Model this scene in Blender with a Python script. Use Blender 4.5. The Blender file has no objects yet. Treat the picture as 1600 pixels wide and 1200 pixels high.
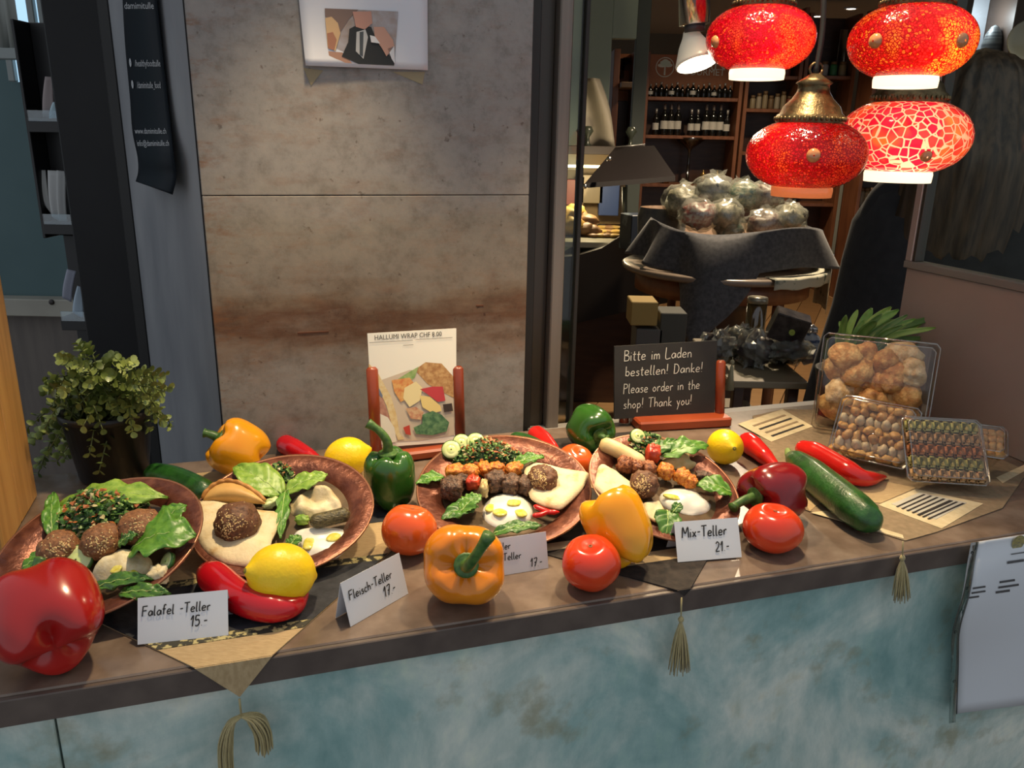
import bpy, math, random
import numpy as np
from mathutils import Vector, Matrix, noise
random.seed(7)
rng = np.random.default_rng(7)
scn = bpy.context.scene
col = scn.collection
# ---------------------------------------------------------------- camera
FPX = 1260.0
_d = np.array([717 - 800, 4687 - 600, FPX]); _d = _d / np.linalg.norm(_d)
PITCH = math.asin(_d[2]); ROLL = math.asin(-_d[0] / math.cos(PITCH))
CAM = np.array([0, 0, 1.46])
FW = np.array([0, math.cos(PITCH), -math.sin(PITCH)])
_R0 = np.array([1.0, 0, 0]); _U0 = np.array([0, math.sin(PITCH), math.cos(PITCH)])
RT = math.cos(ROLL) * _R0 + math.sin(ROLL) * _U0
UP = -math.sin(ROLL) * _R0 + math.cos(ROLL) * _U0
cam = bpy.data.cameras.new('camera'); camo = bpy.data.objects.new('camera', cam); col.objects.link(camo)
cam.sensor_width = 36; cam.lens = FPX * 36 / 1600; cam.clip_start = 0.02
camo.matrix_world = Matrix(((RT[0], UP[0], -FW[0], CAM[0]), (RT[1], UP[1], -FW[1], CAM[1]),
                            (RT[2], UP[2], -FW[2], CAM[2]), (0, 0, 0, 1)))
scn.camera = camo
# ---------------------------------------------------------------- world, exposure
w = bpy.data.worlds.new('world'); scn.world = w; w.use_nodes = True
w.node_tree.nodes['Background'].inputs[0].default_value = (0.65, 0.69, 0.74, 1)
w.node_tree.nodes['Background'].inputs[1].default_value = 0.72
vs = scn.view_settings
vs.view_transform = 'Standard'; vs.look = 'None'; vs.gamma = 1; vs.exposure = 0.0; vs.use_curve_mapping = False

# ---------------------------------------------------------------- picture to place
def ray(x, y):
    d = (x - 800) * RT - (y - 600) * UP + FPX * FW
    return d / np.linalg.norm(d)
def G(x, y, z=1.0):                     # where the line of sight meets the level z
    d = ray(x, y); return CAM + d * ((z - CAM[2]) / d[2])
def WY(x, y, Y):                        # where it meets the upright plane at depth Y
    d = ray(x, y); return CAM + d * (Y / d[1])
_a = math.radians(17.7)
UD = np.array([math.cos(_a), math.sin(_a), 0]); VD = np.array([-math.sin(_a), math.cos(_a), 0])
ZD = np.array([0, 0, 1.0])
ORG = np.array([0.0047, 0.7041, 1.0])
def K(u, v, z=1.0):                     # counter frame: along the edge, away from the edge, height
    p = ORG + u * UD + v * VD; p = p.copy(); p[2] = z; return p
def uv(x, y, z=1.0):
    d = G(x, y, z) - ORG; return float(d @ UD), float(d @ VD)
def onplane(x, y, P, n):
    d = ray(x, y); return CAM + d * (((P - CAM) @ n) / (d @ n))
def KV(x, y, v):
    return onplane(x, y, K(0, v), VD)

# ---------------------------------------------------------------- materials
def rgb(h):
    c = [int(h[i:i + 2], 16) / 255 for i in (0, 2, 4)]
    return tuple((x / 12.92 if x <= .04045 else ((x + .055) / 1.055) ** 2.4) for x in c)
_M = {}
def mat(name, c1, c2=None, scale=30, rough=.5, bump=0, bscale=None, metal=0, spec=.5, sss=0, coat=0,
        c3=None, stretch=(1, 1, 1), lo=.35, hi=.65, detail=4, emit=None, es=0, sheen=0, distort=0):
    if name in _M: return _M[name]
    m = bpy.data.materials.new(name); m.use_nodes = True; _M[name] = m
    nt = m.node_tree; b = nt.nodes['Principled BSDF']
    if isinstance(c1, str): c1 = rgb(c1)
    if isinstance(c2, str): c2 = rgb(c2)
    if isinstance(c3, str): c3 = rgb(c3)
    b.inputs['Base Color'].default_value = (*c1, 1)
    b.inputs['Roughness'].default_value = rough
    b.inputs['Metallic'].default_value = metal
    b.inputs['Specular IOR Level'].default_value = spec
    if coat: b.inputs['Coat Weight'].default_value = coat; b.inputs['Coat Roughness'].default_value = .12
    if sss:
        b.inputs['Subsurface Weight'].default_value = sss
        b.inputs['Subsurface Radius'].default_value = (.01, .006, .003)
    if sheen: b.inputs['Sheen Weight'].default_value = sheen
    if emit:
        if isinstance(emit, str): emit = rgb(emit)
        b.inputs['Emission Color'].default_value = (*emit, 1); b.inputs['Emission Strength'].default_value = es
    if c2 is not None or bump:
        tc = nt.nodes.new('ShaderNodeTexCoord'); mp = nt.nodes.new('ShaderNodeMapping')
        mp.inputs['Scale'].default_value = stretch
        nt.links.new(tc.outputs['Object'], mp.inputs[0])
    if c2 is not None:
        n = nt.nodes.new('ShaderNodeTexNoise'); n.inputs['Scale'].default_value = scale
        n.inputs['Detail'].default_value = detail; n.inputs['Distortion'].default_value = distort
        nt.links.new(mp.outputs[0], n.inputs['Vector'])
        r = nt.nodes.new('ShaderNodeValToRGB')
        r.color_ramp.elements[0].position = lo; r.color_ramp.elements[0].color = (*c1, 1)
        r.color_ramp.elements[1].position = hi; r.color_ramp.elements[1].color = (*c2, 1)
        if c3 is not None:
            e = r.color_ramp.elements.new((lo + hi) / 2); e.color = (*c3, 1)
        nt.links.new(n.outputs['Fac'], r.inputs[0]); nt.links.new(r.outputs[0], b.inputs['Base Color'])
    if bump:
        n2 = nt.nodes.new('ShaderNodeTexNoise'); n2.inputs['Scale'].default_value = bscale or scale * 3
        n2.inputs['Detail'].default_value = 5
        nt.links.new(mp.outputs[0], n2.inputs['Vector'])
        bp = nt.nodes.new('ShaderNodeBump'); bp.inputs['Strength'].default_value = bump
        bp.inputs['Distance'].default_value = .002
        nt.links.new(n2.outputs['Fac'], bp.inputs['Height']); nt.links.new(bp.outputs[0], b.inputs['Normal'])
    return m
def clear(name, tint=(.95, .97, .97), ior=1.45, rough=.04, film=0.0):
    if name in _M: return _M[name]
    m = bpy.data.materials.new(name); m.use_nodes = True; _M[name] = m; nt = m.node_tree
    nt.nodes.remove(nt.nodes['Principled BSDF']); out = nt.nodes['Material Output']
    t = nt.nodes.new('ShaderNodeBsdfTransparent'); t.inputs[0].default_value = (*tint, 1)
    g = nt.nodes.new('ShaderNodeBsdfGlossy'); g.inputs['Roughness'].default_value = rough
    lw = nt.nodes.new('ShaderNodeLayerWeight'); mx = nt.nodes.new('ShaderNodeMixShader')   # thin sheet: same from both sides
    f0 = ((ior - 1) / (ior + 1)) ** 2
    pw = nt.nodes.new('ShaderNodeMath'); pw.operation = 'POWER'; pw.inputs[1].default_value = 5; nt.links.new(lw.outputs['Facing'], pw.inputs[0])
    ad = nt.nodes.new('ShaderNodeMath'); ad.operation = 'MULTIPLY_ADD'; ad.use_clamp = True; ad.inputs[1].default_value = 1 - f0; ad.inputs[2].default_value = f0 + film
    nt.links.new(pw.outputs[0], ad.inputs[0]); nt.links.new(ad.outputs[0], mx.inputs[0])
    nt.links.new(t.outputs[0], mx.inputs[1]); nt.links.new(g.outputs[0], mx.inputs[2])
    nt.links.new(mx.outputs[0], out.inputs[0])
    return m
def film_mat(name, tint, milk, haze, gloss, rough):
    if name in _M: return _M[name]
    m = bpy.data.materials.new(name); m.use_nodes = True; _M[name] = m; nt = m.node_tree
    nt.nodes.remove(nt.nodes['Principled BSDF']); out = nt.nodes['Material Output']
    t = nt.nodes.new('ShaderNodeBsdfTransparent'); t.inputs[0].default_value = (*tint, 1)
    d = nt.nodes.new('ShaderNodeBsdfDiffuse'); d.inputs[0].default_value = (*milk, 1)
    g = nt.nodes.new('ShaderNodeBsdfGlossy'); g.inputs['Roughness'].default_value = rough
    a = nt.nodes.new('ShaderNodeMixShader'); a.inputs[0].default_value = haze; b = nt.nodes.new('ShaderNodeMixShader'); b.inputs[0].default_value = gloss
    nt.links.new(t.outputs[0], a.inputs[1]); nt.links.new(d.outputs[0], a.inputs[2]); nt.links.new(a.outputs[0], b.inputs[1]); nt.links.new(g.outputs[0], b.inputs[2])
    nt.links.new(b.outputs[0], out.inputs[0]); return m
def glow(name, c, s):
    if name in _M: return _M[name]
    m = bpy.data.materials.new(name); m.use_nodes = True; _M[name] = m; b = m.node_tree.nodes['Principled BSDF']
    b.inputs['Base Color'].default_value = (*c, 1)
    b.inputs['Emission Color'].default_value = (*c, 1); b.inputs['Emission Strength'].default_value = s
    return m

# ---------------------------------------------------------------- objects
ROOT = {}
def top_of(o):
    while o.parent: o = o.parent
    return o
def props(o, label=None, cat=None, group=None, kind=None):
    if label: o['label'] = label
    if cat: o['category'] = cat
    if group: o['group'] = group
    if kind: o['kind'] = kind
    return o
def thing(name, label, cat, loc, group=None, kind=None):
    o = bpy.data.objects.new(name, None); col.objects.link(o); o.location = Vector(loc); o.empty_display_size = .02
    return props(o, label, cat, group, kind)
def mesh(name, V, F, mats, idx=None, smooth=True):
    me = bpy.data.meshes.new(name)
    me.from_pydata([tuple(map(float, v)) for v in V], [], [tuple(map(int, f)) for f in F])
    for m in (mats if isinstance(mats, (list, tuple)) else [mats]): me.materials.append(m)
    if idx is not None: me.polygons.foreach_set('material_index', idx)
    me.polygons.foreach_set('use_smooth', [smooth] * len(me.polygons))
    me.update(); return me
def part(name, VF, m, root, label=None, smooth=True, idx=None, kind=None):
    V, F = VF; V = np.asarray(V, float)
    V = V - np.array(top_of(root).location)
    o = bpy.data.objects.new(name, mesh(name, V, F, m, idx, smooth)); col.objects.link(o); o.parent = root
    if label: o['label'] = label
    if kind: o['kind'] = kind
    return o
def solo(name, VF, m, label, cat, group=None, loc=None, smooth=True, idx=None, kind=None):
    V, F = VF; V = np.asarray(V, float)
    if loc is None: loc = np.array([(V[:, 0].min() + V[:, 0].max()) / 2, (V[:, 1].min() + V[:, 1].max()) / 2, V[:, 2].min()])
    o = bpy.data.objects.new(name, mesh(name, V - np.asarray(loc), F, m, idx, smooth)); col.objects.link(o)
    o.location = Vector(loc)
    return props(o, label, cat, group, kind)
def struct(name, VF, m, smooth=False, idx=None):
    return solo(name, VF, m, None, None, kind='structure', smooth=smooth, idx=idx)
def copy_obj(o, parent=None):
    c = o.copy(); col.objects.link(c); c.parent = parent; return c

# ---------------------------------------------------------------- shapes: each returns (V, F)
def join(*parts):
    V, F, n = [], [], 0
    for v, f in parts:
        v = np.asarray(v, float); V.append(v); F += [tuple(i + n for i in q) for q in f]; n += len(v)
    return np.vstack(V), F
def xf(VF, M3=None, loc=(0, 0, 0)):
    V = np.asarray(VF[0], float)
    if M3 is not None: V = V @ np.asarray(M3).T
    return V + np.asarray(loc, float), VF[1]
def frame(z, x=None):                      # 3x3 matrix whose columns are x, y, z axes
    z = np.asarray(z, float); z = z / np.linalg.norm(z)
    x = np.array([1.0, 0, 0]) if x is None else np.asarray(x, float)
    x = x - z * (x @ z)
    if np.linalg.norm(x) < 1e-4: x = np.array([0, 1.0, 0]) - z * z[1]
    x = x / np.linalg.norm(x); y = np.cross(z, x)
    return np.array([x, y, z]).T
def rotz(a): return np.array([[math.cos(a), -math.sin(a), 0], [math.sin(a), math.cos(a), 0], [0, 0, 1]])
KM = np.array([UD, VD, ZD]).T
def cbox(c, s, ch=.002, M3=None):          # box with chamfered edges
    h = np.asarray(s, float) / 2; ch = min(ch, h.min() * .45)
    V = []; idx = {}
    for sx in (-1, 1):
        for sy in (-1, 1):
            for sz in (-1, 1):
                sg = np.array([sx, sy, sz])
                for a in range(3):
                    p = sg * h - sg * ch; p[a] = sg[a] * h[a]
                    idx[(sx, sy, sz, a)] = len(V); V.append(p)
    F = []
    for a in range(3):
        b, c2 = (a + 1) % 3, (a + 2) % 3
        for s1 in (-1, 1):
            q = []
            for (t1, t2) in ((-1, -1), (1, -1), (1, 1), (-1, 1)):
                k = [0, 0, 0]; k[a] = s1; k[b] = t1; k[c2] = t2; q.append(idx[(*k, a)])
            F.append(q if s1 > 0 else q[::-1])
        for s1 in (-1, 1):
            for s2 in (-1, 1):
                k0 = [0, 0, 0]; k0[b] = s1; k0[c2] = s2
                k1 = list(k0); k0[a] = -1; k1[a] = 1
                q = [idx[(*k0, b)], idx[(*k1, b)], idx[(*k1, c2)], idx[(*k0, c2)]]
                F.append(q if s1 * s2 > 0 else q[::-1])
    for sx in (-1, 1):
        for sy in (-1, 1):
            for sz in (-1, 1):
                q = [idx[(sx, sy, sz, a)] for a in range(3)]
                F.append(q if sx * sy * sz > 0 else q[::-1])
    V = np.array(V)
    if M3 is not None: V = V @ np.asarray(M3).T
    return V + np.asarray(c, float), F
def kbox(u0, u1, v0, v1, z0, z1, ch=.002):
    return cbox(K((u0 + u1) / 2, (v0 + v1) / 2, (z0 + z1) / 2), (u1 - u0, v1 - v0, z1 - z0), ch, KM)
def wbox(x0, x1, y0, y1, z0, z1, ch=.003):
    return cbox(((x0 + x1) / 2, (y0 + y1) / 2, (z0 + z1) / 2), (x1 - x0, y1 - y0, z1 - z0), ch)
def tube(path, rad, n=12, cap=True, sq=1.0, up=None):
    P = np.asarray(path, float); m = len(P)
    rad = np.full(m, rad) if np.isscalar(rad) else np.asarray(rad, float)
    T = np.gradient(P, axis=0); T /= np.linalg.norm(T, axis=1)[:, None] + 1e-12
    x = np.array([0, 0, 1.0]) if up is None else np.asarray(up, float)
    if abs(T[0] @ x) > .95: x = np.array([1.0, 0, 0])
    V, F = [], []
    for i in range(m):
        x = x - T[i] * (x @ T[i]); x /= np.linalg.norm(x); y = np.cross(T[i], x)
        for k in range(n):
            a = 2 * math.pi * k / n
            V.append(P[i] + rad[i] * (math.cos(a) * x * sq + math.sin(a) * y))
    for i in range(m - 1):
        for k in range(n):
            k2 = (k + 1) % n
            F.append((i * n + k, i * n + k2, (i + 1) * n + k2, (i + 1) * n + k))
    if cap:
        F.append(tuple(range(n))[::-1]); F.append(tuple((m - 1) * n + k for k in range(n)))
    return np.array(V), F
def smoothpath(P, n=24):                   # Catmull-Rom through the points
    P = np.asarray(P, float); P = np.vstack([2 * P[0] - P[1], P, 2 * P[-1] - P[-2]]); out = []
    m = len(P) - 3
    for i in range(n):
        t = i / (n - 1) * m; k = min(int(t), m - 1); t -= k
        a, b, c, d = P[k:k + 4]
        out.append(.5 * (2 * b + (c - a) * t + (2 * a - 5 * b + 4 * c - d) * t * t + (3 * b - a - 3 * c + d) * t ** 3))
    return np.array(out)
def lathe(prof, n=24, cap=True):
    V, F = [], []
    for r, z in prof:
        for k in range(n):
            a = 2 * math.pi * k / n; V.append((r * math.cos(a), r * math.sin(a), z))
    for i in range(len(prof) - 1):
        for k in range(n):
            k2 = (k + 1) % n; F.append((i * n + k, i * n + k2, (i + 1) * n + k2, (i + 1) * n + k))
    if cap:
        F.append(tuple(range(n))[::-1]); F.append(tuple((len(prof) - 1) * n + k for k in range(n)))
    return np.array(V), F
def ball(fn, nu=28, nv=16):                # closed surface, fn(theta, phi) with phi 0 at +z
    V, F = [fn(0, 0)], []
    for j in range(1, nv):
        for i in range(nu): V.append(fn(2 * math.pi * i / nu, math.pi * j / nv))
    V.append(fn(0, math.pi)); L = len(V) - 1
    for i in range(nu):
        i2 = (i + 1) % nu
        F.append((0, 1 + i, 1 + i2)); F.append((L, L - nu + i2, L - nu + i))
        for j in range(nv - 2):
            a = 1 + j * nu
            F.append((a + i, a + nu + i, a + nu + i2, a + i2))
    return np.array(V, float), F
def blob(rx, ry, rz, amp=.12, freq=2.2, seed=0, nu=18, nv=11, flat=None):
    off = Vector((seed * 3.17, seed * 1.7, seed * .9))
    def fn(t, p):
        d = Vector((math.sin(p) * math.cos(t), math.sin(p) * math.sin(t), math.cos(p)))
        k = 1 + amp * noise.noise(d * freq + off) * 1.6
        z = d.z * rz * k
        if flat is not None and z < -flat: z = -flat + (z + flat) * .15
        return (d.x * rx * k, d.y * ry * k, z)
    return ball(fn, nu, nv)
def grid(fn, nu, nv, thick=0, close_u=False):
    P = np.array([[fn(i / (nu - 1), j / (nv - 1)) for j in range(nv)] for i in range(nu)], float)
    V = P.reshape(-1, 3); F = []
    for i in range(nu - 1):
        for j in range(nv - 1):
            a = i * nv + j; F.append((a, a + nv, a + nv + 1, a + 1))
    if thick:
        N = np.cross(np.gradient(P, axis=0), np.gradient(P, axis=1)); N /= np.linalg.norm(N, axis=2)[..., None] + 1e-12
        B = (P - N * thick).reshape(-1, 3); n = len(V); V = np.vstack([V, B])
        F += [tuple(q + n for q in f[::-1]) for f in F[:]]
        e = [i * nv for i in range(nu)] + [(nu - 1) * nv + j for j in range(1, nv)] + \
            [i * nv + nv - 1 for i in range(nu - 2, -1, -1)] + [j for j in range(nv - 2, 0, -1)]
        for a, b in zip(e, e[1:] + e[:1]): F.append((b, a, a + n, b + n))
    return V, F
def prism(poly, e1, e2, e3, o, h):         # polygon in the e1,e2 plane at o, extruded by h along e3
    o = np.asarray(o, float); n = len(poly)
    A = [o + a * e1 + b * e2 for a, b in poly]; B = [p + h * e3 for p in A]
    F = [tuple(range(n))[::-1], tuple(range(n, 2 * n))]
    for i in range(n): F.append((i, (i + 1) % n, n + (i + 1) % n, n + i))
    return np.array(A + B), F
def flat(poly, e1, e2, o):
    o = np.asarray(o, float)
    return np.array([o + a * e1 + b * e2 for a, b in poly]), [tuple(range(len(poly)))]
def oval(cx, cy, rx, ry, n=14, rot=0):
    return [(cx + rx * math.cos(t) * math.cos(rot) - ry * math.sin(t) * math.sin(rot),
             cy + rx * math.cos(t) * math.sin(rot) + ry * math.sin(t) * math.cos(rot)) for t in np.linspace(0, 2 * math.pi, n, endpoint=False)]

# ---------------------------------------------------------------- lettering
GL = {
 'F': (.5, [[(.02, 0), (.05, 1)], [(0, 1), (.5, 1.02)], [(.03, .55), (.42, .57)]]),
 'a': (.45, [[(.38, .42), (.2, .5), (.03, .25), (.14, .02), (.32, .12), (.4, .48), (.42, .02)]]),
 'l': (.2, [[(.08, 1), (.06, .1), (.18, .0)]]),
 'f': (.36, [[(.36, .92), (.24, 1), (.15, .8), (.13, 0)], [(0, .55), (.32, .56)]]),
 'e': (.42, [[(.03, .25), (.36, .3), (.32, .47), (.15, .5), (.02, .25), (.12, .02), (.38, .06)]]),
 'T': (.55, [[(0, 1), (.55, 1.03)], [(.27, 1), (.25, 0)]]),
 'r': (.34, [[(.05, .5), (.06, 0)], [(.06, .32), (.2, .5), (.34, .46)]]),
 '-': (.36, [[(.04, .42), (.32, .44)]]),
 '.': (.14, [[(.04, .0), (.07, .03)]]),
 '1': (.3, [[(.02, .62), (.22, 1), (.17, 0)]]),
 '5': (.45, [[(.42, .98), (.1, .98), (.06, .58), (.3, .6), (.4, .3), (.24, .02), (.02, .06)]]),
 '7': (.42, [[(.02, .96), (.42, .98), (.16, 0)], [(.1, .5), (.36, .52)]]),
 '2': (.44, [[(.03, .8), (.2, 1), (.38, .8), (.3, .5), (.02, .03), (.42, .03)]]),
 'i': (.16, [[(.06, .5), (.07, 0)], [(.08, .72), (.09, .76)]]),
 's': (.36, [[(.32, .45), (.14, .5), (.08, .36), (.3, .2), (.22, .02), (.02, .05)]]),
 'c': (.36, [[(.34, .44), (.16, .5), (.03, .25), (.14, .02), (.34, .08)]]),
 'h': (.42, [[(.05, 1), (.05, 0)], [(.05, .3), (.22, .5), (.36, .36), (.38, 0)]]),
 'M': (.7, [[(.0, 0), (.08, 1), (.32, .4), (.6, 1), (.66, 0)]]),
 'x': (.38, [[(.02, .5), (.36, 0)], [(.36, .5), (.0, 0)]]),
 'B': (.5, [[(.04, 0), (.04, 1)], [(.0, 1), (.36, .96), (.38, .66), (.06, .55), (.46, .44), (.42, .06), (.0, .0)]]),
 't': (.32, [[(.14, .85), (.13, .08), (.28, .0)], [(.0, .56), (.3, .58)]]),
 'm': (.6, [[(.04, .5), (.04, 0)], [(.04, .34), (.18, .5), (.28, .36), (.29, 0)], [(.29, .34), (.44, .5), (.54, .36), (.55, 0)]]),
 'L': (.5, [[(.05, 1.1), (.04, .02), (.5, .05)]]),
 'd': (.44, [[(.36, .4), (.18, .5), (.03, .24), (.14, .02), (.34, .14)], [(.38, 1), (.38, 0)]]),
 'n': (.42, [[(.05, .5), (.05, 0)], [(.05, .32), (.22, .5), (.35, .36), (.37, 0)]]),
 'b': (.42, [[(.05, 1), (.05, 0)], [(.05, .12), (.24, .0), (.38, .25), (.24, .48), (.05, .36)]]),
 'D': (.56, [[(.06, 1), (.04, 0)], [(.0, 1), (.34, .92), (.5, .5), (.34, .06), (.0, .0)]]),
 'k': (.4, [[(.05, 1), (.05, 0)], [(.34, .5), (.07, .24), (.38, 0)]]),
 'P': (.46, [[(.05, 1), (.03, -.05)], [(.02, 1), (.38, .94), (.4, .62), (.06, .5)]]),
 'o': (.42, [[(.2, .5), (.03, .25), (.18, 0), (.38, .25), (.2, .5)]]),
 'p': (.42, [[(.05, .5), (.05, -.45)], [(.05, .36), (.24, .5), (.38, .26), (.22, .02), (.05, .1)]]),
 'y': (.4, [[(.03, .5), (.18, .08)], [(.36, .5), (.1, -.45)]]),
 'u': (.42, [[(.04, .5), (.06, .1), (.22, 0), (.36, .16)], [(.37, .5), (.38, 0)]]),
 'S': (.44, [[(.4, .9), (.2, 1), (.06, .78), (.36, .4), (.26, .03), (.0, .08)]]),
 '!': (.2, [[(.1, 1.05), (.08, .3)], [(.07, .03), (.08, .06)]]),
 ' ': (.36, []),
}
def scrawl(txt, o, ex, ey, h, wd=.07, slant=.08, lift=.0004, space=.1, jit=.02):
    ez = np.cross(ex, ey); ez = ez / np.linalg.norm(ez); V, F = [], []; x = 0.0
    r = random.Random(txt)
    def P(a, b): return np.asarray(o) + ex * (a + slant * b) * h + ey * b * h + ez * lift
    for ch in txt:
        wdt, st = GL[ch]; dy = r.uniform(-jit, jit)
        for s in st:
            pts = [(x + a, b + dy) for a, b in s]
            if len(pts) > 2: q = smoothpath([(a, b, 0) for a, b in pts], 4 * len(pts)); pts = [(a, b) for a, b, _ in q]
            n0 = len(V)
            for i, (a, b) in enumerate(pts):
                p, q = pts[max(i - 1, 0)], pts[min(i + 1, len(pts) - 1)]
                t = np.array([q[0] - p[0], q[1] - p[1]]); t /= np.linalg.norm(t) + 1e-9
                V += [P(a - t[1] * wd / 2, b + t[0] * wd / 2), P(a + t[1] * wd / 2, b - t[0] * wd / 2)]
            for i in range(len(pts) - 1):
                k = n0 + 2 * i; F.append((k, k + 1, k + 3, k + 2))
        x += wdt + space
    return (np.array(V), F), x * h
def scrawl_w(txt, h, space=.1): return sum(GL[c][0] + space for c in txt) * h
def typed(txt, o, ex, ey, h, lift=.0005, align='LEFT', bold=0):
    cu = bpy.data.curves.new('t', 'FONT'); cu.body = txt; cu.size = 1; cu.align_x = align; cu.offset = bold; cu.resolution_u = 2
    ob = bpy.data.objects.new('t', cu); col.objects.link(ob)
    dg = bpy.context.evaluated_depsgraph_get(); me = bpy.data.meshes.new_from_object(ob.evaluated_get(dg))
    V = np.array([v.co[:] for v in me.vertices]); F = [tuple(p.vertices) for p in me.polygons]
    bpy.data.objects.remove(ob); bpy.data.curves.remove(cu); bpy.data.meshes.remove(me)
    ez = np.cross(ex, ey); ez = ez / np.linalg.norm(ez)
    return np.array([np.asarray(o) + ex * a * h + ey * b * h + ez * lift for a, b, _ in V]), F
# ---------------------------------------------------------------- light from outside the frame: two more track spots above the counter
def spot_light(name, loc, aim, power, angle, colr, size=.02, blend=.6):
    l = bpy.data.lights.new(name, 'SPOT'); l.energy = power; l.spot_size = math.radians(angle); l.spot_blend = blend
    l.color = colr; l.shadow_soft_size = size
    o = bpy.data.objects.new(name, l); col.objects.link(o); o.location = Vector(loc)
    d = Vector(aim) - Vector(loc); o.rotation_euler = d.to_track_quat('-Z', 'Y').to_euler(); return o
def point_light(name, loc, power, colr, size=.02):
    l = bpy.data.lights.new(name, 'POINT'); l.energy = power; l.color = colr; l.shadow_soft_size = size
    o = bpy.data.objects.new(name, l); col.objects.link(o); o.location = Vector(loc); return o
WARM = (1.0, .77, .47)
SPOTS = [  # lamp place, aim, power
    (K(-.10, .36, 2.02), K(-.16, .25, 1.0), 40, 64),
    (K(.36, .22, 2.06), K(.30, .22, 1.0), 36, 66),
]
for i, (p, a, e, ang) in enumerate(SPOTS):
    spot_light('track_spot_light', p + (a - p) * .05, a, e, ang, WARM, .03, .7)

# ---------------------------------------------------------------- setting: counter, panels, frames
def node_mat(name):
    m = bpy.data.materials.new(name); m.use_nodes = True; nt = m.node_tree
    return m, nt, nt.nodes['Principled BSDF'], nt.nodes, nt.links
def ramp(nodes, stops, interp='LINEAR'):
    r = nodes.new('ShaderNodeValToRGB'); cr = r.color_ramp; cr.interpolation = interp
    cr.elements[0].position, cr.elements[0].color = stops[0][0], (*stops[0][1], 1)
    cr.elements[1].position, cr.elements[1].color = stops[-1][0], (*stops[-1][1], 1)
    for p, c in stops[1:-1]:
        e = cr.elements.new(p); e.color = (*c, 1)
    return r
def math_node(nt, op, a, b):
    n = nt.nodes.new('ShaderNodeMath'); n.operation = op
    for k, v in enumerate((a, b)):
        if v is None: continue
        if isinstance(v, (int, float)): n.inputs[k].default_value = v
        else: nt.links.new(v, n.inputs[k])
    return n.outputs[0]
def mixc(nt, fac, a, b, mode='MIX'):
    n = nt.nodes.new('ShaderNodeMix'); n.data_type = 'RGBA'; n.blend_type = mode
    for k, v in ((0, fac), (6, a), (7, b)):
        if isinstance(v, (int, float)): n.inputs[k].default_value = v
        elif isinstance(v, tuple): n.inputs[k].default_value = (*v, 1)
        else: nt.links.new(v, n.inputs[k])
    return n.outputs[2]
def noise_node(nt, vec, scale, detail=4, rough=.5, distort=0):
    n = nt.nodes.new('ShaderNodeTexNoise'); n.inputs['Scale'].default_value = scale; n.inputs['Detail'].default_value = detail
    n.inputs['Roughness'].default_value = rough; n.inputs['Distortion'].default_value = distort
    nt.links.new(vec, n.inputs['Vector']); return n.outputs['Fac']
def rusty():
    m, nt, b, N, L = node_mat('rust stained concrete panel')
    tc = N.new('ShaderNodeTexCoord'); vec = tc.outputs['Object']
    sp = N.new('ShaderNodeSeparateXYZ'); L.new(vec, sp.inputs[0])
    mp = N.new('ShaderNodeMapping'); mp.inputs['Scale'].default_value = (1, 1, 3.0); L.new(vec, mp.inputs[0])
    n1 = noise_node(nt, mp.outputs[0], 9, 6, .6)
    z = math_node(nt, 'ADD', sp.outputs[2], math_node(nt, 'MULTIPLY', math_node(nt, 'SUBTRACT', n1, .5), .13))
    t = math_node(nt, 'DIVIDE', math_node(nt, 'SUBTRACT', z, .95), .8)   # height .95 .. 1.75
    g = (.262, .252, .247); tan = (.232, .205, .168)
    r = ramp(N, [(0, (.25, .24, .23)), (.20, (.25, .235, .215)), (.26, (.195, .145, .11)), (.30, (.115, .060, .036)), (.335, (.17, .122, .083)),
                 (.38, (.215, .182, .145)), (.48, tan), (.56, (.255, .235, .215)), (1, g)])
    L.new(t, r.inputs[0])
    n2 = noise_node(nt, vec, 34, 8, .7)
    r2 = ramp(N, [(.3, (.70, .68, .66)), (.5, (1, 1, 1)), (.72, (1.18, 1.16, 1.13))]); L.new(n2, r2.inputs[0])
    c = mixc(nt, 1.0, r.outputs[0], r2.outputs[0], 'MULTIPLY')
    n3 = noise_node(nt, mp.outputs[0], 16, 6, .75)                     # rust blotches
    r3 = ramp(N, [(.50, (0, 0, 0)), (.72, (1, 1, 1))]); L.new(n3, r3.inputs[0])
    rl = ramp(N, [(0.0, (1, 1, 1)), (.12, (.34, .34, .34)), (1, (.26, .26, .26))])   # more rust along the left edge
    ux = math_node(nt, 'ADD', math_node(nt, 'MULTIPLY', sp.outputs[0], float(UD[0])), math_node(nt, 'MULTIPLY', sp.outputs[1], float(UD[1])))
    L.new(math_node(nt, 'MULTIPLY', math_node(nt, 'ADD', ux, .235), 2.0), rl.inputs[0])
    k = math_node(nt, 'MULTIPLY', r3.outputs[0], rl.outputs[0])
    c = mixc(nt, k, c, (.20, .085, .035))
    n4 = noise_node(nt, vec, 75, 3, .6)
    r4 = ramp(N, [(.66, (1, 1, 1)), (.74, (.45, .38, .34))]); L.new(n4, r4.inputs[0])
    c = mixc(nt, .8, c, mixc(nt, 1.0, c, r4.outputs[0], 'MULTIPLY'))
    L.new(c, b.inputs['Base Color']); b.inputs['Roughness'].default_value = .72; b.inputs['Specular IOR Level'].default_value = .25
    bp = N.new('ShaderNodeBump'); bp.inputs['Strength'].default_value = .25; bp.inputs['Distance'].default_value = .002
    L.new(n2, bp.inputs['Height']); L.new(bp.outputs[0], b.inputs['Normal'])
    return m
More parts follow.
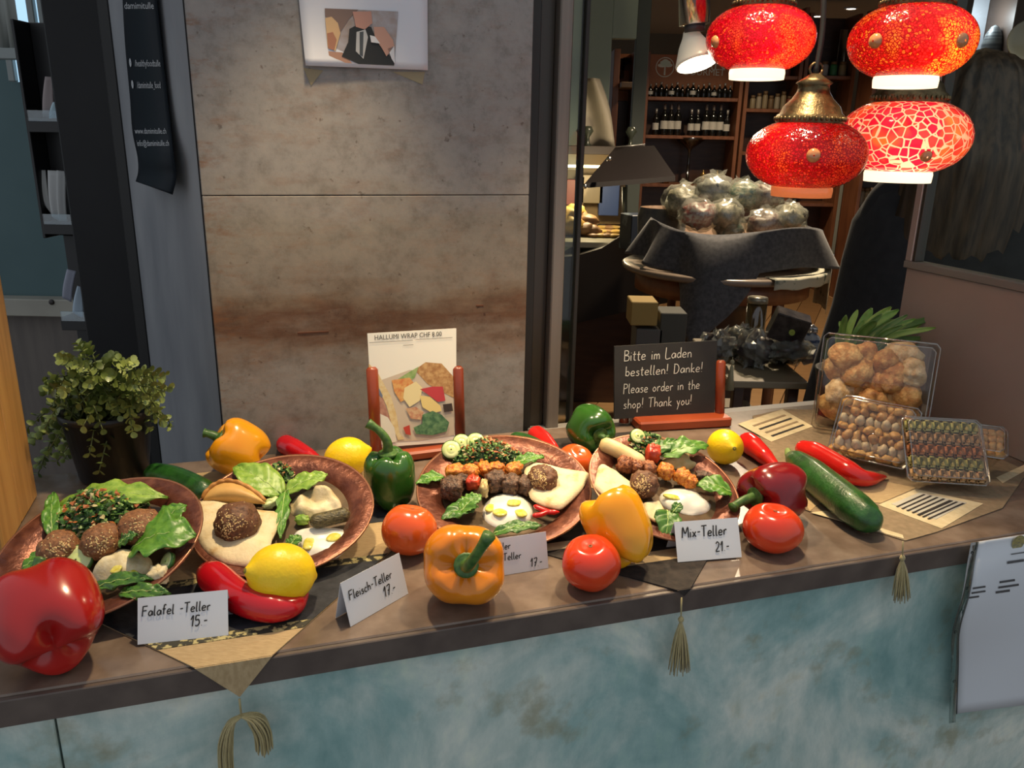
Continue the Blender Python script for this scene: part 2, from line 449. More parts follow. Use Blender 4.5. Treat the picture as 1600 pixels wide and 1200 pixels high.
def teal():
    m, nt, b, N, L = node_mat('weathered teal paint')
    tc = N.new('ShaderNodeTexCoord'); vec = tc.outputs['Object']
    mp = N.new('ShaderNodeMapping'); mp.inputs['Scale'].default_value = (1, 1, .45); L.new(vec, mp.inputs[0])
    n1 = noise_node(nt, vec, 5.5, 7, .6, .6)
    r1 = ramp(N, [(.30, (.19, .345, .335)), (.42, (.30, .455, .435)), (.51, (.45, .56, .52)), (.60, (.64, .69, .62)), (.70, (.55, .54, .40))]); L.new(n1, r1.inputs[0])
    n2 = noise_node(nt, mp.outputs[0], 22, 6, .7)
    r2 = ramp(N, [(.3, (.70, .78, .78)), (.55, (1, 1, 1)), (.75, (1.2, 1.16, 1.05))]); L.new(n2, r2.inputs[0])
    c = mixc(nt, 1.0, r1.outputs[0], r2.outputs[0], 'MULTIPLY')
    n3 = noise_node(nt, vec, 13, 5, .6); r3 = ramp(N, [(.57, (0, 0, 0)), (.70, (.6, .6, .6))]); L.new(n3, r3.inputs[0])
    c = mixc(nt, r3.outputs[0], c, (.24, .21, .10))
    L.new(c, b.inputs['Base Color']); b.inputs['Roughness'].default_value = .45
    return m
def planked(name, a, bcol, scale, stretch, rough=.45):
    return mat(name, a, bcol, scale, rough, stretch=stretch, bump=.15)
m_top = mat('brown stone laminate', (.110, .077, .057), (.195, .145, .112), 22, .24, bump=.04, c3=(.15, .108, .081), detail=8, spec=.6)
m_edge = mat('dark laminate edge', (.075, .055, .046), (.11, .083, .068), 30, .4)
m_teal = teal()
PV = .52
ct = thing('serving_counter', 'long brown stone-look counter with weathered teal front carrying all the food', 'counter', K(0, .25, 0))
part('worktop', kbox(-.95, .885, .003, .50, .972, 1.0, .0015), m_top, ct, smooth=False)
part('edge_strip', kbox(-.95, .885, -.003, .003, .972, .9985, .001), m_edge, ct, 'dark edge strip', smooth=False)
for a, b_ in ((-.95, -.418), (-.416, .885)):
    part('front_panel', kbox(a, b_, .012, .030, .06, .9715, .001), m_teal, ct, 'weathered teal painted front board', smooth=False)
part('plinth', kbox(-.95, .885, .06, .08, 0, .06, .001), m_edge, ct, smooth=False)

m_rust = rusty()
wb = thing('wall_back', None, None, K(-.05, PV, 0), kind='structure')
part('panel', kbox(-.284, .182, PV, PV + .03, .0, 1.3735, .001), m_rust, wb, smooth=False)
part('panel', kbox(-.284, .182, PV, PV + .03, 1.3745, 2.6, .001), m_rust, wb, smooth=False)
part('backing_board', kbox(-.2875, .19, PV + .028, PV + .06, 0, 2.6, .001), mat('black backing', (.008, .007, .007), rough=.8), wb, smooth=False)
for u, z, w_ in ((-.17, 1.176, .045), (.10, 1.205, .012)):
    part('slot', kbox(u, u + w_, PV - .0008, PV + .004, z, z + .003, .0005), mat('rust slot', (.09, .03, .012), rough=.8), wb, 'rusty slot in the panel', smooth=False)
# slanting grey return wall beside the panel
gA = K(-.2865, PV + .034, 0); gB = WY(203, 300, 1.46); gB[2] = 0
gd = gB - gA; gl = np.linalg.norm(gd); gd /= gl; gn = np.array([gd[1], -gd[0], 0])
gn = gn if gn @ (CAM * [1, 1, 0] - gA) > 0 else -gn
GMX = np.array([gd, -gn, ZD]).T
m_grey = mat('blue grey plaster', (.15, .16, .18), (.27, .28, .295), 6, .6, bump=.08, stretch=(1, 1, .4), detail=6)
struct('wall_left', cbox(gA + gd * gl / 2 + np.array([0, 0, 1.3]) - gn * .012, (gl, .024, 2.6), .001, GMX), m_grey)
# black column with leaflet rack, left of it the passage
m_blk = mat('matt black paint', (.006, .006, .007), (.009, .009, .010), 8, .5, spec=.25)
bl = WY(98, 300, 1.46)
struct('wall_column', wbox(bl[0], gB[0] + .004, 1.47, 1.62, 0, 2.6, .004), m_blk)
struct('trim_1', wbox(gB[0] - .018, gB[0] + .004, 1.455, 1.475, 0, 2.6, .003), mat('black trim', (.004, .004, .004), rough=.5))
m_tealw = mat('teal wall paint', (.060, .115, .125), (.075, .135, .145), 3, .6)
xl = WY(-1500, 400, 3.0)[0]; xr = WY(170, 400, 3.0)[0]
zb = WY(50, 470, 3.0)[2]
struct('wall_passage', wbox(xl, xr, 3.0, 3.05, zb, 2.6), m_tealw)
struct('wall_passage_lower', wbox(xl, xr, 2.99, 3.05, 0, zb - .03), mat('taupe wall', (.12, .105, .095), (.15, .13, .115), 4, .6, stretch=(8, 1, 1)))
struct('trim_2', wbox(xl, xr, 2.93, 3.0, zb - .045, zb + .02), mat('cream rail', (.30, .29, .25), (.36, .35, .30), 6, .5))
solo('rail_screw', xf(lathe([(.001, -.001), (.010, -.001), (.010, .004), (.006, .007), (.001, .007)], 12), frame((0, -1, 0)), WY(81, 472, 2.93)),
     mat('dark screw', (.03, .025, .025), rough=.5), 'dark screw head in the cream rail at far left', 'screw')
wx0, wz0 = WY(25, 128, 2.98)[[0, 2]]; wx1 = WY(76, 60, 2.98)[0]
wn = thing('window_1', None, None, (wx0, 2.98, wz0), kind='structure')
part('pane', wbox(wx0, wx1, 2.975, 2.985, wz0, 2.3), glow('daylight behind frosted pane', (.42, .66, .85), 1.0), wn, smooth=False)
for x in (wx0, (wx0 + wx1) / 2 + .03, wx1):
    part('window_bar', wbox(x - .012, x + .012, 2.955, 2.99, wz0, 2.3), mat('pale bar', (.25, .28, .28), rough=.4), wn, smooth=False)
p0 = WY(-60, 85, 2.6); p1 = WY(33, 85, 2.6)
ca = thing('roller_blind', 'pale grey fabric blind hanging at the upper left corner', 'blind', (p0[0], 2.6, p0[2]))
part('fabric', grid(lambda s, t: (p0[0] + (p1[0] - p0[0]) * s, 2.6 + .012 * math.sin(s * 34), p0[2] + .02 + t * .6), 24, 6, .002), mat('pale cloth', (.33, .35, .33), rough=.8), ca)
part('bottom_bar', wbox(p0[0], p1[0], 2.585, 2.615, p0[2] - .012, p0[2] + .02), mat('pale bar', (.25, .28, .28), rough=.4), ca, smooth=False)
# wooden end board at the left of the counter
m_oak = mat('honey oak', (.40, .20, .055), (.56, .30, .09), 9, .45, stretch=(7, 7, .5), bump=.06, c3=(.50, .255, .075))
eb = thing('end_board', 'honey coloured wooden board standing at the left end of the counter', 'board', K(-.53, .34, 1.0))
for v0, v1 in ((.27, .345), (.346, .425)):
    part('plank', kbox(-.56, -.512, v0, v1, 1.001, 1.95, .002), m_oak, eb, smooth=False)
# metal window frame right of the panel
m_alu = mat('brushed bronze frame', (.16, .135, .115), (.20, .17, .145), 3, .38, metal=.35, stretch=(30, 30, .2))
m_dk = mat('dark frame rubber', (.012, .010, .008), rough=.5)
wf = thing('window_2', None, None, K(.23, .56, 0), kind='structure')
part('rubber_strip', kbox(.186, .205, .55, .60, .5, 2.6, .001), m_dk, wf, smooth=False)
part('jamb', kbox(.205, .231, .56, .62, .5, 2.6, .002), mat('dark bronze jamb', (.035, .026, .018), rough=.35), wf, smooth=False)
part('mullion', kbox(.231, .252, .54, .60, .5, 2.6, .002), m_alu, wf, 'brushed bronze mullion', smooth=False)
part('glass_pane', kbox(.252, .284, .568, .574, .5, 2.6, .0005), clear('window glass', (.93, .97, .94)), wf, smooth=False)
part('gasket', kbox(.280, .287, .562, .58, .5, 2.6, .001), m_dk, wf, smooth=False)
part('sill', kbox(.20, .885, .50, .56, .955, .985, .002), mat('grey sill', (.26, .24, .22), rough=.45), wf, smooth=False)
# partition at the right end of the counter
m_part = mat('brown grey metal board', (.25, .185, .155), (.32, .24, .20), 3.5, .38, bump=.03, detail=6)
pw = thing('wall_right', None, None, K(.88, .2, 1.0), kind='structure')
part('board', kbox(.87, .888, -.05, .474, 1.0, 1.252, .002), m_part, pw, 'brown grey metal side board', smooth=False)
part('ledge', kbox(.864, .894, -.05, .476, 1.252, 1.264, .001), mat('aluminium ledge', (.23, .20, .175), rough=.35, metal=.3), pw, smooth=False)
part('post', kbox(.866, .890, .462, .476, 1.264, 2.1, .001), mat('pinkish aluminium', (.36, .28, .25), rough=.35, metal=.3), pw, smooth=False)
part('post', kbox(.868, .888, .455, .462, 1.264, 2.1, .001), mat('dark bronze jamb', (.035, .026, .018), rough=.35), pw, smooth=False)
part('glass_pane', kbox(.876, .881, -.05, .456, 1.264, 2.1, .0005), clear('window glass'), pw, smooth=False)
# ---------------------------------------------------------------- shop interior behind the counter
m_wood = mat('mahogany shelf wood', (.15, .055, .024), (.22, .085, .038), 7, .4, stretch=(3, 3, .6), bump=.05)
m_wood2 = mat('dark stained wood', (.045, .019, .011), (.065, .028, .016), 6, .4, stretch=(1, 1, 5))
m_sign = mat('russet header board', (.40, .14, .045), (.46, .17, .06), 4, .5)
m_shop = mat('drab olive wall', (.115, .115, .095), (.13, .128, .105), 2, .7)
m_green = mat('sage green wall', (.30, .38, .31), (.34, .42, .345), 2, .6)
YB = 8.6
fl = thing('floor', None, None, (0, 5, 0), kind='structure')
m_pl = [mat('oak floor plank %d' % i, c, d, 5, .35, stretch=(1, 8, 1), bump=.04) for i, (c, d) in enumerate((((.23, .125, .05), (.29, .165, .07)), ((.20, .105, .042), (.26, .14, .058)), ((.26, .145, .062), (.31, .18, .08))))]
ar = math.radians(-24); PM = rotz(ar)
for i in range(-14, 34):
    for j in range(2):
        c = PM @ np.array([i * .19, 3.4 + j * 4.4 + (.9 if i % 2 else 0), 0]) + np.array([-1.6, .4, .0])
        part('plank', cbox(c + np.array([0, 0, -.012]), (.186, 4.39, .024), .002, PM), m_pl[(i * 7 + j) % 3], fl, smooth=False)
struct('floor_slab', wbox(-6, 8, -1.5, 11, -.06, -.026), mat('grey slab', (.12, .11, .10), rough=.7))
struct('wall_far', wbox(-1.0, 7.5, 11.0, 11.1, 0, 2.75), m_shop)
struct('wall_shop_right', wbox(6.2, 6.3, 1.6, 11.0, 0, 2.75), m_shop)
struct('ceiling', wbox(-1.0, 7.0, 1.75, 11.1, 2.72, 2.80), mat('shop ceiling', (.20, .17, .14), rough=.8))
# side wall with a doorway
def px(x, y, Y): return WY(x, y, Y)
a0 = px(872, 200, 6.0)[0]; a1 = px(949, 200, 6.0)[0]; a2 = px(986, 200, 6.0)[0]; a3 = px(1006, 200, 6.0)[0]; zt = px(965, 60, 6.0)[2]
struct('wall_side', wbox(a0 - 1.4, a1, 6.0, 6.08, 0, 2.72), m_green)
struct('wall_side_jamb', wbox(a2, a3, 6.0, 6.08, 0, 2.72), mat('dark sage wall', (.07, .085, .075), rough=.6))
struct('wall_side_head', wbox(a1, a2, 6.0, 6.08, zt, 2.72), m_green)
struct('wall_shop_left', wbox(-.85, -.75, 1.75, YB, 0, 2.72), m_shop)
# cabinet seen through the doorway
cb = thing('tall_cabinet', 'orange brown cabinet seen through the dark doorway', 'cabinet', ((a1 + a2) / 2, 7.1, 0))
q0 = px(956, 80, 7.1); q1 = px(1000, 80, 7.1); zs = px(970, 135, 7.0)[2]
part('back_board', wbox(q0[0], q1[0], 7.3, 7.33, 0, q0[2]), m_sign, cb, smooth=False)
part('side_board', wbox(q0[0], q0[0] + .05, 6.9, 7.33, 0, q0[2]), m_wood, cb, smooth=False)
part('side_board', wbox(q1[0] - .05, q1[0], 6.9, 7.33, 0, q0[2]), m_wood, cb, smooth=False)
part('shelf', wbox(q0[0] + .05, q1[0] - .05, 6.75, 7.3, zs - .02, zs + .02), mat('pale shelf', (.26, .17, .10), rough=.5), cb, smooth=False)
part('door', wbox(q0[0] + .05, q1[0] - .05, 7.28, 7.3, .1, zs - .1), m_wood2, cb, smooth=False)
solo('price_card', xf(cbox((0, 0, 0), (.06, .004, .16), .001), None, px(970, 107, 7.25)), mat('faded card', (.22, .16, .13), rough=.7), 'small faded card inside the cabinet behind the doorway', 'card')
solo('price_card', xf(cbox((0, 0, 0), (.09, .004, .10), .001), None, px(981, 100, 7.25)), mat('faded card', (.22, .16, .13), rough=.7), 'square faded card at the right inside the doorway cabinet', 'card')

# wine shelf with header sign
def shelf_unit(name, label, X0, X1, Y, zs, ztop, depth=.35, m=m_wood, back=m_wood2, t=.035):
    r = thing(name, label, 'shelf', ((X0 + X1) / 2, Y, 0))
    part('back_board', wbox(X0, X1, Y + depth - .02, Y + depth, 0, ztop), back, r, smooth=False)
    for x in (X0, X1 - t): part('side_board', wbox(x, x + t, Y, Y + depth - .02, 0, ztop), m, r, smooth=False)
    for z in zs: part('shelf', wbox(X0 + t, X1 - t, Y + .01, Y + depth - .02, z - .02, z + .012), m, r, smooth=False)
    return r
YS = 8.0
sx0 = px(1007, 150, YS)[0]; sx1 = px(1160, 150, YS)[0]
zz = lambda x, y, Y=YS: px(x, y, Y)[2]
s1 = shelf_unit('wine_shelf', 'mahogany wine shelf under the russet sign with tree emblem', sx0, sx1, YS, [zz(1080, 214), zz(1080, 154), zz(1080, 290), zz(1080, 345)], zz(1080, 82))
hb = part('header_board', wbox(sx0 + .04, sx1 - .04, YS + .22, YS + .25, zz(1080, 152), zz(1080, 82)), m_sign, s1, 'russet header board', smooth=False)
ex, ey = np.array([1.0, 0, 0]), ZD
m_pale = mat('self lit pale sign paint', (.50, .48, .38), rough=.6, emit=(.5, .48, .38), es=.05)  # faint glow added to the paint; the lettering is no lamp
yf = YS + .2195
part('lettering', typed('LEBANON', px(1058, 108, yf), ex, ey, .155, .0), m_pale, hb, 'pale capital lettering', smooth=False)
part('lettering', typed('GOURMET', px(1066, 117, yf), ex, ey, .085, .0), m_pale, hb, 'smaller pale capital lettering', smooth=False)
c0 = px(1039, 105, yf)
ring = [(math.cos(t) * .085, math.sin(t) * .085) for t in np.linspace(0, 2 * math.pi, 28)]
tr = [tube([c0 + ex * a + ey * b for a, b in ring], .004, 6)]
for a, b, rx, ry in ((0, .03, .045, .022), (-.03, .015, .04, .018), (.03, .018, .04, .018), (0, .055, .03, .016), (-.02, .042, .03, .014), (.022, .043, .03, .014)):
    tr.append(xf(prism(oval(a, b, rx, ry), ex, ey, np.array([0, -1.0, 0]), c0, .004)))
tr.append(xf(prism([(-.008, -.07), (.008, -.07), (.006, .02), (-.006, .02)], ex, ey, np.array([0, -1.0, 0]), c0, .004)))
part('tree_emblem', join(*tr), m_pale, hb, 'pale round emblem with a spreading tree', smooth=False)
# bottles
m_bot = mat('dark wine glass', (.008, .008, .007), rough=.12, spec=.7)
m_lab = mat('self lit cream wine label', (.46, .43, .36), rough=.7, emit=(.46, .43, .36), es=.06)  # paper label with a little emission mixed in to lift it
m_cap = mat('silver capsule', (.45, .44, .42), rough=.35, metal=.6)
def bottle(h=.30, r=.037):
    body = lathe([(.001, 0), (r * .95, .0), (r, .006), (r, h * .6), (r * .8, h * .68), (r * .38, h * .76), (r * .36, h * .98), (.001, h * .98)], 14, False)
    lab = lathe([(r + .0008, h * .2), (r + .0008, h * .46)], 14, False)
    cap = lathe([(.001, h * 1.0), (r * .40, h * 1.0), (r * .42, h * .82), (r * .38, h * .82)], 12, False)
    return [mesh('bottle_body', *body, m_bot), mesh('label', *lab, m_lab), mesh('capsule', *cap, m_cap)]
BM = bottle(); BS = bottle(.17, .034)
def put_bottle(p, label, group, ms, parts=(0, 1, 2), s=1.0):
    r = thing('wine_bottle', label, 'bottle', p, group)
    for k in parts:
        o = bpy.data.objects.new(('bottle_body', 'label', 'capsule')[k], ms[k]); col.objects.link(o); o.parent = r
    r.scale = (s, s, s)
zsh = zz(1080, 214) + .012
for i, x in enumerate((1024, 1037, 1047, 1058, 1079, 1089, 1102, 1113, 1124, 1135)):
    p = px(x, 200, YS + .12); p[2] = zsh
    put_bottle(p, 'dark wine bottle with cream label on the middle wine shelf', 'bottles on the middle wine shelf', BM, (0, 1, 2), .80 if x in (1024, 1079, 1135, 1089) else .95)
zsh = zz(1080, 154) + .012
m_oil = mat('dark jar glass', (.03, .022, .016), rough=.15)
for i in range(16):
    x = 1016 + i * 8.3
    p = px(x, 145, YS + .12); p[2] = zsh
    put_bottle(p, 'squat dark bottle with pale cap on the upper wine shelf', 'bottles on the upper wine shelf', BS, (0, 2) if i % 4 else (0, 1, 2), .68 + .06 * (i % 3))
pb = px(1072, 300, YS + .12); pb[2] = zz(1080, 290) + .012
solo('pedestal_bowl', xf(lathe([(.001, 0), (.07, 0), (.07, .012), (.015, .03), (.012, .30), (.03, .33), (.13, .40), (.15, .43), (.14, .43), (.03, .36), (.001, .35)], 24, False), None, pb), clear('smoky glass', (.45, .46, .42), 1.5, .15, .12), 'tall glass pedestal bowl below the wine bottles', 'bowl')
for i, (x, lb) in enumerate(((1040, 'small brass pot left of the glass pedestal bowl'), (1098, 'small brass pot right of the glass pedestal bowl'), (1120, 'small brass pot furthest right below the wine bottles'))):
    p = px(x, 280, YS + .08); p[2] = zz(1080, 290) + .012
    solo('brass_pot', xf(lathe([(.001, 0), (.03, 0), (.05, .03), (.05, .06), (.03, .08), (.035, .09), (.012, .11), (.006, .13), (.001, .135)], 16, False), None, p), mat('shop brass', (.30, .19, .06), rough=.35, metal=.7), lb, 'pot', 'brass pots below the wine')
# more shelving along the back
s2x0 = px(1163, 150, YS)[0]; s2x1 = px(1250, 150, YS)[0]; s3x1 = px(1332, 150, YS)[0]; s4x1 = px(1420, 150, YS)[0]
s2 = shelf_unit('wall_shelf', 'tall mahogany shelf between the wine shelf and the hanging lamps', s2x0, s2x1, YS, [zz(1200, 172), zz(1200, 120), zz(1200, 240), zz(1200, 300)], zz(1200, 10))
s3 = shelf_unit('wall_shelf', 'tall mahogany shelf seen between the two lower red lamps', s2x1 + .01, s3x1, YS, [zz(1290, 120), zz(1290, 175), zz(1290, 240), zz(1290, 320)], zz(1290, 20))
s4 = shelf_unit('wall_shelf', 'mahogany shelf unit beside the person in black', s3x1 + .01, s4x1, YS - .4, [zz(1380, 326, YS - .4), zz(1380, 200, YS - .4), zz(1380, 120, YS - .4)], zz(1380, 20))
part('door_panel', wbox(s3x1 + .06, s4x1 - .04, YS - .42, YS - .40, .08, zz(1380, 345, YS - .4)), m_wood, s4, smooth=False)
part('door_panel', wbox(s2x0 + .04, s2x1 - .04, YS - .02, YS, .08, zz(1200, 310)), m_wood2, s2, smooth=False)
m_items = [mat('shop item %d' % i, c, rough=.45) for i, c in enumerate(((.28, .22, .13), (.16, .10, .05), (.33, .28, .20), (.05, .09, .25), (.04, .20, .08), (.22, .05, .03), (.40, .40, .40)))]
def jar(p, r, h, m, label, group, cat='jar'):
    q = thing('jar', label, cat, p, group)
    o = part('jar_body', xf(lathe([(.001, 0), (r * .9, 0), (r, h * .06), (r, h * .7), (r * .75, h * .82), (.001, h * .82)], 12, False), None, p), m, q)
    part('lid', xf(lathe([(.001, h * .8), (r * .8, h * .8), (r * .8, h), (.001, h)], 12, False), None, p), m_items[1], q)
for i in range(7):
    p = px(1176 + 9.5 * i, 160, YS + .1); p[2] = zz(1200, 172) + .012
    jar(p, .026, .12 + .02 * (i % 3), m_items[(0, 2, 0, 1, 2, 0, 5)[i]], 'small beige jar on the shelf right of the wine bottles', 'jars right of the wine shelf')
for i in range(6):
    p = px(1170 + 12 * i, 110, YS + .1); p[2] = zz(1200, 120) + .012
    jar(p, .03, .16, m_items[(1, 5, 1, 0, 1, 5)[i]], 'brown jar on the upper shelf behind the top left lamp', 'jars behind the top left lamp')
for i, k in enumerate((3, 6, 4, 0)):
    p = px(1274 + 14 * i, 110, YS + .1); p[2] = zz(1290, 120) + .012
    jar(p, .035, .13, m_items[k], ('blue jar on the shelf behind the lamp cable', 'grey jar on the shelf behind the lamp cable', 'green jar on the shelf left of the top right lamp', 'beige jar on the shelf left of the top right lamp')[i], 'jars behind the lamp cable')
for i in range(5):
    p = px(1336 + 8 * i, 315, YS - .3); p[2] = zz(1380, 326, YS - .4) + .012
    jar(p, .03, .17, m_items[(0, 2, 0, 2, 0)[i]], 'golden package jar on the low shelf beside the person in black', 'golden jars on the low shelf')
for i in range(4):
    p = px(1180 + 16 * i, 230, YS + .1); p[2] = zz(1200, 240) + .012
    jar(p, .035, .15, m_items[(1, 5, 0, 1)[i]], 'dark jar on the lower shelf above the wrapped baskets', 'jars above the wrapped baskets')
bp_ = px(1305, 112, YS + .2)
solo('brochure', wbox(bp_[0], bp_[0] + .07, YS + .19, YS + .2, zz(1290, 120) + .012, zz(1290, 120) + .43), mat('white board', (.36, .38, .40), rough=.6), 'tall narrow white board leaning behind the lamp cable', 'board')
# ceiling downlights
for i, (x, y) in enumerate(((1277, 25), (1330, 13), (1252, 29), (1120, -60), (980, -70))):
    d = ray(x, y); P = CAM + d * ((2.715 - CAM[2]) / d[2])
    if i >= 3: P = np.array([(1.0, 4.2), (3.0, 5.0)][i - 3] + (2.715,)) if False else np.array([[1.2, 4.0, 2.715], [1.9, 6.7, 2.715]][i - 3])  # last one is out of view, added to brighten the wine shelf header
    t = thing('downlight', ('small round ceiling downlight, brightest of the three behind the lamps', 'round ceiling downlight touching the top right lamp outline', 'faint ceiling downlight left of the lamp cable', 'ceiling downlight above the wrapped baskets', 'unseen ceiling downlight added to brighten the wine shelf sign')[i], 'light', P, 'ceiling downlights')
    part('bezel', xf(lathe([(.045, -.008), (.065, -.008), (.065, .004), (.045, .004)], 20, False), None, P), mat('white bezel', (.6, .6, .58), rough=.4), t)
    part('lamp', xf(lathe([(.001, -.003), (.046, -.003)], 20, False), None, P), glow('downlight glow', (1, .93, .8), 14), t)
    if i in (0, 3, 4): spot_light('downlight_beam', P - np.array([0, 0, .02]), P - np.array([0, 0, 2]), (420, 330, 130)[(0, 3, 4).index(i)], 140, (1, .80, .55), .05)

# deli display case
def deli():
    L0, R0 = px(866, 400, 4.35), px(1062, 400, 4.35)
    z_ = lambda y, Y=4.35: px(960, y, Y)[2]
    r = thing('deli_case', 'dark deli counter with slanted purple canopy and lit food', 'display case', ((L0[0] + R0[0]) / 2, 4.55, 0))
    # curved dark body: tall at left, falling to the right
    pts = [(866, 402), (900, 400), (940, 388), (968, 370), (985, 366), (1012, 362), (1040, 380), (1062, 425), (1058, 470), (1000, 482), (900, 505), (866, 510)]
    A = [px(x, y, 4.35) for x, y in pts]; n = len(A)
    B = [a + np.array([.25, .9, 0]) for a in A]
    part('body', (np.array(A + B), [tuple(range(n))[::-1], tuple(range(n, 2 * n))] + [(i, (i + 1) % n, n + (i + 1) % n, n + i) for i in range(n)]),
         mat('near black lacquer', (.010, .007, .006), rough=.35), r, 'curved near black front', smooth=False)
    part('pedestal', wbox(L0[0] + .06, R0[0] - .2, 4.41, 5.15, 0, z_(490)), m_wood2, r, smooth=False)
    zt = z_(385)
    part('tray', wbox(L0[0] - .1, px(985, 370, 4.65)[0], 4.5, 5.4, zt - .03, zt), mat('white tray', (.50, .46, .34), rough=.35), r, smooth=False)
    # slanted canopy
    cv = [px(914, 294, 4.35), px(1055, 283, 4.45), px(1022, 234, 5.25), px(962, 236, 5.25)]
    V = np.array(cv + [c + np.array([0, .01, .025]) for c in cv])
    part('canopy', (V, [(0, 1, 2, 3)[::-1], (4, 5, 6, 7), (0, 1, 5, 4), (1, 2, 6, 5), (2, 3, 7, 6), (3, 0, 4, 7)]), mat('dark plum board', (.006, .0035, .004), rough=.6, spec=.2), r, 'slanted dark plum canopy', smooth=False)
    for x, y in ((952, 248), (914, 291)):
        part('knob', xf(blob(.014, .014, .014, 0), None, px(x, y, 4.33)), mat('chrome', (.8, .8, .78), rough=.15, metal=1), r)
    a, b_ = px(976, 292, 4.47), px(976, 375, 4.47)
    part('post', tube([a, b_], .014, 10), mat('olive post', (.10, .10, .06), rough=.4), r)
    # top ledge
    zl = px(920, 228, 5.35)[2]
    part('ledge', wbox(px(872, 228, 5.35)[0], px(1010, 228, 5.35)[0], 5.25, 5.6, zl - .05, zl), mat('dark ledge', (.05, .04, .035), rough=.4), r, smooth=False)
    part('back_panel', wbox(px(872, 300, 5.55)[0], px(975, 300, 5.55)[0], 5.5, 5.55, zt, zl - .05), mat('ochre back panel', (.34, .22, .09), (.28, .20, .10), 4, .5), r, smooth=False)
    lo = px(925, 300, 4.8); 
    part('strip_lamp', wbox(px(885, 262, 5.05)[0], px(955, 262, 5.05)[0], 5.03, 5.07, px(920, 262, 5.05)[2] , px(920, 262, 5.05)[2] + .015), glow('deli strip glow', (1, .85, .5), 3), r, smooth=False)
    point_light('deli_lamp_light', px(925, 285, 4.9), 9, (1, .82, .5), .06)
    zt2 = zt
    mf = mat('fried golden crust', (.45, .26, .05), (.55, .36, .09), 20, .5, bump=.3)
    mb = mat('brown baked crust', (.26, .13, .05), (.36, .20, .08), 20, .5, bump=.3)
    for i, (x, y, s, m) in enumerate(((892, 352, .075, 0), (887, 335, .064, 0), (898, 330, .058, 0), (912, 358, .058, 1), (918, 345, .054, 1), (905, 338, .054, 1), (924, 366, .054, 1), (884, 362, .064, 0))):
        p = px(x, y, 4.8 + .05 * (i % 3)); p[2] = max(p[2], zt2 + s * .5)
        solo('bread_roll', xf(blob(s * 1.2, s, s * .7, .15, 2, i), None, p), (mf, mb)[m], ('large golden roll at the front of the deli heap', 'golden roll high in the deli heap beside the mullion', 'golden roll topping the deli heap', 'brown roll at the right foot of the deli heap', 'brown roll on the right of the deli heap', 'brown roll near the top of the deli heap', 'brown roll lying furthest right in the deli heap', 'golden roll low at the left of the deli heap')[i], 'roll', 'rolls heaped in the deli case')
    for i in range(12):
        x, y = 925 + (i % 4) * 12 + rng.uniform(-3, 3), 356 + (i // 4) * 8
        p = px(x, y, 4.75 + .22 * (2 - i // 4)); p[2] = zt2 + .012
        solo('flat_pastry', xf(blob(.05, .04, .012, .2, 2, i + 20, 12, 7), rotz(i), p), mf if i % 2 else mb, 'small flat golden pastry spread on the deli tray', 'pastry', 'pastries on the deli tray')
    # things on and behind the ledge
    for i, (x, y, w_, h_, c) in enumerate(((893, 248, .10, .14, 2), (890, 300, .07, .16, 5), (906, 300, .05, .2, 1), (925, 295, .14, .18, 0), (951, 312, .13, .2, 3))):
        p = px(x, y, 5.41)
        solo('product_box', wbox(p[0] - w_ / 2, p[0] + w_ / 2, 5.38, 5.45, p[2] - h_ / 2, p[2] + h_ / 2), m_items[c], ('pale box just below the deli ledge', 'red box in the back of the deli case', 'thin brown box in the back of the deli case', 'ochre box behind the deli canopy', 'blue box under the slanted canopy')[i], 'box', smooth=False)
    # tall draped paper sheet standing on the ledge
    c0, c1 = px(913, 228, 5.35), px(960, 230, 5.35); d0, d1 = px(914, 122, 5.35), px(938, 123, 5.35)
    def sh(s, t):
        a = c0 * (1 - s) + c1 * s; b_ = d0 * (1 - s) + d1 * s
        k = t ** .8; p = a * (1 - k) + b_ * k; p = p.copy(); p[1] += .04 * math.sin(s * 5 + t * 2); p[0] += .02 * math.sin(t * 3.1) * s; return p
    solo('paper_sheet', grid(sh, 10, 14, .004), mat('tan kraft sheet', (.19, .165, .125), (.235, .205, .16), 4, .6), 'tall tan paper sheet standing on the ledge left of the wine shelf', 'sheet')
    m_gl = mat('dark small ornament', (.03, .035, .025), rough=.3)
    for i, (x, y) in enumerate(((908, 222), (918, 224), (985, 226))):
        p = px(x, y, 5.33); p[2] = zl
        solo('ornament', xf(lathe([(.001, 0), (.03, 0), (.012, .02), (.01, .05), (.035, .09), (.02, .12), (.001, .12)], 10, False), None, p), m_gl, ('dark goblet ornament beside the tan sheet', 'dark goblet ornament in front of the tan sheet', 'dark goblet ornament right of the tan sheet')[i], 'ornament', 'goblets on the deli ledge')
    # rail right of the sheet
    solo('wire_tray', join(tube([px(965, 230, 5.3), px(1008, 226, 5.3)], .006, 6), tube([px(965, 238, 5.3), px(1008, 234, 5.3)], .006, 6), tube([px(967, 230, 5.3), px(967, 238, 5.3)], .006, 6), tube([px(983, 229, 5.3), px(983, 237, 5.3)], .006, 6), tube([px(1006, 226, 5.3), px(1006, 234, 5.3)], .006, 6)),
         mat('grey wire', (.22, .21, .20), rough=.35, metal=.6), 'grey wire rail beside the tan paper sheet', 'rail')
deli()

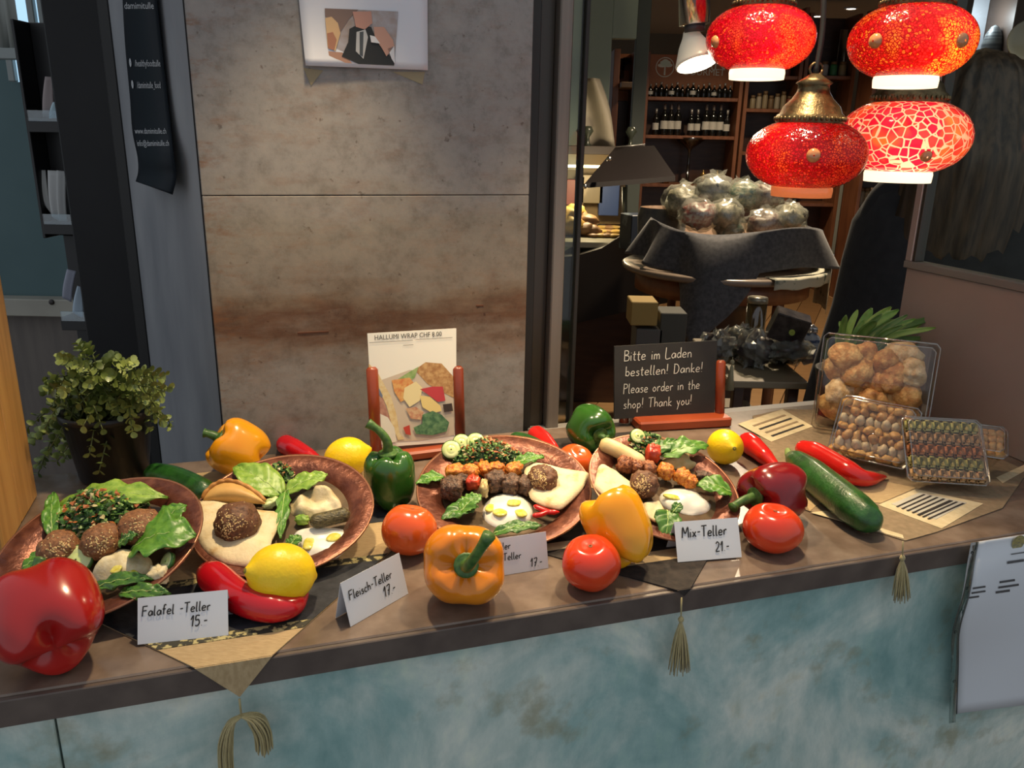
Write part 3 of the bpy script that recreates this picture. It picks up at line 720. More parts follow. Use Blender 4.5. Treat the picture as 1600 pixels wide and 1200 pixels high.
# round table with wrapped gift baskets
def round_table():
    YT = 3.75
    c = px(1128, 412, YT); zt = c[2]
    r = thing('round_table', 'round brown table carrying cloth covered baskets of wrapped packets', 'table', (c[0], c[1], 0))
    R = .46
    m_tt = mat('worn table top', (.20, .155, .12), (.26, .20, .155), 5, .3)
    part('table_top', xf(lathe([(.001, zt - .03), (R - .01, zt - .03), (R, zt - .02), (R, zt - .006), (R - .01, zt), (.001, zt)], 40, False), None, (c[0], c[1], 0)), m_tt, r)
    part('apron', xf(lathe([(R * .84, zt - .12), (R * .86, zt - .12), (R * .86, zt - .03), (R * .84, zt - .03)], 32, False), None, (c[0], c[1], 0)), m_wood, r)
    part('pedestal', xf(lathe([(.001, .0), (.30, .0), (.30, .04), (.16, .08), (.15, zt - .2), (.2, zt - .12), (.001, zt - .12)], 24, False), None, (c[0], c[1], 0)), m_wood2, r)
    for a in (0.4, 2.0, 3.6, 5.2):
        p = np.array([c[0] + R * .8 * math.cos(a), c[1] + R * .8 * math.sin(a), 0])
        part('leg', tube([p, p + np.array([0, 0, zt - .03])], .022, 8), m_wood, r)
    return c, zt
RTC, RTZ = round_table()
def baskets():
    c, zt = RTC, RTZ
    m_cl = mat('charcoal patterned shawl', (.045, .045, .052), (.085, .083, .09), 60, .85, sheen=.2)
    # printed cloth hanging over the table edge at right
    def cl(s, t):
        a = -1.35 + s * 1.5; rr = .40 + t * .16
        p = np.array([c[0] + min(rr, .475) * math.cos(a), c[1] + min(rr, .475) * math.sin(a), zt + .004])
        if rr > .475: p[2] -= (rr - .475) * (2.2 if s > .6 else .5); 
        p[2] += .004 * math.sin(s * 30) * t; return p
    solo('printed_cloth', grid(cl, 24, 14, .002), mat('cream printed cloth', (.44, .42, .33), (.12, .15, .12), 24, .85, lo=.58, hi=.66), 'cream printed cloth hanging off the right side of the round table', 'cloth')
    # large basket under a charcoal shawl
    ctr = px(1145, 392, 3.72); ctr[2] = zt
    def rim(s, k): return np.array([ctr[0] + k * .36 * math.cos(s), ctr[1] + k * .30 * math.sin(s), 0])
    bk = thing('gift_basket', 'wide woven basket full of wrapped packets under a charcoal shawl', 'basket', ctr)
    part('basket_bowl', xf(lathe([(.001, .004), (.24, .004), (.31, .13), (.335, .165), (.32, .165), (.22, .03), (.001, .03)], 36, False), np.diag([1.08, .9, 1]), ctr), mat('brown wicker', (.11, .055, .025), (.16, .085, .04), 50, .7, bump=.5), bk)
    def tipw(a): return max(0.0, 1 - abs(a + 1.95) / .42)
    solo('shawl', grid(lambda s, t: (lambda a, q: np.array([ctr[0] + (.345 + (.06 * q + .20 * tipw(a) * math.sqrt(q)) + .045 * math.sin(a * 9) * q) * 1.1 * math.cos(a), ctr[1] + (.335 + (.03 * q + .20 * tipw(a) * math.sqrt(q)) + .02 * math.sin(a * 7) * q) * .95 * math.sin(a),
        zt + .185 - q * (.168 + .27 * tipw(a)) - .02 * math.cos(3 * a)]))(-math.pi + s * math.pi * 1.18 - .2, t), 60, 16, .003), m_cl, 'charcoal patterned shawl draped over the front of the gift basket', 'shawl')
    # packets wrapped in cellophane
    m_cel = film_mat('milky cellophane', (.9, .9, .86), (.50, .50, .44), .20, .08, .25)
    fills = [mat('pack fill %d' % i, a, b, 60, .4, bump=.6, lo=.4, hi=.6) for i, (a, b) in enumerate((((.28, .06, .05), (.55, .50, .46)), ((.20, .20, .13), (.42, .38, .28)), ((.05, .12, .08), (.32, .32, .22)), ((.14, .07, .06), (.36, .28, .24)), ((.16, .17, .16), (.30, .30, .25))))]
    pk = [(1092, 330, 0, .085, 'red and white sweets packet at the left front of the gift basket'), (1135, 330, 1, .085, 'olive packet in the middle of the gift basket'), (1140, 352, 2, .075, 'green packet at the front of the gift basket'),
          (1195, 345, 3, .085, 'plum coloured packet at the right front of the gift basket'), (1235, 335, 1, .08, 'tan packet at the far right of the gift basket'), (1195, 312, 4, .08, 'grey green packet right of centre in the gift basket'),
          (1160, 300, 2, .085, 'dark packet near the top of the gift basket'), (1115, 295, 4, .10, 'pale packet peaking at the top of the gift basket'), (1065, 310, 1, .10, 'pale olive packet at the left of the gift basket'), (1195, 300, 3, .08, 'packet with a red patch at the top right of the gift basket')]
    for i, (x, y, k, s, lb) in enumerate(pk):
        p = px(x, y + 6, 3.66 + (.08 if y < 320 else -.05) + .02 * (i % 3)); 
        t = thing('wrapped_packet', lb, 'packet', p, 'wrapped packets in the gift basket')
        V, F = blob(s, s * .8, s * .75, .25, 2.5, i + 3, 20, 12); part('filling', xf((V * .88, F), rotz(i), p), fills[k], t)
        part('wrapper', xf(blob(s * 1.06, s * .88, s * .84, .16, 3.0, i + 40, 26, 16), rotz(i), p), m_cel, t, 'crinkled clear wrapper')
        tp = p + np.array([.02 * math.sin(i), 0, s * .7])
        V = [tp]; F = []
        for j in range(9):
            a = 2 * math.pi * j / 9; V.append(tp + np.array([s * .4 * math.cos(a), s * .22 * math.sin(a), s * (.26 + .12 * math.sin(3 * a + i))]))
        F = [(0, 1 + j, 1 + (j + 1) % 9) for j in range(9)]
        part('wrapper_frill', (np.array(V), F), m_cel, t, smooth=False)
    # second smaller basket at the left on the table
    b2 = px(1032, 372, 3.95); b2[2] = zt
    q = thing('tall_basket', 'tall brown wicker basket at the left edge of the round table', 'basket', b2)
    part('basket_body', xf(lathe([(.001, 0), (.075, 0), (.10, .22), (.105, .235), (.09, .235), (.065, .02), (.001, .02)], 24, False), None, b2), mat('brown wicker', (.11, .055, .025), (.16, .085, .04), 50, .7, bump=.5), q)
    part('scarf', xf(lathe([(.108, .235), (.118, .19), (.112, .10), (.12, .04)], 24, False), None, b2), mat('grey blue scarf', (.10, .11, .12), (.17, .17, .16), 30, .9), q)
    b3 = px(1000, 345, 4.2); b3[2] = zt
    solo('gift_box', cbox(b3 + np.array([0, 0, .09]), (.16, .14, .18), .004, rotz(.3)), mat('navy gift box', (.02, .03, .055), (.16, .20, .22), 9, .5, lo=.5, hi=.6), 'navy gift box with pale paper left of the wicker basket', 'box', smooth=False)
baskets()

# low stand right behind the counter with dark packets
def low_stand():
    YL = 2.15
    z = px(1200, 597, YL)[2]; x0 = px(1140, 597, YL)[0]; x1 = px(1266, 597, YL)[0]
    r = thing('low_stand', 'low pale topped stand behind the counter holding dark packets', 'stand', ((x0 + x1) / 2, YL + .2, 0))
    part('stand_top', wbox(x0, x1, YL, YL + .5, z - .02, z), mat('pale oak top', (.24, .19, .12), rough=.5), r, smooth=False)
    for x in (x0 + .02, x1 - .05):
        for y in (YL + .02, YL + .45): part('leg', wbox(x, x + .03, y, y + .03, 0, z - .02), m_wood2, r, smooth=False)
    tz = px(1143, 577, YL - .012)
    part('tassel', join(tube([tz + ZD * .035, tz], .0012, 6), xf(blob(.006, .006, .007, 0), None, tz + ZD * .02), xf(lathe([(.001, .012), (.004, .008), (.013, -.058), (.001, -.06)], 14, False), None, tz)), mat('straw thread', (.34, .30, .18), rough=.8), r, 'pale tassel')
    part('lower_shelf', wbox(x0 + .03, x1 - .03, YL + .03, YL + .47, z - .22, z - .2), mat('pale oak top', (.24, .19, .12), rough=.5), r, smooth=False)
    m_cel = film_mat('milky cellophane', (.9, .9, .86), (.50, .50, .44), .20, .08, .25)
    fl = [mat('dark packet foil %d' % i, a, b, 30, .3, bump=.4) for i, (a, b) in enumerate((((.03, .022, .022), (.10, .08, .07)), ((.06, .06, .045), (.16, .15, .11)), ((.05, .045, .06), (.12, .10, .08))))]
    data = [(1232, 510, .05, .055, 0, 'black boxed packet with yellow dot leaning behind the counter'), (1180, 560, .06, .05, 2, 'dark crumpled packet in the middle of the low stand'), (1225, 570, .055, .04, 1, 'grey clear packet at the front of the low stand'),
            (1150, 575, .05, .045, 1, 'olive dark packet beside the chalkboard post'), (1235, 545, .06, .03, 2, 'flat packet with tan rim on the low stand'), (1120, 540, .05, .04, 0, 'dark packet half behind the chalkboard')]
    for i, (x, y, s, h, k, lb) in enumerate(data):
        p = px(x, y, YL + .12 + .05 * (i % 4)); p[2] = max(p[2], z + h)
        t = thing('dark_packet', lb, 'packet', p, 'packets on the low stand')
        if i == 0:
            part('carton', cbox(p, (.10, .05, .085), .003, rotz(-.2) @ frame((.3, -.3, 1))), fl[0], t, smooth=False)
            part('sticker', xf(lathe([(.001, .001), (.009, .001)], 12, False), frame((0, -1, .2)), p + np.array([.0, -.034, -.01])), mat('lime sticker', (.35, .42, .06), rough=.5), t)
        else:
            part('filling', xf(blob(s, s * .8, h, .3, 2.6, i + 60), rotz(i * 2), p), fl[k], t)
            part('wrapper', xf(blob(s * 1.1, s * .9, h * 1.15, .4, 4, i + 80, 20, 12), rotz(i), p), m_cel, t, smooth=False)
    p = px(1180, 505, YL + .3); p[2] = z
    t = thing('glass_jar', 'clear cylindrical glass jar standing on the low stand', 'jar', p)
    part('jar_body', xf(lathe([(.001, .002), (.028, .002), (.030, .01), (.030, .165), (.028, .165), (.027, .012), (.001, .012)], 20, False), None, p), clear('jar glass', (.55, .55, .46), 1.6, .1, .06), t)
    part('lid', xf(lathe([(.001, .182), (.03, .182), (.032, .165), (.001, .165)], 20, False), None, p), mat('tin lid', (.30, .27, .20), rough=.3, metal=.6), t)
    p = px(1262, 560, YL + .2); p[2] = z
    t = thing('striped_bag', 'blue and white striped bag at the right of the low stand', 'bag', p)
    part('bag_body', xf(blob(.032, .03, .05, .15, 3, 5), None, p + np.array([0, 0, .05])), mat('blue striped paper', (.06, .10, .20), (.42, .46, .52), 14, .4, stretch=(1, 1, 4), lo=.48, hi=.52), t)
    part('bag_neck', xf(blob(.018, .016, .016, .2, 3, 6), None, p + np.array([0, 0, .105])), mat('silver foil', (.55, .55, .55), rough=.25, metal=.8), t)
    # packets further left and a yellow box on the floor stand
    for i, (x, y, c, lb) in enumerate(((1005, 488, (.36, .24, .07), 'yellow cardboard box below the round table'), (1012, 530, (.10, .095, .09), 'grey carton below the yellow box'), (1050, 505, (.07, .07, .06), 'dark carton under the hanging shawl corner'))):
        p = px(x, y, 3.0)
        solo('carton', wbox(p[0] - .05, p[0] + .05, 2.97, 3.1, .25 if i else p[2] - .045, p[2] + .045), mat('carton %d' % i, c, rough=.6), lb, 'box', smooth=False)
    p = px(1030, 520, 3.05); solo('low_bench', wbox(p[0] - .3, p[0] + .25, 2.7, 3.15, 0, .25), m_wood2, 'dark low bench under the cartons beside the deli counter', 'bench', smooth=False)
low_stand()

# cream counter with dark glass behind the person, lit niche with a dome
def right_things():
    Y = 2.75
    a = px(1538, 345, Y); b_ = px(1680, 470, Y)
    r = thing('cream_counter', 'cream rounded counter with dark glass top at the far right', 'counter', ((a[0] + b_[0]) / 2, Y + .2, 0))
    W = b_[0] - a[0]
    prof = [(0, 0), (0, a[2] - .05), (.02, a[2] - .01), (.06, a[2]), (.5, a[2]), (.5, 0)]
    part('body', prism([(y, z) for y, z in prof], np.array([0, 1.0, 0]), ZD, np.array([1.0, 0, 0]), (a[0], Y, 0), W), mat('cream lacquer', (.50, .46, .36), rough=.25), r, smooth=False)
    g = px(1600, 350, Y)[2]; g2 = px(1600, 318, Y)[2]
    part('glass_hood', wbox(a[0] + .02, b_[0], Y + .14, Y + .45, a[2] + .001, g2 + .12), mat('blue grey hood', (.06, .085, .095), rough=.15), r, smooth=False)
    t2 = px(1592, 322, Y + .05)
    solo('paper_roll', tube([t2, t2 + np.array([.16, 0, -.012])], .018, 14), mat('white roll', (.55, .56, .50), rough=.6), 'white paper roll lying above the cream counter', 'roll')
    YN = 5.2
    n0, n1 = px(1502, 105, YN), px(1568, 105, YN)
    c = thing('lit_niche', 'pale lit niche between wooden posts at the upper right', 'niche', ((n0[0] + n1[0]) / 2, YN, 0))
    part('back_board', wbox(n0[0], n1[0], YN + .28, YN + .30, n0[2], 2.5), mat('pale blue grey board', (.30, .32, .35), rough=.6), c, smooth=False)
    part('shelf', wbox(n0[0], n1[0], YN, YN + .28, n0[2] - .03, n0[2]), m_wood, c, smooth=False)
    part('cabinet', wbox(n0[0], n1[0] + .3, YN + .02, YN + .28, 0, n0[2] - .03), m_wood2, c, smooth=False)
    for x in (n0[0] - .12, n1[0]): part('post', wbox(x, x + .12, YN - .02, YN + .3, 0, 2.5), mat('umber post', (.055, .035, .025), rough=.5), c, smooth=False)
    point_light('niche_light', ((n0[0] + n1[0]) / 2, YN + .1, 2.2), 5, (.85, .9, 1), .05)
    d = px(1545, 98, YN + .1); d[2] = n0[2]
    solo('domed_ornament', xf(lathe([(.001, 0), (.055, 0), (.06, .06), (.058, .14), (.045, .2), (.02, .24), (.001, .25)], 18, False), None, d), mat('grey banded dome', (.04, .045, .05), (.12, .13, .13), 4, .4, stretch=(.2, .2, 14), lo=.45, hi=.55), 'dark banded dome ornament in the lit niche', 'ornament')
    for i, (x, h, m) in enumerate(((1512, .06, 3), (1520, .07, 6), (1558, .05, 6))):
        p = px(x, 98, YN + .06); p[2] = n0[2]
        jar(p, .025, h, m_items[m], ('blue jar at the left of the lit niche', 'pale jar beside the dome ornament', 'pale jar at the right of the lit niche')[i], 'jars in the lit niche')
    p = px(1606, 62, 4.6)
    solo('wall_plate', xf(lathe([(.001, 0), (.07, .0), (.095, .015), (.10, .012), (.07, -.006), (.001, -.006)], 28, False), frame((-.3, -1, 0)), p), mat('ivory glaze', (.35, .34, .28), rough=.25), 'pale round plate hanging at the upper right edge', 'plate')
right_things()
# ---------------------------------------------------------------- mosaic lamps
def mosaic(name, cell, hot, deep, grout, scale, orange, lines=.05):
    m, nt, b, N, L = node_mat(name)
    N.remove(b); out = N['Material Output']
    tc = N.new('ShaderNodeTexCoord'); vec = tc.outputs['Object']
    v = N.new('ShaderNodeTexVoronoi'); v.inputs['Scale'].default_value = scale; L.new(vec, v.inputs['Vector'])
    e = N.new('ShaderNodeTexVoronoi'); e.feature = 'DISTANCE_TO_EDGE'; e.inputs['Scale'].default_value = scale; L.new(vec, e.inputs['Vector'])
    sp = N.new('ShaderNodeSeparateColor'); L.new(v.outputs['Color'], sp.inputs[0])
    r = ramp(N, [(0, deep), (.45, cell), (.75, cell), (1, hot)]); L.new(sp.outputs[0], r.inputs[0])
    big = noise_node(nt, vec, 16, 2, .5)
    rb = ramp(N, [(.52, (0, 0, 0)), (.68, (1, 1, 1))]); L.new(big, rb.inputs[0])
    c = mixc(nt, rb.outputs[0], r.outputs[0], mixc(nt, sp.outputs[1], orange, hot))
    re = ramp(N, [(0, (1, 1, 1)), (lines, (1, 1, 1)), (lines + .03, (0, 0, 0))]); L.new(e.outputs['Distance'], re.inputs[0])
    c = mixc(nt, re.outputs[0], c, grout)
    t = N.new('ShaderNodeBsdfTranslucent'); L.new(c, t.inputs[0])
    d = N.new('ShaderNodeBsdfDiffuse'); L.new(c, d.inputs[0])
    g = N.new('ShaderNodeBsdfGlossy'); g.inputs['Roughness'].default_value = .12
    fr = N.new('ShaderNodeFresnel'); fr.inputs[0].default_value = 1.45
    m1 = N.new('ShaderNodeMixShader'); m1.inputs[0].default_value = .14; L.new(t.outputs[0], m1.inputs[1]); L.new(d.outputs[0], m1.inputs[2])
    m2 = N.new('ShaderNodeMixShader'); L.new(fr.outputs[0], m2.inputs[0]); L.new(m1.outputs[0], m2.inputs[1]); L.new(g.outputs[0], m2.inputs[2])
    bp = N.new('ShaderNodeBump'); bp.inputs['Strength'].default_value = .4; bp.inputs['Distance'].default_value = .002
    L.new(e.outputs['Distance'], bp.inputs['Height'])
    L.new(bp.outputs[0], g.inputs['Normal'])
    L.new(m2.outputs[0], out.inputs[0]); return m
RED = (.60, .004, .026); DEEP = (.30, .002, .014); ORA = (.85, .065, .008); YEL = (.95, .34, .03)
mos = [mosaic('red bead mosaic', RED, (.95, .10, .02), DEEP, (.30, .002, .004), 330, ORA, .10),
       mosaic('crimson bead mosaic', (.52, .005, .014), (.75, .06, .012), (.25, .002, .006), (.25, .002, .002), 300, (.72, .10, .012), .12),
       mosaic('red amber mosaic', (.70, .012, .014), (.95, .20, .02), (.40, .004, .008), (.30, .003, .003), 280, YEL, .10),
       mosaic('pink crackle mosaic', (.55, .010, .045), (.85, .06, .04), (.36, .005, .025), (.80, .42, .34), 80, (.90, .20, .03), .045)]
m_brass = mat('aged brass', (.10, .07, .035), (.20, .145, .07), 90, .38, metal=.9, bump=.3)
m_cord = mat('black braided cord', (.010, .009, .009), rough=.6)
m_rim = glow('milk glass rim', (1, .78, .50), 1.6)
m_bulb = glow('lamp bulb', (1, .75, .42), 8)
m_bead = mat('clear glass bead', (.55, .22, .08), rough=.08, spec=.9)
def mosaic_lamp(label, x, y, wpx, D, m, hgt, power, capz, beads, bulb=(0, 0, 0), rimc=m_rim):
    c = CAM + ray(x, y) * D; R = wpx / FPX * D / 2 * .985
    H = hgt * R
    r = thing('mosaic_lamp', label, 'lamp', c - np.array([0, 0, H * 1.02]), 'red mosaic pendant lamps')
    prof = []
    for k in range(21):
        t = k / 20; a = -1.13 + t * 2.26
        prof.append((R * max(math.cos(a), 0) ** .78, H * math.sin(a) * (1.12 if a < 0 else 1.08)))
    zb, rb = prof[0][1], prof[0][0]; zt_, rt = prof[-1][1], prof[-1][0]
    part('glass_globe', xf(lathe(prof, 48, False), None, c), m, r, 'red mosaic glass globe')
    part('rim', xf(lathe([(rb * .97, zb + .002), (rb * 1.0, zb - .004), (rb * .98, zb - R * .17), (rb * .9, zb - R * .17), (rb * .9, zb)], 36, False), None, c), rimc, r, 'pale glass rim')
    s = R / .075
    cp = [(rt * 1.02, zt_ - .004 * s), (rt * 1.10, zt_ + .001 * s), (rt * 1.08, zt_ + .008 * s), (rt * .98, zt_ + .011 * s), (rt * .90, zt_ + .019 * s), (rt * .66, zt_ + .028 * s), (rt * .52, zt_ + .036 * s), (rt * .48, zt_ + .044 * s), (rt * .58, zt_ + .047 * s), (rt * .34, zt_ + .053 * s), (.006, zt_ + .058 * s), (.001, zt_ + .058 * s)]
    cap = part('cap', xf(lathe(cp, 32, False), None, c), m_brass, r, 'pierced aged brass cap')
    kn = [xf(blob(.0022 * s, .0022 * s, .003 * s, 0, 1, 0, 6, 4), None, c + np.array([rt * 1.10 * math.cos(a), rt * 1.10 * math.sin(a), zt_ + .004 * s])) for a in np.linspace(0, 2 * math.pi, 40, endpoint=False)]
    part('beading', join(*kn), m_brass, cap, kind='stuff')
    P0 = c + np.array([0, 0, zt_ + .057 * s]); P1 = P0.copy(); P1[2] = 2.6
    path = smoothpath([P0, P0 + np.array([.002, 0, .05]), P0 + np.array([-.003, 0, .12]), P0 + np.array([.003, 0, .2]), P1], 24)
    part('cord', tube(path, .0035, 8), m_cord, r)
    ring_ = tube([P0 + np.array([math.cos(a) * .008, 0, .006 + math.sin(a) * .008]) for a in np.linspace(0, 2 * math.pi, 13)], .0018, 6)
    part('ring', ring_, m_brass, r)
    part('bulb', xf(blob(.009, .009, .010, 0), None, c + np.array(bulb)), m_bulb, r)
    for (bx, by) in beads:
        d = ray(bx, by)
        # nearest point of the globe along the line of sight
        best = None
        for t in np.linspace(D - R * 1.1, D + R * .2, 60):
            p = CAM + d * t - c
            rr = math.hypot(p[0], p[1]); zz_ = p[2]
            i = min(range(len(prof)), key=lambda k: abs(prof[k][1] - zz_))
            if rr <= prof[i][0]: best = p + c; break
        if best is not None:
            n = best - c; n = n / np.linalg.norm(n)
            part('glass_bead', xf(lathe([(.0075, -.002), (.0085, 0), (.007, .003), (.004, .0045), (.001, .005)], 16, False), frame(n), best), m_bead, r)
    l = point_light('mosaic_lamp_light', c + np.array(bulb), power, (1, .72, .42), .018)
    return r
mosaic_lamp('red bead mosaic lamp hanging at the upper left of the lamp group', 1188, 60, 150, 1.26, mos[0], .545, .26, 0, [(1118, 65)], (.012, -.040, -.012))
mosaic_lamp('deep crimson mosaic lamp with ornate brass cap, lowest of the four', 1259, 241, 168, 1.15, mos[1], .53, .13, 0, [(1271, 243)], (-.036, -.024, .012), mat('amber rim glass', (.75, .16, .06), rough=.2, emit=(1, .28, .08), es=.35))
mosaic_lamp('red and amber mosaic lamp at the upper right of the lamp group', 1424, 65, 160, 1.14, mos[2], .545, .24, 0, [(1368, 64), (1503, 63)], (.014, -.038, -.010))
mosaic_lamp('pink crackle mosaic lamp at the lower right, brightest of the four', 1412, 213, 172, 1.36, mos[3], .53, .34, 0, [(1447, 244)], (-.012, -.046, -.012))

# chrome spot lamp beside the lamps
def spot_fixture():
    c = CAM + ray(1086, 84) * 1.32
    r = thing('spot_lamp', 'chrome spotlight with a white conical bulb left of the red lamps', 'lamp', c - np.array([0, 0, .03]))
    ax = frame((.22, -.34, -1))
    e = np.array([-.10, .02, 1.0]); e /= np.linalg.norm(e)
    ms = mat('polished chrome', (.62, .64, .68), rough=.16, metal=1)
    part('body', tube([c + e * .040, c + e * .16], .0225, 24), ms, r)
    part('collar', tube([c + e * .030, c + e * .041], .015, 20), mat('dark collar', (.05, .05, .05), rough=.4), r)
    cone = [(.011, -.034), (.014, -.026), (.022, -.012), (.029, .006), (.0315, .012), (.0315, .016), (.029, .016)]
    part('bulb_cone', xf(lathe(cone, 28, False), ax, c), mat('frosted reflector', (.58, .54, .46), rough=.3, emit=(1, .85, .6), es=.12), r)
    part('lens', xf(lathe([(.001, .0195), (.018, .019), (.0295, .0165)], 28, False), ax, c), glow('spot lens', (1, .88, .65), 9), r)
    part('arm', tube([c + e * .16, c + e * .16 + np.array([0, 0, .4])], .006, 10), ms, r)
    spot_light('spot_lamp_light', c - e * .022, K(.33, .20, 1.0), 24, 100, WARM, .028, .8)
spot_fixture()
for i, (p, a, e, ang) in enumerate(SPOTS):     # the two track lamps above the picture
    d = a - p; d = d / np.linalg.norm(d)
    r = thing('track_lamp', ('chrome track lamp above the rusty panel, over the plates', 'chrome track lamp above the counter, over the peppers at right')[i], 'lamp', p)
    part('housing', xf(lathe([(.001, -.10), (.03, -.10), (.035, -.09), (.035, .0), (.031, .0), (.03, -.02), (.001, -.02)], 24, False), frame(d), p), mat('polished chrome', (.62, .64, .68), rough=.16, metal=1), r)
    part('lens', xf(lathe([(.001, -.012), (.029, -.010)], 24, False), frame(d), p), glow('spot lens', (1, .88, .65), 9), r)
    part('arm', tube([p - d * .08, p - d * .08 + np.array([0, 0, .5])], .007, 8), mat('polished chrome', (.62, .64, .68), rough=.16, metal=1), r)

# ---------------------------------------------------------------- person in black behind the partition
def person():
    Y = 2.0
    base = WY(1500, 300, Y); X = base[0]
    fwd = np.array([.45, .89, 0]); fwd /= np.linalg.norm(fwd); lf = np.array([-fwd[1], fwd[0], 0])   # facing away and a little right
    S = 1.66 / 1.70
    def B(s, f, z): return np.array([X, Y, 0]) + (-lf * s + fwd * f) * S + np.array([0, 0, z * S])
    pts, rad, ed = [], [], []
    def chain(st, seq):
        k = st
        for p, r in seq:
            pts.append(B(*p)); rad.append(r); n = len(pts) - 1
            if k is not None: ed.append((k, n))
            k = n
        return k
    pel = chain(None, [((0, 0, .93), (.205, .13))])
    ch = chain(pel, [((0, 0, 1.03), (.185, .12)), ((0, .01, 1.17), (.175, .12)), ((0, 0, 1.32), (.165, .11)), ((0, -.01, 1.40), (.09, .075))])
    nk = chain(ch, [((0, 0, 1.46), (.052, .052)), ((0, .015, 1.51), (.052, .055))])
    hd = chain(nk, [((0, .03, 1.57), (.068, .085)), ((0, .03, 1.63), (.07, .09)), ((0, .02, 1.675), (.045, .055))])
    hands = []
    for s in (-1, 1):
        a = chain(ch, [((s * .16, -.01, 1.37), (.062, .062)), ((s * .19, -.02, 1.22), (.05, .05)),
                       ((s * .21, -.02 if s < 0 else .02, 1.08), (.043, .043)), ((s * .20, .12, 1.00), (.036, .036)), ((s * .165, .22, .97), (.027, .025))])
        h = chain(a, [((s * .15, .27, .945), (.036, .018)), ((s * .135, .31, .94), (.038, .016))])
        hands.append((s, h))
        for k in range(4):
            o = (k - 1.5) * .019
            chain(h, [((s * .13 + o, .345, .938), (.0095, .0095)), ((s * .13 + o * 1.1, .375 - .004 * abs(k - 1.5), .928), (.009, .009)), ((s * .13 + o * 1.1, .395 - .006 * abs(k - 1.5), .912), (.008, .008))])
        chain(h - 1, [((s * .15 - s * .045, .285, .94), (.011, .011)), ((s * .15 - s * .06, .32, .935), (.0095, .0095))])
        kq = chain(pel, [((s * .085, 0, .86), (.095, .10)), ((s * .095, .0, .66), (.078, .082)), ((s * .095, .015, .48), (.058, .062)), ((s * .10, -.015, .30), (.055, .058)), ((s * .10, -.01, .11), (.038, .04)), ((s * .10, .0, .055), (.042, .045))])
        chain(kq, [((s * .105, .09, .04), (.042, .032)), ((s * .11, .16, .03), (.036, .022))])
    me = bpy.data.meshes.new('body'); me.from_pydata([tuple(p) for p in pts], ed, [])
    o = bpy.data.objects.new('body', me); col.objects.link(o)
    md = o.modifiers.new('s', 'SKIN'); md.use_smooth_shade = True
    for i, r in enumerate(rad): me.skin_vertices[0].data[i].radius = r; me.skin_vertices[0].data[i].use_root = (i == 0)
    sb = o.modifiers.new('d', 'SUBSURF'); sb.levels = 2; sb.render_levels = 2
    dg = bpy.context.evaluated_depsgraph_get(); ev = bpy.data.meshes.new_from_object(o.evaluated_get(dg))
    V = np.array([v.co[:] for v in ev.vertices]); F = [tuple(p.vertices) for p in ev.polygons]
    bpy.data.objects.remove(o)
    zc = np.array([V[list(f)].mean(0) for f in F]); hx = []
    hb = np.array([pts[h] for s, h in hands])
    for c in zc:
        hand = min(np.linalg.norm(c - q) for q in hb) < .085 and ((c - hb[0]) @ fwd > -.02 or (c - hb[1]) @ fwd > -.02)
        hx.append(1 if (c[2] > 1.47 * S or hand) else (3 if c[2] < .07 else (2 if c[2] < .92 * S else 0)))
    sk = mat('skin', (.46, .26, .18), rough=.5, sss=.1)
    r = thing('person', 'person in black clothes with long dark hair standing behind the glass', 'person', (X, Y, 0))
    part('body', (V, F), [mat('black jersey', (.009, .009, .011), (.013, .013, .015), 20, .8, sheen=.1), sk, mat('black trousers', (.008, .008, .010), rough=.8), mat('dark shoes', (.012, .010, .010), rough=.4)], r, 'black sweater and trousers', idx=hx)
    cx = B(-.01, .0, 0); lay = []
    for z, w_, d_ in ((1.44, .075, .07), (1.41, .13, .10), (1.37, .195, .125), (1.30, .225, .14), (1.20, .235, .15), (1.08, .245, .16), (.98, .265, .17), (.88, .285, .18), (.78, .295, .185), (.775, .28, .17)):
        lay.append([cx + (-lf * w_ * math.cos(t) * (1 + .02 * math.sin(5 * t + z * 9)) + fwd * d_ * math.sin(t)) * S + ZD * z * S for t in np.linspace(0, 2 * math.pi, 40, endpoint=False)])
    V = np.array(lay).reshape(-1, 3); F = [(i * 40 + k, i * 40 + (k + 1) % 40, (i + 1) * 40 + (k + 1) % 40, (i + 1) * 40 + k) for i in range(9) for k in range(40)]
    part('long_sweater', (V, F), mat('black knit', (.008, .008, .010), (.014, .014, .016), 40, .85, sheen=.1, bump=.3), r, 'loose black sweater')
    # face
    fc = B(0, .115, 1.60)
    part('nose', xf(blob(.013, .018, .022, .05, 1, 2, 10, 7), frame(fwd + np.array([0, 0, .4]), -lf), B(0, .122, 1.595)), sk, r)
    for s in (-1, 1):
        e = part('eye', xf(blob(.011, .011, .009, 0, 1, 0, 10, 7), None, B(s * .03, .108, 1.615)), mat('eye white', (.6, .58, .55), rough=.2), r)
        part('iris', xf(lathe([(.001, .0115), (.005, .0105)], 10, False), frame(fwd), B(s * .03, .108, 1.615)), mat('brown iris', (.03, .015, .008), rough=.2), e)
        part('ear', xf(blob(.008, .016, .028, .1, 1, 3, 10, 7), np.array([-lf, fwd, ZD]).T, B(s * .074, .02, 1.60)), sk, r)
    part('mouth', xf(blob(.022, .008, .006, .05, 1, 4, 10, 7), np.array([-lf, fwd, ZD]).T, B(0, .113, 1.555)), mat('lips', (.35, .12, .10), rough=.4), r)
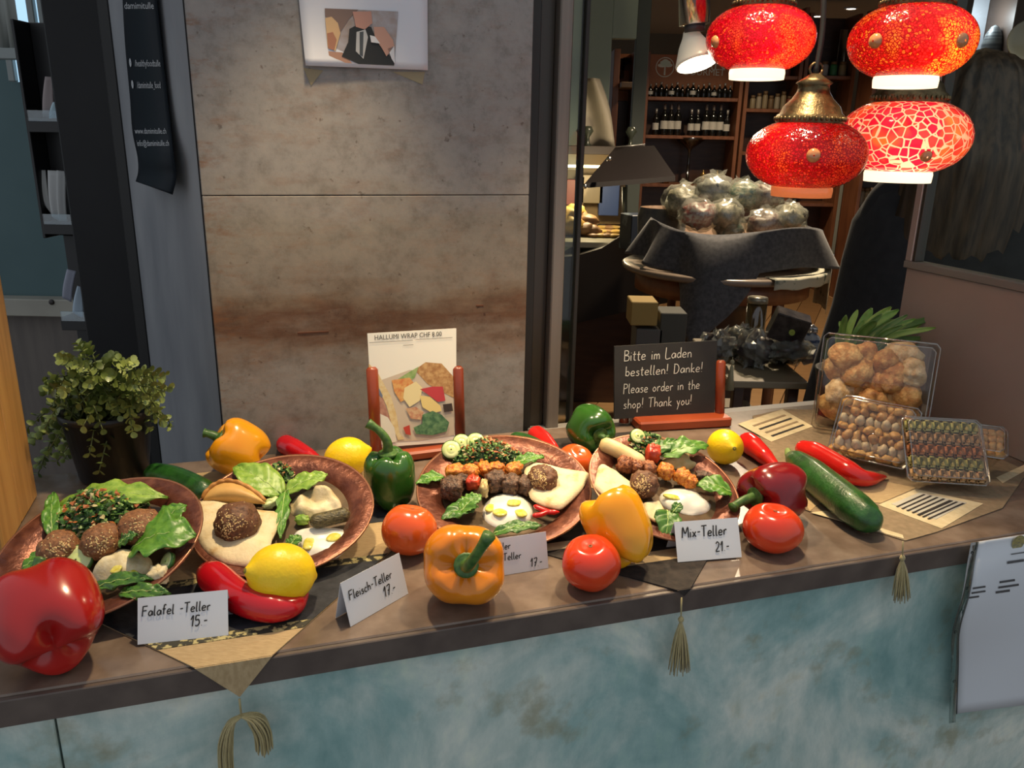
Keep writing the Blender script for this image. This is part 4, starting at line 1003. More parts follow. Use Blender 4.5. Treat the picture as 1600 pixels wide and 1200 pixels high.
    # long hair: cap over the skull running into a thick fall down the back
    def hair(t, p):
        z = 1.715 - .50 * (p / math.pi) ** 1.0 * 1.05
        q = p / math.pi
        if q < .22: w_ = .112 * math.sqrt(max(0, 1 - (1 - q / .22) ** 2)); d_ = .122 * math.sqrt(max(0, 1 - (1 - q / .22) ** 2))
        else: w_ = .112 + .030 * math.sin((q - .22) / .78 * 2.2); d_ = .122 - .055 * (q - .22) / .78
        if q > .93: w_ *= (1.001 - q) / .07; d_ *= (1.001 - q) / .07
        k = 1 + .035 * math.sin(t * 19 + q * 3) + .02 * math.sin(t * 41)
        cx = -.0 + .01 * math.sin(q * 4); cf = .012 - (.085 * min(max((q - .18) / .3, 0), 1))
        return B(cx + w_ * math.cos(t) * k, cf + d_ * math.sin(t) * k * (.78 if math.sin(t) > 0 and q > .08 else 1.0) - (.035 if math.sin(t) > 0.2 and q > .1 else 0) * 1.0, z)
    part('hair', ball(hair, 72, 30), mat('dark brown hair', (.022, .013, .008), (.085, .052, .030), 26, .45, stretch=(3, 3, .25), bump=.3), r, 'long dark brown hair')
person()

# ---------------------------------------------------------------- left: banner, leaflet rack
def banner():
    m_b = mat('glossy black banner', (.010, .014, .019), rough=.4, spec=.06)
    def gp(x, y, lift=.006): return onplane(x, y, gA + gn * lift, gn)
    # edges in the photograph, left and right
    Lf = [(190, -60), (196, 60), (204, 150), (208, 205), (216, 245), (217, 268), (213, 284)]
    Rg = [(240, -60), (252, 60), (262, 150), (268, 205), (272, 245), (276, 275), (270, 304)]
    bow = [0, 0, 0, .004, .014, .012, .020]
    Ls = smoothpath([(a, b, c) for (a, b), c in zip(Lf, bow)], 40); Rs = smoothpath([(a, b, c) for (a, b), c in zip(Rg, bow)], 40)
    def f(s, t):
        k = t * 39; i = min(int(k), 38); q = k - i
        a = Ls[i] * (1 - q) + Ls[i + 1] * q; b = Rs[i] * (1 - q) + Rs[i + 1] * q
        p = a * (1 - s) + b * s
        return gp(p[0], p[1], .006 + p[2] * (1 - .3 * s) + .008 * math.sin(s * math.pi))
    V, F = grid(f, 12, 40, .0012)
    pr = gp(230, 285); r = thing('banner', 'glossy black banner with curled lower edge on the blue grey wall', 'banner', pr)
    part('sheet', (V, F), m_b, r)
    mw = mat('pale print', (.42, .44, .46), rough=.6)
    def tt(y):                              # place down the sheet at a picture height
        return float(np.interp(y, [(a[1] + b[1]) / 2 for a, b in zip(Ls, Rs)], np.linspace(0, 1, 40)))
    for txt, y, s0, s1, hh in (('damimitulle', 8, .06, .92, 15), ('/healthyfoodtulle', 98, .24, .94, 15), ('/damimitulle_food', 132, .24, .88, 15), ('www.damimitulle.ch', 203, .08, .90, 13), ('info@damimitulle.ch', 222, .08, .94, 13)):
        V2, F2 = typed(txt, (0, 0, 0), np.array([1.0, 0, 0]), ZD, 1.0, 0); wid = V2[:, 0].max()
        part('lettering', (np.array([f(s0 + (s1 - s0) * v[0] / wid, tt(y + 6 - hh * v[2])) + gn * .0022 for v in V2]), F2), mw, r, 'pale printed web address', smooth=False)
    for y in (96, 130):
        o = f(.13, tt(y + 2)) + gn * .002
        part('round_icon', xf(lathe([(.001, .0008), (.0062, .0008)], 16, False), frame(gn), o), mw, r, 'round pale icon')
banner()
def rack():
    Y = 1.60
    def Q(x, y, d=0): return WY(x, y, Y + d)
    x0, x1 = Q(46, 200)[0], Q(96, 200)[0]; zc = Q(60, 372)[2]; xm = Q(84, 420)[0]
    zt, zb_ = Q(60, 30)[2], Q(60, 640)[2]
    r = thing('leaflet_rack', 'tall black leaflet rack at the left of the black column', 'rack', ((x0 + x1) / 2, Y, 0))
    mk = mat('rack black', (.006, .006, .007), rough=.4)
    part('back_board', wbox(x0, x1, Y + .05, Y + .06, zc, zt, .001), mk, r, smooth=False)
    part('back_board', wbox(xm, x1, Y + .05, Y + .06, 0, zc, .001), mk, r, smooth=False)
    part('side_rail', wbox(x0 - .006, x0, Y, Y + .06, zc, zt, .001), mk, r, smooth=False)
    part('side_rail', wbox(x1, x1 + .006, Y, Y + .06, 0, zt, .001), mk, r, smooth=False)
    for y in (190, 350, 500):
        z = Q(80, y)[2]
        xa = x0 if y < 400 else xm
        part('pocket', wbox(xa, x1, Y - .004, Y + .05, z - .02, z + .006, .001), mk, r, smooth=False)
        part('acrylic_lip', wbox(xa + .004, x1, Y - .008, Y - .005, z - .0, z + .02, .0005), clear('acrylic', (.8, .9, .95), 1.5, .08, .1), r, smooth=False)
    data = [((72, 120), (82, 120), (88, 186), (70, 183), .012, (.30, .25, .25), 'pinkish grey leaflet in the top pocket of the black rack'),
            ((84, 160), (92, 160), (96, 192), (80, 186), .004, (.40, .55, .62), 'pale blue leaflet in front in the top pocket'),
            ((58, 266), (70, 266), (84, 340), (72, 318), .020, (.42, .43, .42), 'leftmost of the three fanned grey leaflets'),
            ((76, 266), (90, 267), (94, 346), (84, 338), .012, (.46, .47, .47), 'middle one of the three fanned grey leaflets'),
            ((90, 266), (102, 268), (106, 350), (95, 346), .004, (.38, .39, .39), 'rightmost of the three fanned grey leaflets'),
            ((106, 420), (118, 424), (112, 472), (100, 464), .012, (.30, .32, .40), 'mauve leaflet in the lowest pocket of the black rack'),
            ((122, 446), (130, 450), (132, 500), (116, 486), .004, (.40, .50, .60), 'pale blue leaflet in the lowest pocket of the black rack')]
    for i, (a, b, c, d, dd, cl, lb) in enumerate(data):
        A, B_, C_, D_ = [Q(*p, dd) for p in (a, b, c, d)]
        def f(s, t):
            p = (A * (1 - s) + B_ * s) * (1 - t) + (D_ * (1 - s) + C_ * s) * t; p = p.copy()
            p[1] -= .006 * math.sin(t * 2.6) + .003 * math.cos(s * 3); return p
        solo('leaflet', grid(f, 6, 10, .001), mat('leaflet %d' % i, cl, rough=.5), lb, 'leaflet', 'leaflets in the black rack')
rack()

# ---------------------------------------------------------------- printed sheet on the rusty panel
def sheet_on_panel():
    def Pn(x, y, l=0): return KV(x, y, PV - .002 - l)
    A, B_, C_, D_ = Pn(458, -90), Pn(667, -90), Pn(668, 110), Pn(477, 103)
    r = thing('printed_sheet', 'white printed sheet with a photograph taped to the rusty panel', 'paper', D_)
    def f(s, t):
        p = (A * (1 - s) + B_ * s) * (1 - t) + (D_ * (1 - s) + C_ * s) * t
        return p - VD * (.0015 + .004 * t ** 4 * (1 - s) ** 2 + .001 * t ** 4)
    part('sheet', grid(f, 14, 16, .0004), mat('office paper', (.60, .61, .66), rough=.8), r)
    ex = (Pn(625, 106) - Pn(520, 103)); ex /= np.linalg.norm(ex)
    def poly(pts, c, name, k):
        o = Pn(560, 60, .0036 + .0004 * k); e2 = ZD
        q = [Pn(x, y, .0036 + .0004 * k) - o for x, y in pts]
        part(name, (np.array([o + v for v in q]), [tuple(range(len(pts)))]), mat('print %s' % str(c), c, rough=.7), pic, smooth=False)
    pic = part('photo_print', (np.array([Pn(x, y, .0036) for x, y in ((507, 13), (622, 18), (616, 103), (514, 97))]), [(0, 1, 2, 3)]), mat('print ground', (.36, .34, .36), (.28, .22, .19), 60, .7), r, 'small colour photograph of people in suits', smooth=False)
    poly([(508, 13), (560, 15), (545, 30), (532, 50), (520, 30), (508, 26)], (.18, .12, .10), 'print_patch', 1)
    poly([(508, 28), (518, 26), (528, 36), (532, 52), (528, 66), (524, 80), (512, 74)], (.55, .36, .19), 'print_patch', 2)
    poly([(511, 52), (520, 50), (526, 62), (522, 78), (513, 76)], (.34, .15, .09), 'print_patch', 3)
    poly([(513, 80), (535, 82), (545, 92), (550, 99), (515, 96)], (.36, .20, .14), 'print_patch', 2)
    poly([(546, 45), (556, 40), (580, 42), (590, 66), (600, 80), (616, 92), (616, 102), (560, 100), (534, 88), (544, 66)], (.012, .014, .016), 'print_patch', 3)
    poly([(557, 50), (571, 46), (575, 58), (568, 92), (556, 80)], (.42, .42, .42), 'print_patch', 4)
    poly([(562, 50), (568, 49), (567, 88), (562, 86)], (.05, .06, .07), 'print_patch', 5)
    poly([(551, 18), (580, 18), (582, 36), (570, 46), (556, 42)], (.42, .22, .17), 'print_patch', 4)
    poly([(584, 42), (600, 42), (614, 62), (616, 72), (604, 88), (596, 74), (586, 60)], (.45, .25, .19), 'print_patch', 5)
    poly([(578, 55), (586, 57), (594, 68), (580, 66)], (.60, .60, .62), 'print_patch', 6)
    poly([(606, 76), (616, 72), (617, 100), (612, 92)], (.55, .55, .58), 'print_patch', 5)
    for a, b, c in (((474, 106), (505, 110), (486, 134)), ((612, 112), (664, 112), (660, 132))):   # old adhesive stain below the corners
        V = np.array([Pn(*a, -.0013), Pn(*b, -.0013), Pn(*c, -.0013)])
        part('tape_mark', (V, [(0, 1, 2)]), mat('yellowed tape', (.27, .215, .12), rough=.5), r, 'yellowed tape mark', smooth=False)
sheet_on_panel()
# ---------------------------------------------------------------- cloth runners
def clip(poly, a, b, c):                  # keep a*u + b*v >= c
    out = []
    for (p, q) in zip(poly, poly[1:] + poly[:1]):
        fp, fq = a * p[0] + b * p[1] - c, a * q[0] + b * q[1] - c
        if fp >= 0: out.append(p)
        if fp * fq < 0: t = fp / (fp - fq); out.append((p[0] + t * (q[0] - p[0]), p[1] + t * (q[1] - p[1])))
    return out
def drape(poly, lift=.0003, th=.0012):
    fs = []
    A = clip(poly, 0, 1, -.0035)
    if len(A) > 2:
        fs.append(prism(A, UD, VD, ZD, K(0, 0, 1.0 + lift), th))
    B = clip(poly, 0, -1, .0035)
    if len(B) > 2: fs.append(prism([(u, v + .0035) for u, v in B], UD, ZD, -VD, K(0, -.0038 - lift, 1.0 + lift + th), th))
    return join(*fs)
m_linen = mat('tan linen', (.36, .255, .13), (.45, .33, .18), 120, .9, bump=.3, stretch=(1, 6, 1))
m_navy = mat('dark navy weave', (.010, .012, .017), (.024, .026, .034), 90, .85, bump=.2)
m_black = mat('black brown weave', (.012, .009, .008), (.030, .022, .018), 110, .9, bump=.2)
m_trim = mat('olive gold trim', (.030, .028, .018), (.42, .36, .16), 130, .8, lo=.5, hi=.56)
m_cream = mat('cream weave', (.52, .43, .26), (.60, .51, .33), 90, .9, bump=.2)
m_taupe = mat('taupe weave', (.20, .145, .085), (.26, .19, .115), 110, .9, bump=.2)
m_pale = mat('pale grey weave', (.46, .44, .38), rough=.9)
m_tas = mat('straw silk', (.30, .24, .10), (.42, .35, .16), 200, .5, stretch=(6, 6, .4), sheen=.3)
def band(r, poly, v0, v1, m, lift, name='woven_band'):
    q = clip(clip(poly, 0, 1, v0), 0, -1, -v1)
    if len(q) > 2: part(name, drape(q, lift, .0005), m, r, smooth=False)
def quad_band(r, pts, m, lift=.0017, name='woven_band'):
    q = [uv(*p) for p in pts]
    part(name, prism(q, UD, VD, ZD, K(0, 0, 1.0 + lift), .0004), m, r, smooth=False)
def tassel(r, x, y0, y1, y2, wpx, name='tassel'):
    a, b, c = KV(x, y0, -.009), KV(x - 1, y1, -.009), KV(x - 3, y2, -.009)
    k = np.linalg.norm(b - CAM) / FPX
    part('cord', tube([a, b], .0009, 6), m_tas, r)
    part('tassel_bead', xf(blob(.0032, .0032, .004, .05), None, b), m_tas, r)
    st = []
    for i in range(34):
        an = i * 2.4; rr = math.sqrt((i + .5) / 34)
        e = c + np.array([math.cos(an), math.sin(an) * .6, 0]) * rr * wpx / 2 * k + np.array([0, 0, rng.uniform(-.004, .004)])
        m_ = b * .6 + e * .4 + np.array([math.cos(an), math.sin(an), 0]) * rr * .0022
        st.append(tube(smoothpath([b, m_, e], 6), [.0006, .0009, .0010, .0010, .0009, .0006], 5))
    part(name, join(*st), m_tas, r, 'straw coloured tassel')
P1 = [(-.262, -.041), (-.075, .185), (-.075, .45), (-.455, .45), (-.455, .165)]
r1 = thing('table_runner', 'tan and navy table runner with pointed end hanging over the left counter edge', 'runner', K(-.26, .2, 1.0))
part('cloth', drape(P1, .0003, .0012), m_linen, r1, smooth=False)
band(r1, P1, .045, .142, m_navy, .0016); band(r1, P1, .033, .045, m_trim, .0016); band(r1, P1, .142, .155, m_trim, .0016)
band(r1, P1, .235, .30, m_navy, .0016)
# tassel that has split into two strands
a, b = KV(374, 1092, -.009), KV(377, 1118, -.009)
part('cord', tube([a, b], .0011, 6), m_tas, r1)
for pts, w_ in ((((377, 1118), (360, 1132), (353, 1165), (355, 1215), (358, 1250)), .0052), (((377, 1118), (396, 1122), (410, 1142), (414, 1172)), .0062)):
    P = smoothpath([KV(x, y, -.011) for x, y in pts], 22); st = []
    for i in range(26):
        an = i * 2.4; rr = math.sqrt((i + .5) / 26); ex_ = np.array([math.cos(an), math.sin(an), .3 * math.sin(an)]) * rr * w_
        st.append(tube([p + ex_ * (.25 + 1.0 * min(1, k / 10)) for k, p in enumerate(P)], [.0010] * 21 + [.0004], 5))
    part('tassel', join(*st), m_tas, r1, 'straw coloured tassel split in two strands')
P2 = [(.191, -.012), (.352, .150), (.352, .45), (.03, .45), (.03, .150)]
r2 = thing('table_runner', 'black and cream table runner with black point at the middle of the counter', 'runner', K(.19, .2, 1.0))
part('cloth', drape(P2), m_black, r2, smooth=False)
band(r2, P2, .056, .078, m_linen, .0016); band(r2, P2, .112, .128, m_cream, .0016)
for k in range(5):
    u = .045 + k * .012
    quad = [(u, .15), (u + .008, .142), (u + .012, .20), (u + .002, .20)]
    part('woven_stripe', prism(quad, UD, VD, ZD, K(0, 0, 1.0017), .0004), m_cream, r2, smooth=False)
band(r2, P2, .26, .33, m_linen, .0016)
tassel(r2, 1065, 934, 968, 1048, 36)
P3 = [(.505, .022), (.560, .030), (.70, .062), (.845, .150), (.845, .43), (.66, .487), (.585, .468), (.425, .150)]
r3 = thing('table_runner', 'taupe table runner with cream striped blocks under the pastry boxes', 'runner', K(.62, .25, 1.0))
part('cloth', drape(P3), m_taupe, r3, smooth=False)
quad_band(r3, [(1265, 801), (1275, 792), (1300, 780), (1376, 788), (1431, 764), (1290, 735), (1238, 715), (1222, 728)], m_linen, .0016)
blkA = [(1372, 791), (1431, 766), (1536, 789), (1471, 828)]
quad_band(r3, blkA, m_cream, .0017)
quad_band(r3, [(1392, 790), (1436, 772), (1510, 788), (1462, 814)], m_pale, .0021)
def lerp2(a, b, t): return (a[0] + (b[0] - a[0]) * t, a[1] + (b[1] - a[1]) * t)
A0, A1, B0, B1 = (1396, 793), (1438, 774), (1452, 815), (1508, 790)
for k in range(7):
    t = .06 + k * .145; w_ = .05 if k not in (4,) else .085
    quad_band(r3, [lerp2(A0, B0, t), lerp2(A1, B1, t), lerp2(A1, B1, t + w_), lerp2(A0, B0, t + w_)], m_black, .0026, 'woven_stripe')
blkB = [(1153, 664), (1222, 641), (1270, 668), (1205, 692)]
quad_band(r3, blkB, m_cream, .0017)
C0, C1, D0, D1 = (1172, 665), (1222, 648), (1212, 687), (1262, 669)
for k in range(4):
    t = .08 + k * .24
    quad_band(r3, [lerp2(C0, D0, t), lerp2(C1, D1, t), lerp2(C1, D1, t + .08), lerp2(C0, D0, t + .08)], m_black if k % 2 else m_taupe, .0022, 'woven_stripe')
quad_band(r3, [(1556, 748), (1600, 728), (1600, 738), (1566, 757)], m_cream, .0017)
quad_band(r3, [(1266, 803), (1290, 800), (1410, 838), (1412, 844)], m_cream, .0017)
tassel(r3, 1411, 846, 872, 936, 27)

# ---------------------------------------------------------------- vegetables
def settle(VF, M3, x, y, ztop=1.0):
    """turn the shape, rest it on ztop, put its middle on the line of sight through x, y"""
    V = np.asarray(VF[0]) @ np.asarray(M3).T; zmin = V[:, 2].min(); zc = (V[:, 2].max() + zmin) / 2
    c = G(x, y, ztop + (zc - zmin))
    off = np.array([c[0] - (V[:, 0].max() + V[:, 0].min()) / 2, c[1] - (V[:, 1].max() + V[:, 1].min()) / 2, ztop - zmin])
    return off
def veg_mat(name, a, b, rough=.22, sss=.12, c3=None, scale=14):
    return mat(name, a, b, scale, rough, sss=sss, coat=.25, c3=c3, detail=2)
m_stem = mat('green stalk', (.025, .085, .012), (.075, .16, .03), 160, .42)
def bell_shape(R, H, lobes=4, depth=.10, seed=0, taper=.12, dim=.20):
    ph = seed * 1.3
    def fn(t, p):
        s = math.sin(p); c = math.cos(p)
        gv = (.5 - .5 * math.cos(lobes * t + ph)) ** 2
        lob = 1 - depth * gv * (.45 + .55 * abs(c)) * 1.25
        r = R * (s ** .66 if s > 0 else 0) * lob * (1 - taper * (.5 - .5 * c)) * (1 + .03 * math.sin(2 * t + seed))
        z = H / 2 * (1 if c > 0 else -1) * abs(c) ** .70 * (1 - .16 * gv * abs(c))
        k = max(0, 1 - (r / (R * .62)) ** 2)
        z -= dim * H * .55 * k * (1 if c > 0 else -.62)
        if c < 0: z -= .05 * H * math.cos(lobes * t + ph) * s * (1 - s) * 2.5
        return (r * math.cos(t), r * math.sin(t), z)
    return ball(fn, 56, 34)
def stalk(M3, off, H, dim, bend, L=.03, r=.0052, r2=None):
    z0 = H / 2 - dim * H * .55
    cal = lathe([(.001, z0 + .005), (.006, z0 + .0045), (.010, z0 + .0012), (.0125, z0 + .002), (.011, z0 - .003), (.001, z0 - .003)], 14, False)
    pts = [np.array([0, 0, z0]), np.array([0, 0, z0 + L * .4]), np.array([bend[0] * .4, bend[1] * .4, z0 + L * .75]), np.array([bend[0], bend[1], z0 + L])]
    st = tube(smoothpath(pts, 12), np.concatenate([np.linspace(r * 1.3, r * .95, 9), [r * 1.0, r * 1.15, r * 1.3]]), 10)
    return xf(join(cal, st), M3, off)
def pepper(label, x, y, R, H, axis, m, ztop=1.0, seed=0, depth=.1, lobes=4, taper=.12, bend=(.008, 0), L=.03, xax=None, stem=True, dim=.2):
    M3 = frame(axis, xax); S = bell_shape(R, H, lobes, depth, seed, taper, dim)
    off = settle(S, M3, x, y, ztop)
    r = thing('bell_pepper', label, 'pepper', (off[0], off[1], ztop), 'bell peppers on the counter')
    part('fruit', xf(S, M3, off), m, r)
    if stem: part('stalk', stalk(M3, off, H, dim, bend, L), m_stem, r, 'green stalk')
    return r
m_red = veg_mat('red pepper skin', (.30, .006, .006), (.42, .012, .008))
m_dred = veg_mat('wine red pepper skin', (.17, .004, .008), (.27, .008, .010))
m_org = veg_mat('orange pepper skin', (.64, .18, .004), (.74, .24, .008))
m_yel = veg_mat('amber pepper skin', (.76, .29, .006), (.82, .38, .010))
m_grn = veg_mat('green pepper skin', (.022, .085, .010), (.035, .13, .016))
m_lem = mat('lemon peel', (.86, .56, .006), (.90, .64, .015), 30, .32, bump=.25, bscale=260, sss=.1)
m_tom = veg_mat('tomato skin', (.58, .030, .008), (.68, .065, .012), .18, .15)
m_tom2 = veg_mat('pale tomato skin', (.62, .075, .010), (.70, .12, .018), .2, .15)
m_chi = veg_mat('chili skin', (.42, .004, .012), (.55, .008, .012), .2)
m_chi2 = veg_mat('bright chili skin', (.56, .010, .008), (.66, .016, .010), .2)
def px2m(n, x, y, z=1.04): return n / FPX * np.linalg.norm(G(x, y, z) - CAM)
pepper('big red bell pepper lying at the far left front of the counter', 70, 967, .0465, .094, (-.55, .72, .30), m_red, seed=1, depth=.13, lobes=3, taper=.05)
pepper('orange bell pepper with curved green stalk facing out at the counter front', 725, 880, .046, .078, (.12, -.80, .42), m_org, seed=2.4166, depth=.14, lobes=4, bend=(.016, .030), L=.058, xax=(1, 0, 0))
pepper('long amber bell pepper leaning behind the front tomato', 963, 820, .0425, .092, (-.42, .42, .78), m_yel, 1.002, seed=3.4, depth=.11, lobes=3, taper=.30, stem=False)
pepper('yellow bell pepper with cut pale stalk at the back left', 372, 701, .043, .075, (-.78, -.15, .55), m_yel, 1.0, seed=4, depth=.09, lobes=4, bend=(-.004, 0), L=.02)
pepper('dark green bell pepper with hooked stalk standing left of the kebab plate', 609, 748, .036, .078, (-.05, -.03, 1), m_grn, 1.002, seed=5, depth=.08, lobes=4, taper=.18, bend=(-.022, .0), L=.042, dim=.12)
pepper('green bell pepper at the back beside the chalkboard', 923, 668, .037, .072, (.30, -.62, -.05), m_grn, 1.001, seed=6, depth=.08, lobes=3, L=.016, bend=(.004, 0))
pepper('wine red bell pepper lying with its green stalk pointing left', 1208, 767, .041, .082, (-.86, -.48, -.02), m_dred, 1.001, seed=2, depth=.17, lobes=3, taper=.1, L=.040, bend=(.003, -.004))
def tomato(label, x, y, w_, sq, m, ztop=1.0, tilt=(0, -.1, 1), seed=0):
    R = px2m(w_ / 2, x, y)
    def fn(t, p):
        s, c = math.sin(p), math.cos(p); r = R * s ** .92 * (1 + .02 * math.cos(5 * t + seed))
        z = R * sq * c - .16 * R * math.exp(-(p / .32) ** 2) + .05 * R * math.exp(-((math.pi - p) / .3) ** 2)
        return (r * math.cos(t), r * math.sin(t), z)
    S = ball(fn, 40, 24); M3 = frame(tilt); off = settle(S, M3, x, y, ztop)
    r = thing('tomato', label, 'tomato', (off[0], off[1], ztop), 'tomatoes on the counter')
    part('fruit', xf(S, M3, off), m, r)
    sc = lathe([(.001, R * sq * .858), (.0015, R * sq * .858), (.0024, R * sq * .845)], 12, False)
    part('stem_scar', xf(sc, M3, off), mat('tomato scar', (.20, .07, .02), rough=.7), r)
tomato('tomato resting between the green pepper and the orange pepper', 640, 828, 87, .92, m_tom2, 1.0, (.15, .25, 1))
tomato('red tomato at the front beside the amber pepper', 924, 880, 92, .90, m_tom, 1.0, (-.1, -.25, 1), 1)
tomato('flattened red tomato at the front right of the mix plate card', 1207, 826, 90, .78, m_tom, 1.0, (.02, -.05, 1), 2)
tomato('orange red tomato wedged behind the kebab plate', 898, 722, 62, .85, m_tom2, 1.002, (.3, -.3, 1), 3)
def lemon(label, x, y, w_, axis, ztop=1.0, seed=0):
    R = px2m(w_ / 2, x, y); L = R * 1.12
    def fn(t, p):
        c, s = math.cos(p), math.sin(p)
        z = L * c + .17 * R * (math.exp(-(p / .22) ** 2) - math.exp(-((math.pi - p) / .22) ** 2))
        r = R * s * (1 + .012 * math.sin(3 * t + seed)); return (r * math.cos(t), r * math.sin(t), z)
    S = ball(fn, 36, 28); M3 = frame(axis); off = settle(S, M3, x, y, ztop)
    r = thing('lemon', label, 'lemon', (off[0], off[1], ztop), 'lemons on the counter')
    part('fruit', xf(S, M3, off), m_lem, r)
    part('stem_button', xf(lathe([(.001, L + .165 * R), (.0022, L + .16 * R), (.003, L + .13 * R)], 10, False), M3, off), mat('lemon button', (.20, .17, .03), rough=.7), r)
lemon('lemon resting on the curved red chili at the left front', 440, 896, 90, (-.7, -.5, .35), 1.006)
lemon('lemon at the back beside the card holder post', 542, 715, 64, (-.75, -.25, -.25), 1.0, 1)
lemon('lemon with its tip towards the viewer right of the mix plate', 1133, 698, 55, (.15, -.9, .28), 1.001, 2)
def pod(name, label, cat, pts, wpx, prof, m, ztop=1.0, n=40, stem=None, group=None, bumps=0, seg=16, stem_m=None, lift=None):
    """curved pod through picture points lying on ztop"""
    x, y = pts[len(pts) // 2]; R = px2m(wpx / 2, x, y, ztop)
    P0 = smoothpath([np.append(p, 0) for p in pts], n); pr = np.interp(np.linspace(0, 1, n), [a for a, _ in prof], [b for _, b in prof])
    P = np.array([G(q[0], q[1], ztop + R * max(k, .12) + (lift[0] * (1 - i / (n - 1)) + lift[1] * i / (n - 1) if lift else 0)) for i, (q, k) in enumerate(zip(P0, pr))])
    V, F = tube(P, R * pr, seg)
    if bumps:
        Vc = np.repeat(P, seg, axis=0); d = V - Vc
        an = np.tile(np.arange(seg), n) / seg * 2 * math.pi
        V = Vc + d * (1 + bumps * np.sin(an * 6))[:, None]
        V += d * np.array([bumps * .6 * noise.noise(Vector(v * 160)) for v in V])[:, None]
    r = thing(name, label, cat, (P[n // 2][0], P[n // 2][1], ztop), group)
    part('fruit', (V, F), m, r)
    if stem:
        a = P[0] if stem[0] == 0 else P[-1]; d = (P[0] - P[2]) if stem[0] == 0 else (P[-1] - P[-3]); d /= np.linalg.norm(d)
        L = stem[1]; q = smoothpath([a - d * .002, a + d * L * .5 + ZD * stem[2] * .3, a + d * L + ZD * stem[2]], 8)
        part('stalk', tube(q, np.linspace(R * .34, R * .2, 8), 8), stem_m or m_stem, r, 'green stalk')
    return r
CH = [(0, .25), (.03, .72), (.10, 1), (.3, .98), (.6, .78), (.85, .42), (.97, .14), (1, .03)]
pod('chili_pepper', 'curved red pointed pepper lying under the front lemon', 'pepper', [(322, 893), (342, 908), (372, 932), (415, 948), (455, 948), (482, 926)], 46, [(0, .35), (.04, .8), (.12, 1.05), (.35, 1.05), (.65, .92), (.85, .6), (.97, .2), (1, .04)], m_chi, 1.003, group='pointed red peppers')
pod('chili_pepper', 'crimson pointed pepper at the back between yellow pepper and lemon', 'pepper', [(441, 692), (462, 702), (488, 716), (520, 736)], 31, CH, m_chi, 1.0, stem=(0, .012, .003), group='pointed red peppers')
pod('chili_pepper', 'bright red pointed pepper behind the kebab plate', 'pepper', [(834, 676), (850, 690), (866, 708), (886, 732)], 31, CH, m_chi2, 1.0, group='pointed red peppers')
pod('chili_pepper', 'bright red pointed pepper right of the back lemon', 'pepper', [(1164, 688), (1180, 700), (1200, 718), (1225, 742)], 32, CH, m_chi2, 1.0, group='pointed red peppers')
pod('chili_pepper', 'long red pointed pepper behind the right cucumber', 'pepper', [(1250, 699), (1278, 710), (1314, 730), (1348, 747), (1386, 745)], 32, [(0, .4), (.05, .8), (.2, 1), (.6, .95), (.85, .6), (.97, .2), (1, .04)], m_chi2, 1.003, group='pointed red peppers')
m_cuc = mat('cucumber skin', (.008, .050, .008), (.022, .105, .016), 60, .35, coat=.15, bump=.3, bscale=300, stretch=(1, 1, 1))
CU = [(0, .12), (.015, .45), (.05, .78), (.12, .95), (.5, 1), (.85, .95), (.95, .8), (.985, .5), (1, .1)]
pod('cucumber', 'long dark green cucumber lying across the taupe runner at right', 'cucumber', [(1234, 712), (1262, 735), (1300, 766), (1340, 798), (1366, 818)], 46, [(0, .25), (.04, .5), (.12, .78), (.3, .98), (.7, 1), (.9, .86), (.97, .6), (1, .12)], m_cuc, 1.003, stem=(0, .020, .006), bumps=.03, seg=24, group='cucumbers', stem_m=mat('pale cucumber stalk', (.20, .30, .08), rough=.6))
pod('cucumber', 'dark green cucumber behind the two left plates', 'cucumber', [(236, 740), (262, 745), (295, 757), (332, 775)], 36, CU, m_cuc, 1.0, bumps=.03, seg=24, group='cucumbers')
pod('cucumber', 'end of a dark cucumber peeping out behind the kebab plate', 'cucumber', [(802, 688), (815, 690), (832, 696), (850, 706)], 28, CU, m_cuc, 1.0, bumps=.03, seg=24, group='cucumbers')
# cucumber tip thread
# ---------------------------------------------------------------- plates and food
PL = {1: (.1035, tuple(G(156, 852, 1.046)), (-.10, -.29, .952)), 2: (.1024, (-.2603, .843, 1.0406), (-.004, -.279, .96)),
      3: (.108, (-.0072, .9227, 1.0401), (-.003, -.258, .966)), 4: (.0955, (.1915, .922, 1.0480), (.17, -.30, .938))}
PN = {1: ('copper plate of falafel and salad at the far left', 'plate'), 2: ('copper plate with flatbread, pastry and dips, second from left', 'plate'),
      3: ('copper plate of grilled skewer meat in the middle', 'plate'), 4: ('copper plate of mixed specialities at the right', 'plate')}
m_cop = mat('hammered copper', (.095, .026, .014), (.21, .072, .040), 70, .36, metal=.45, bump=.5, bscale=160, c3=(.14, .042, .023), detail=8)
m_cop2 = mat('tarnished copper centre', (.07, .045, .022), (.13, .085, .045), 60, .4, metal=.3)
m_lip = mat('bright copper lip', (.34, .15, .085), rough=.3, metal=.6)
PF = {}
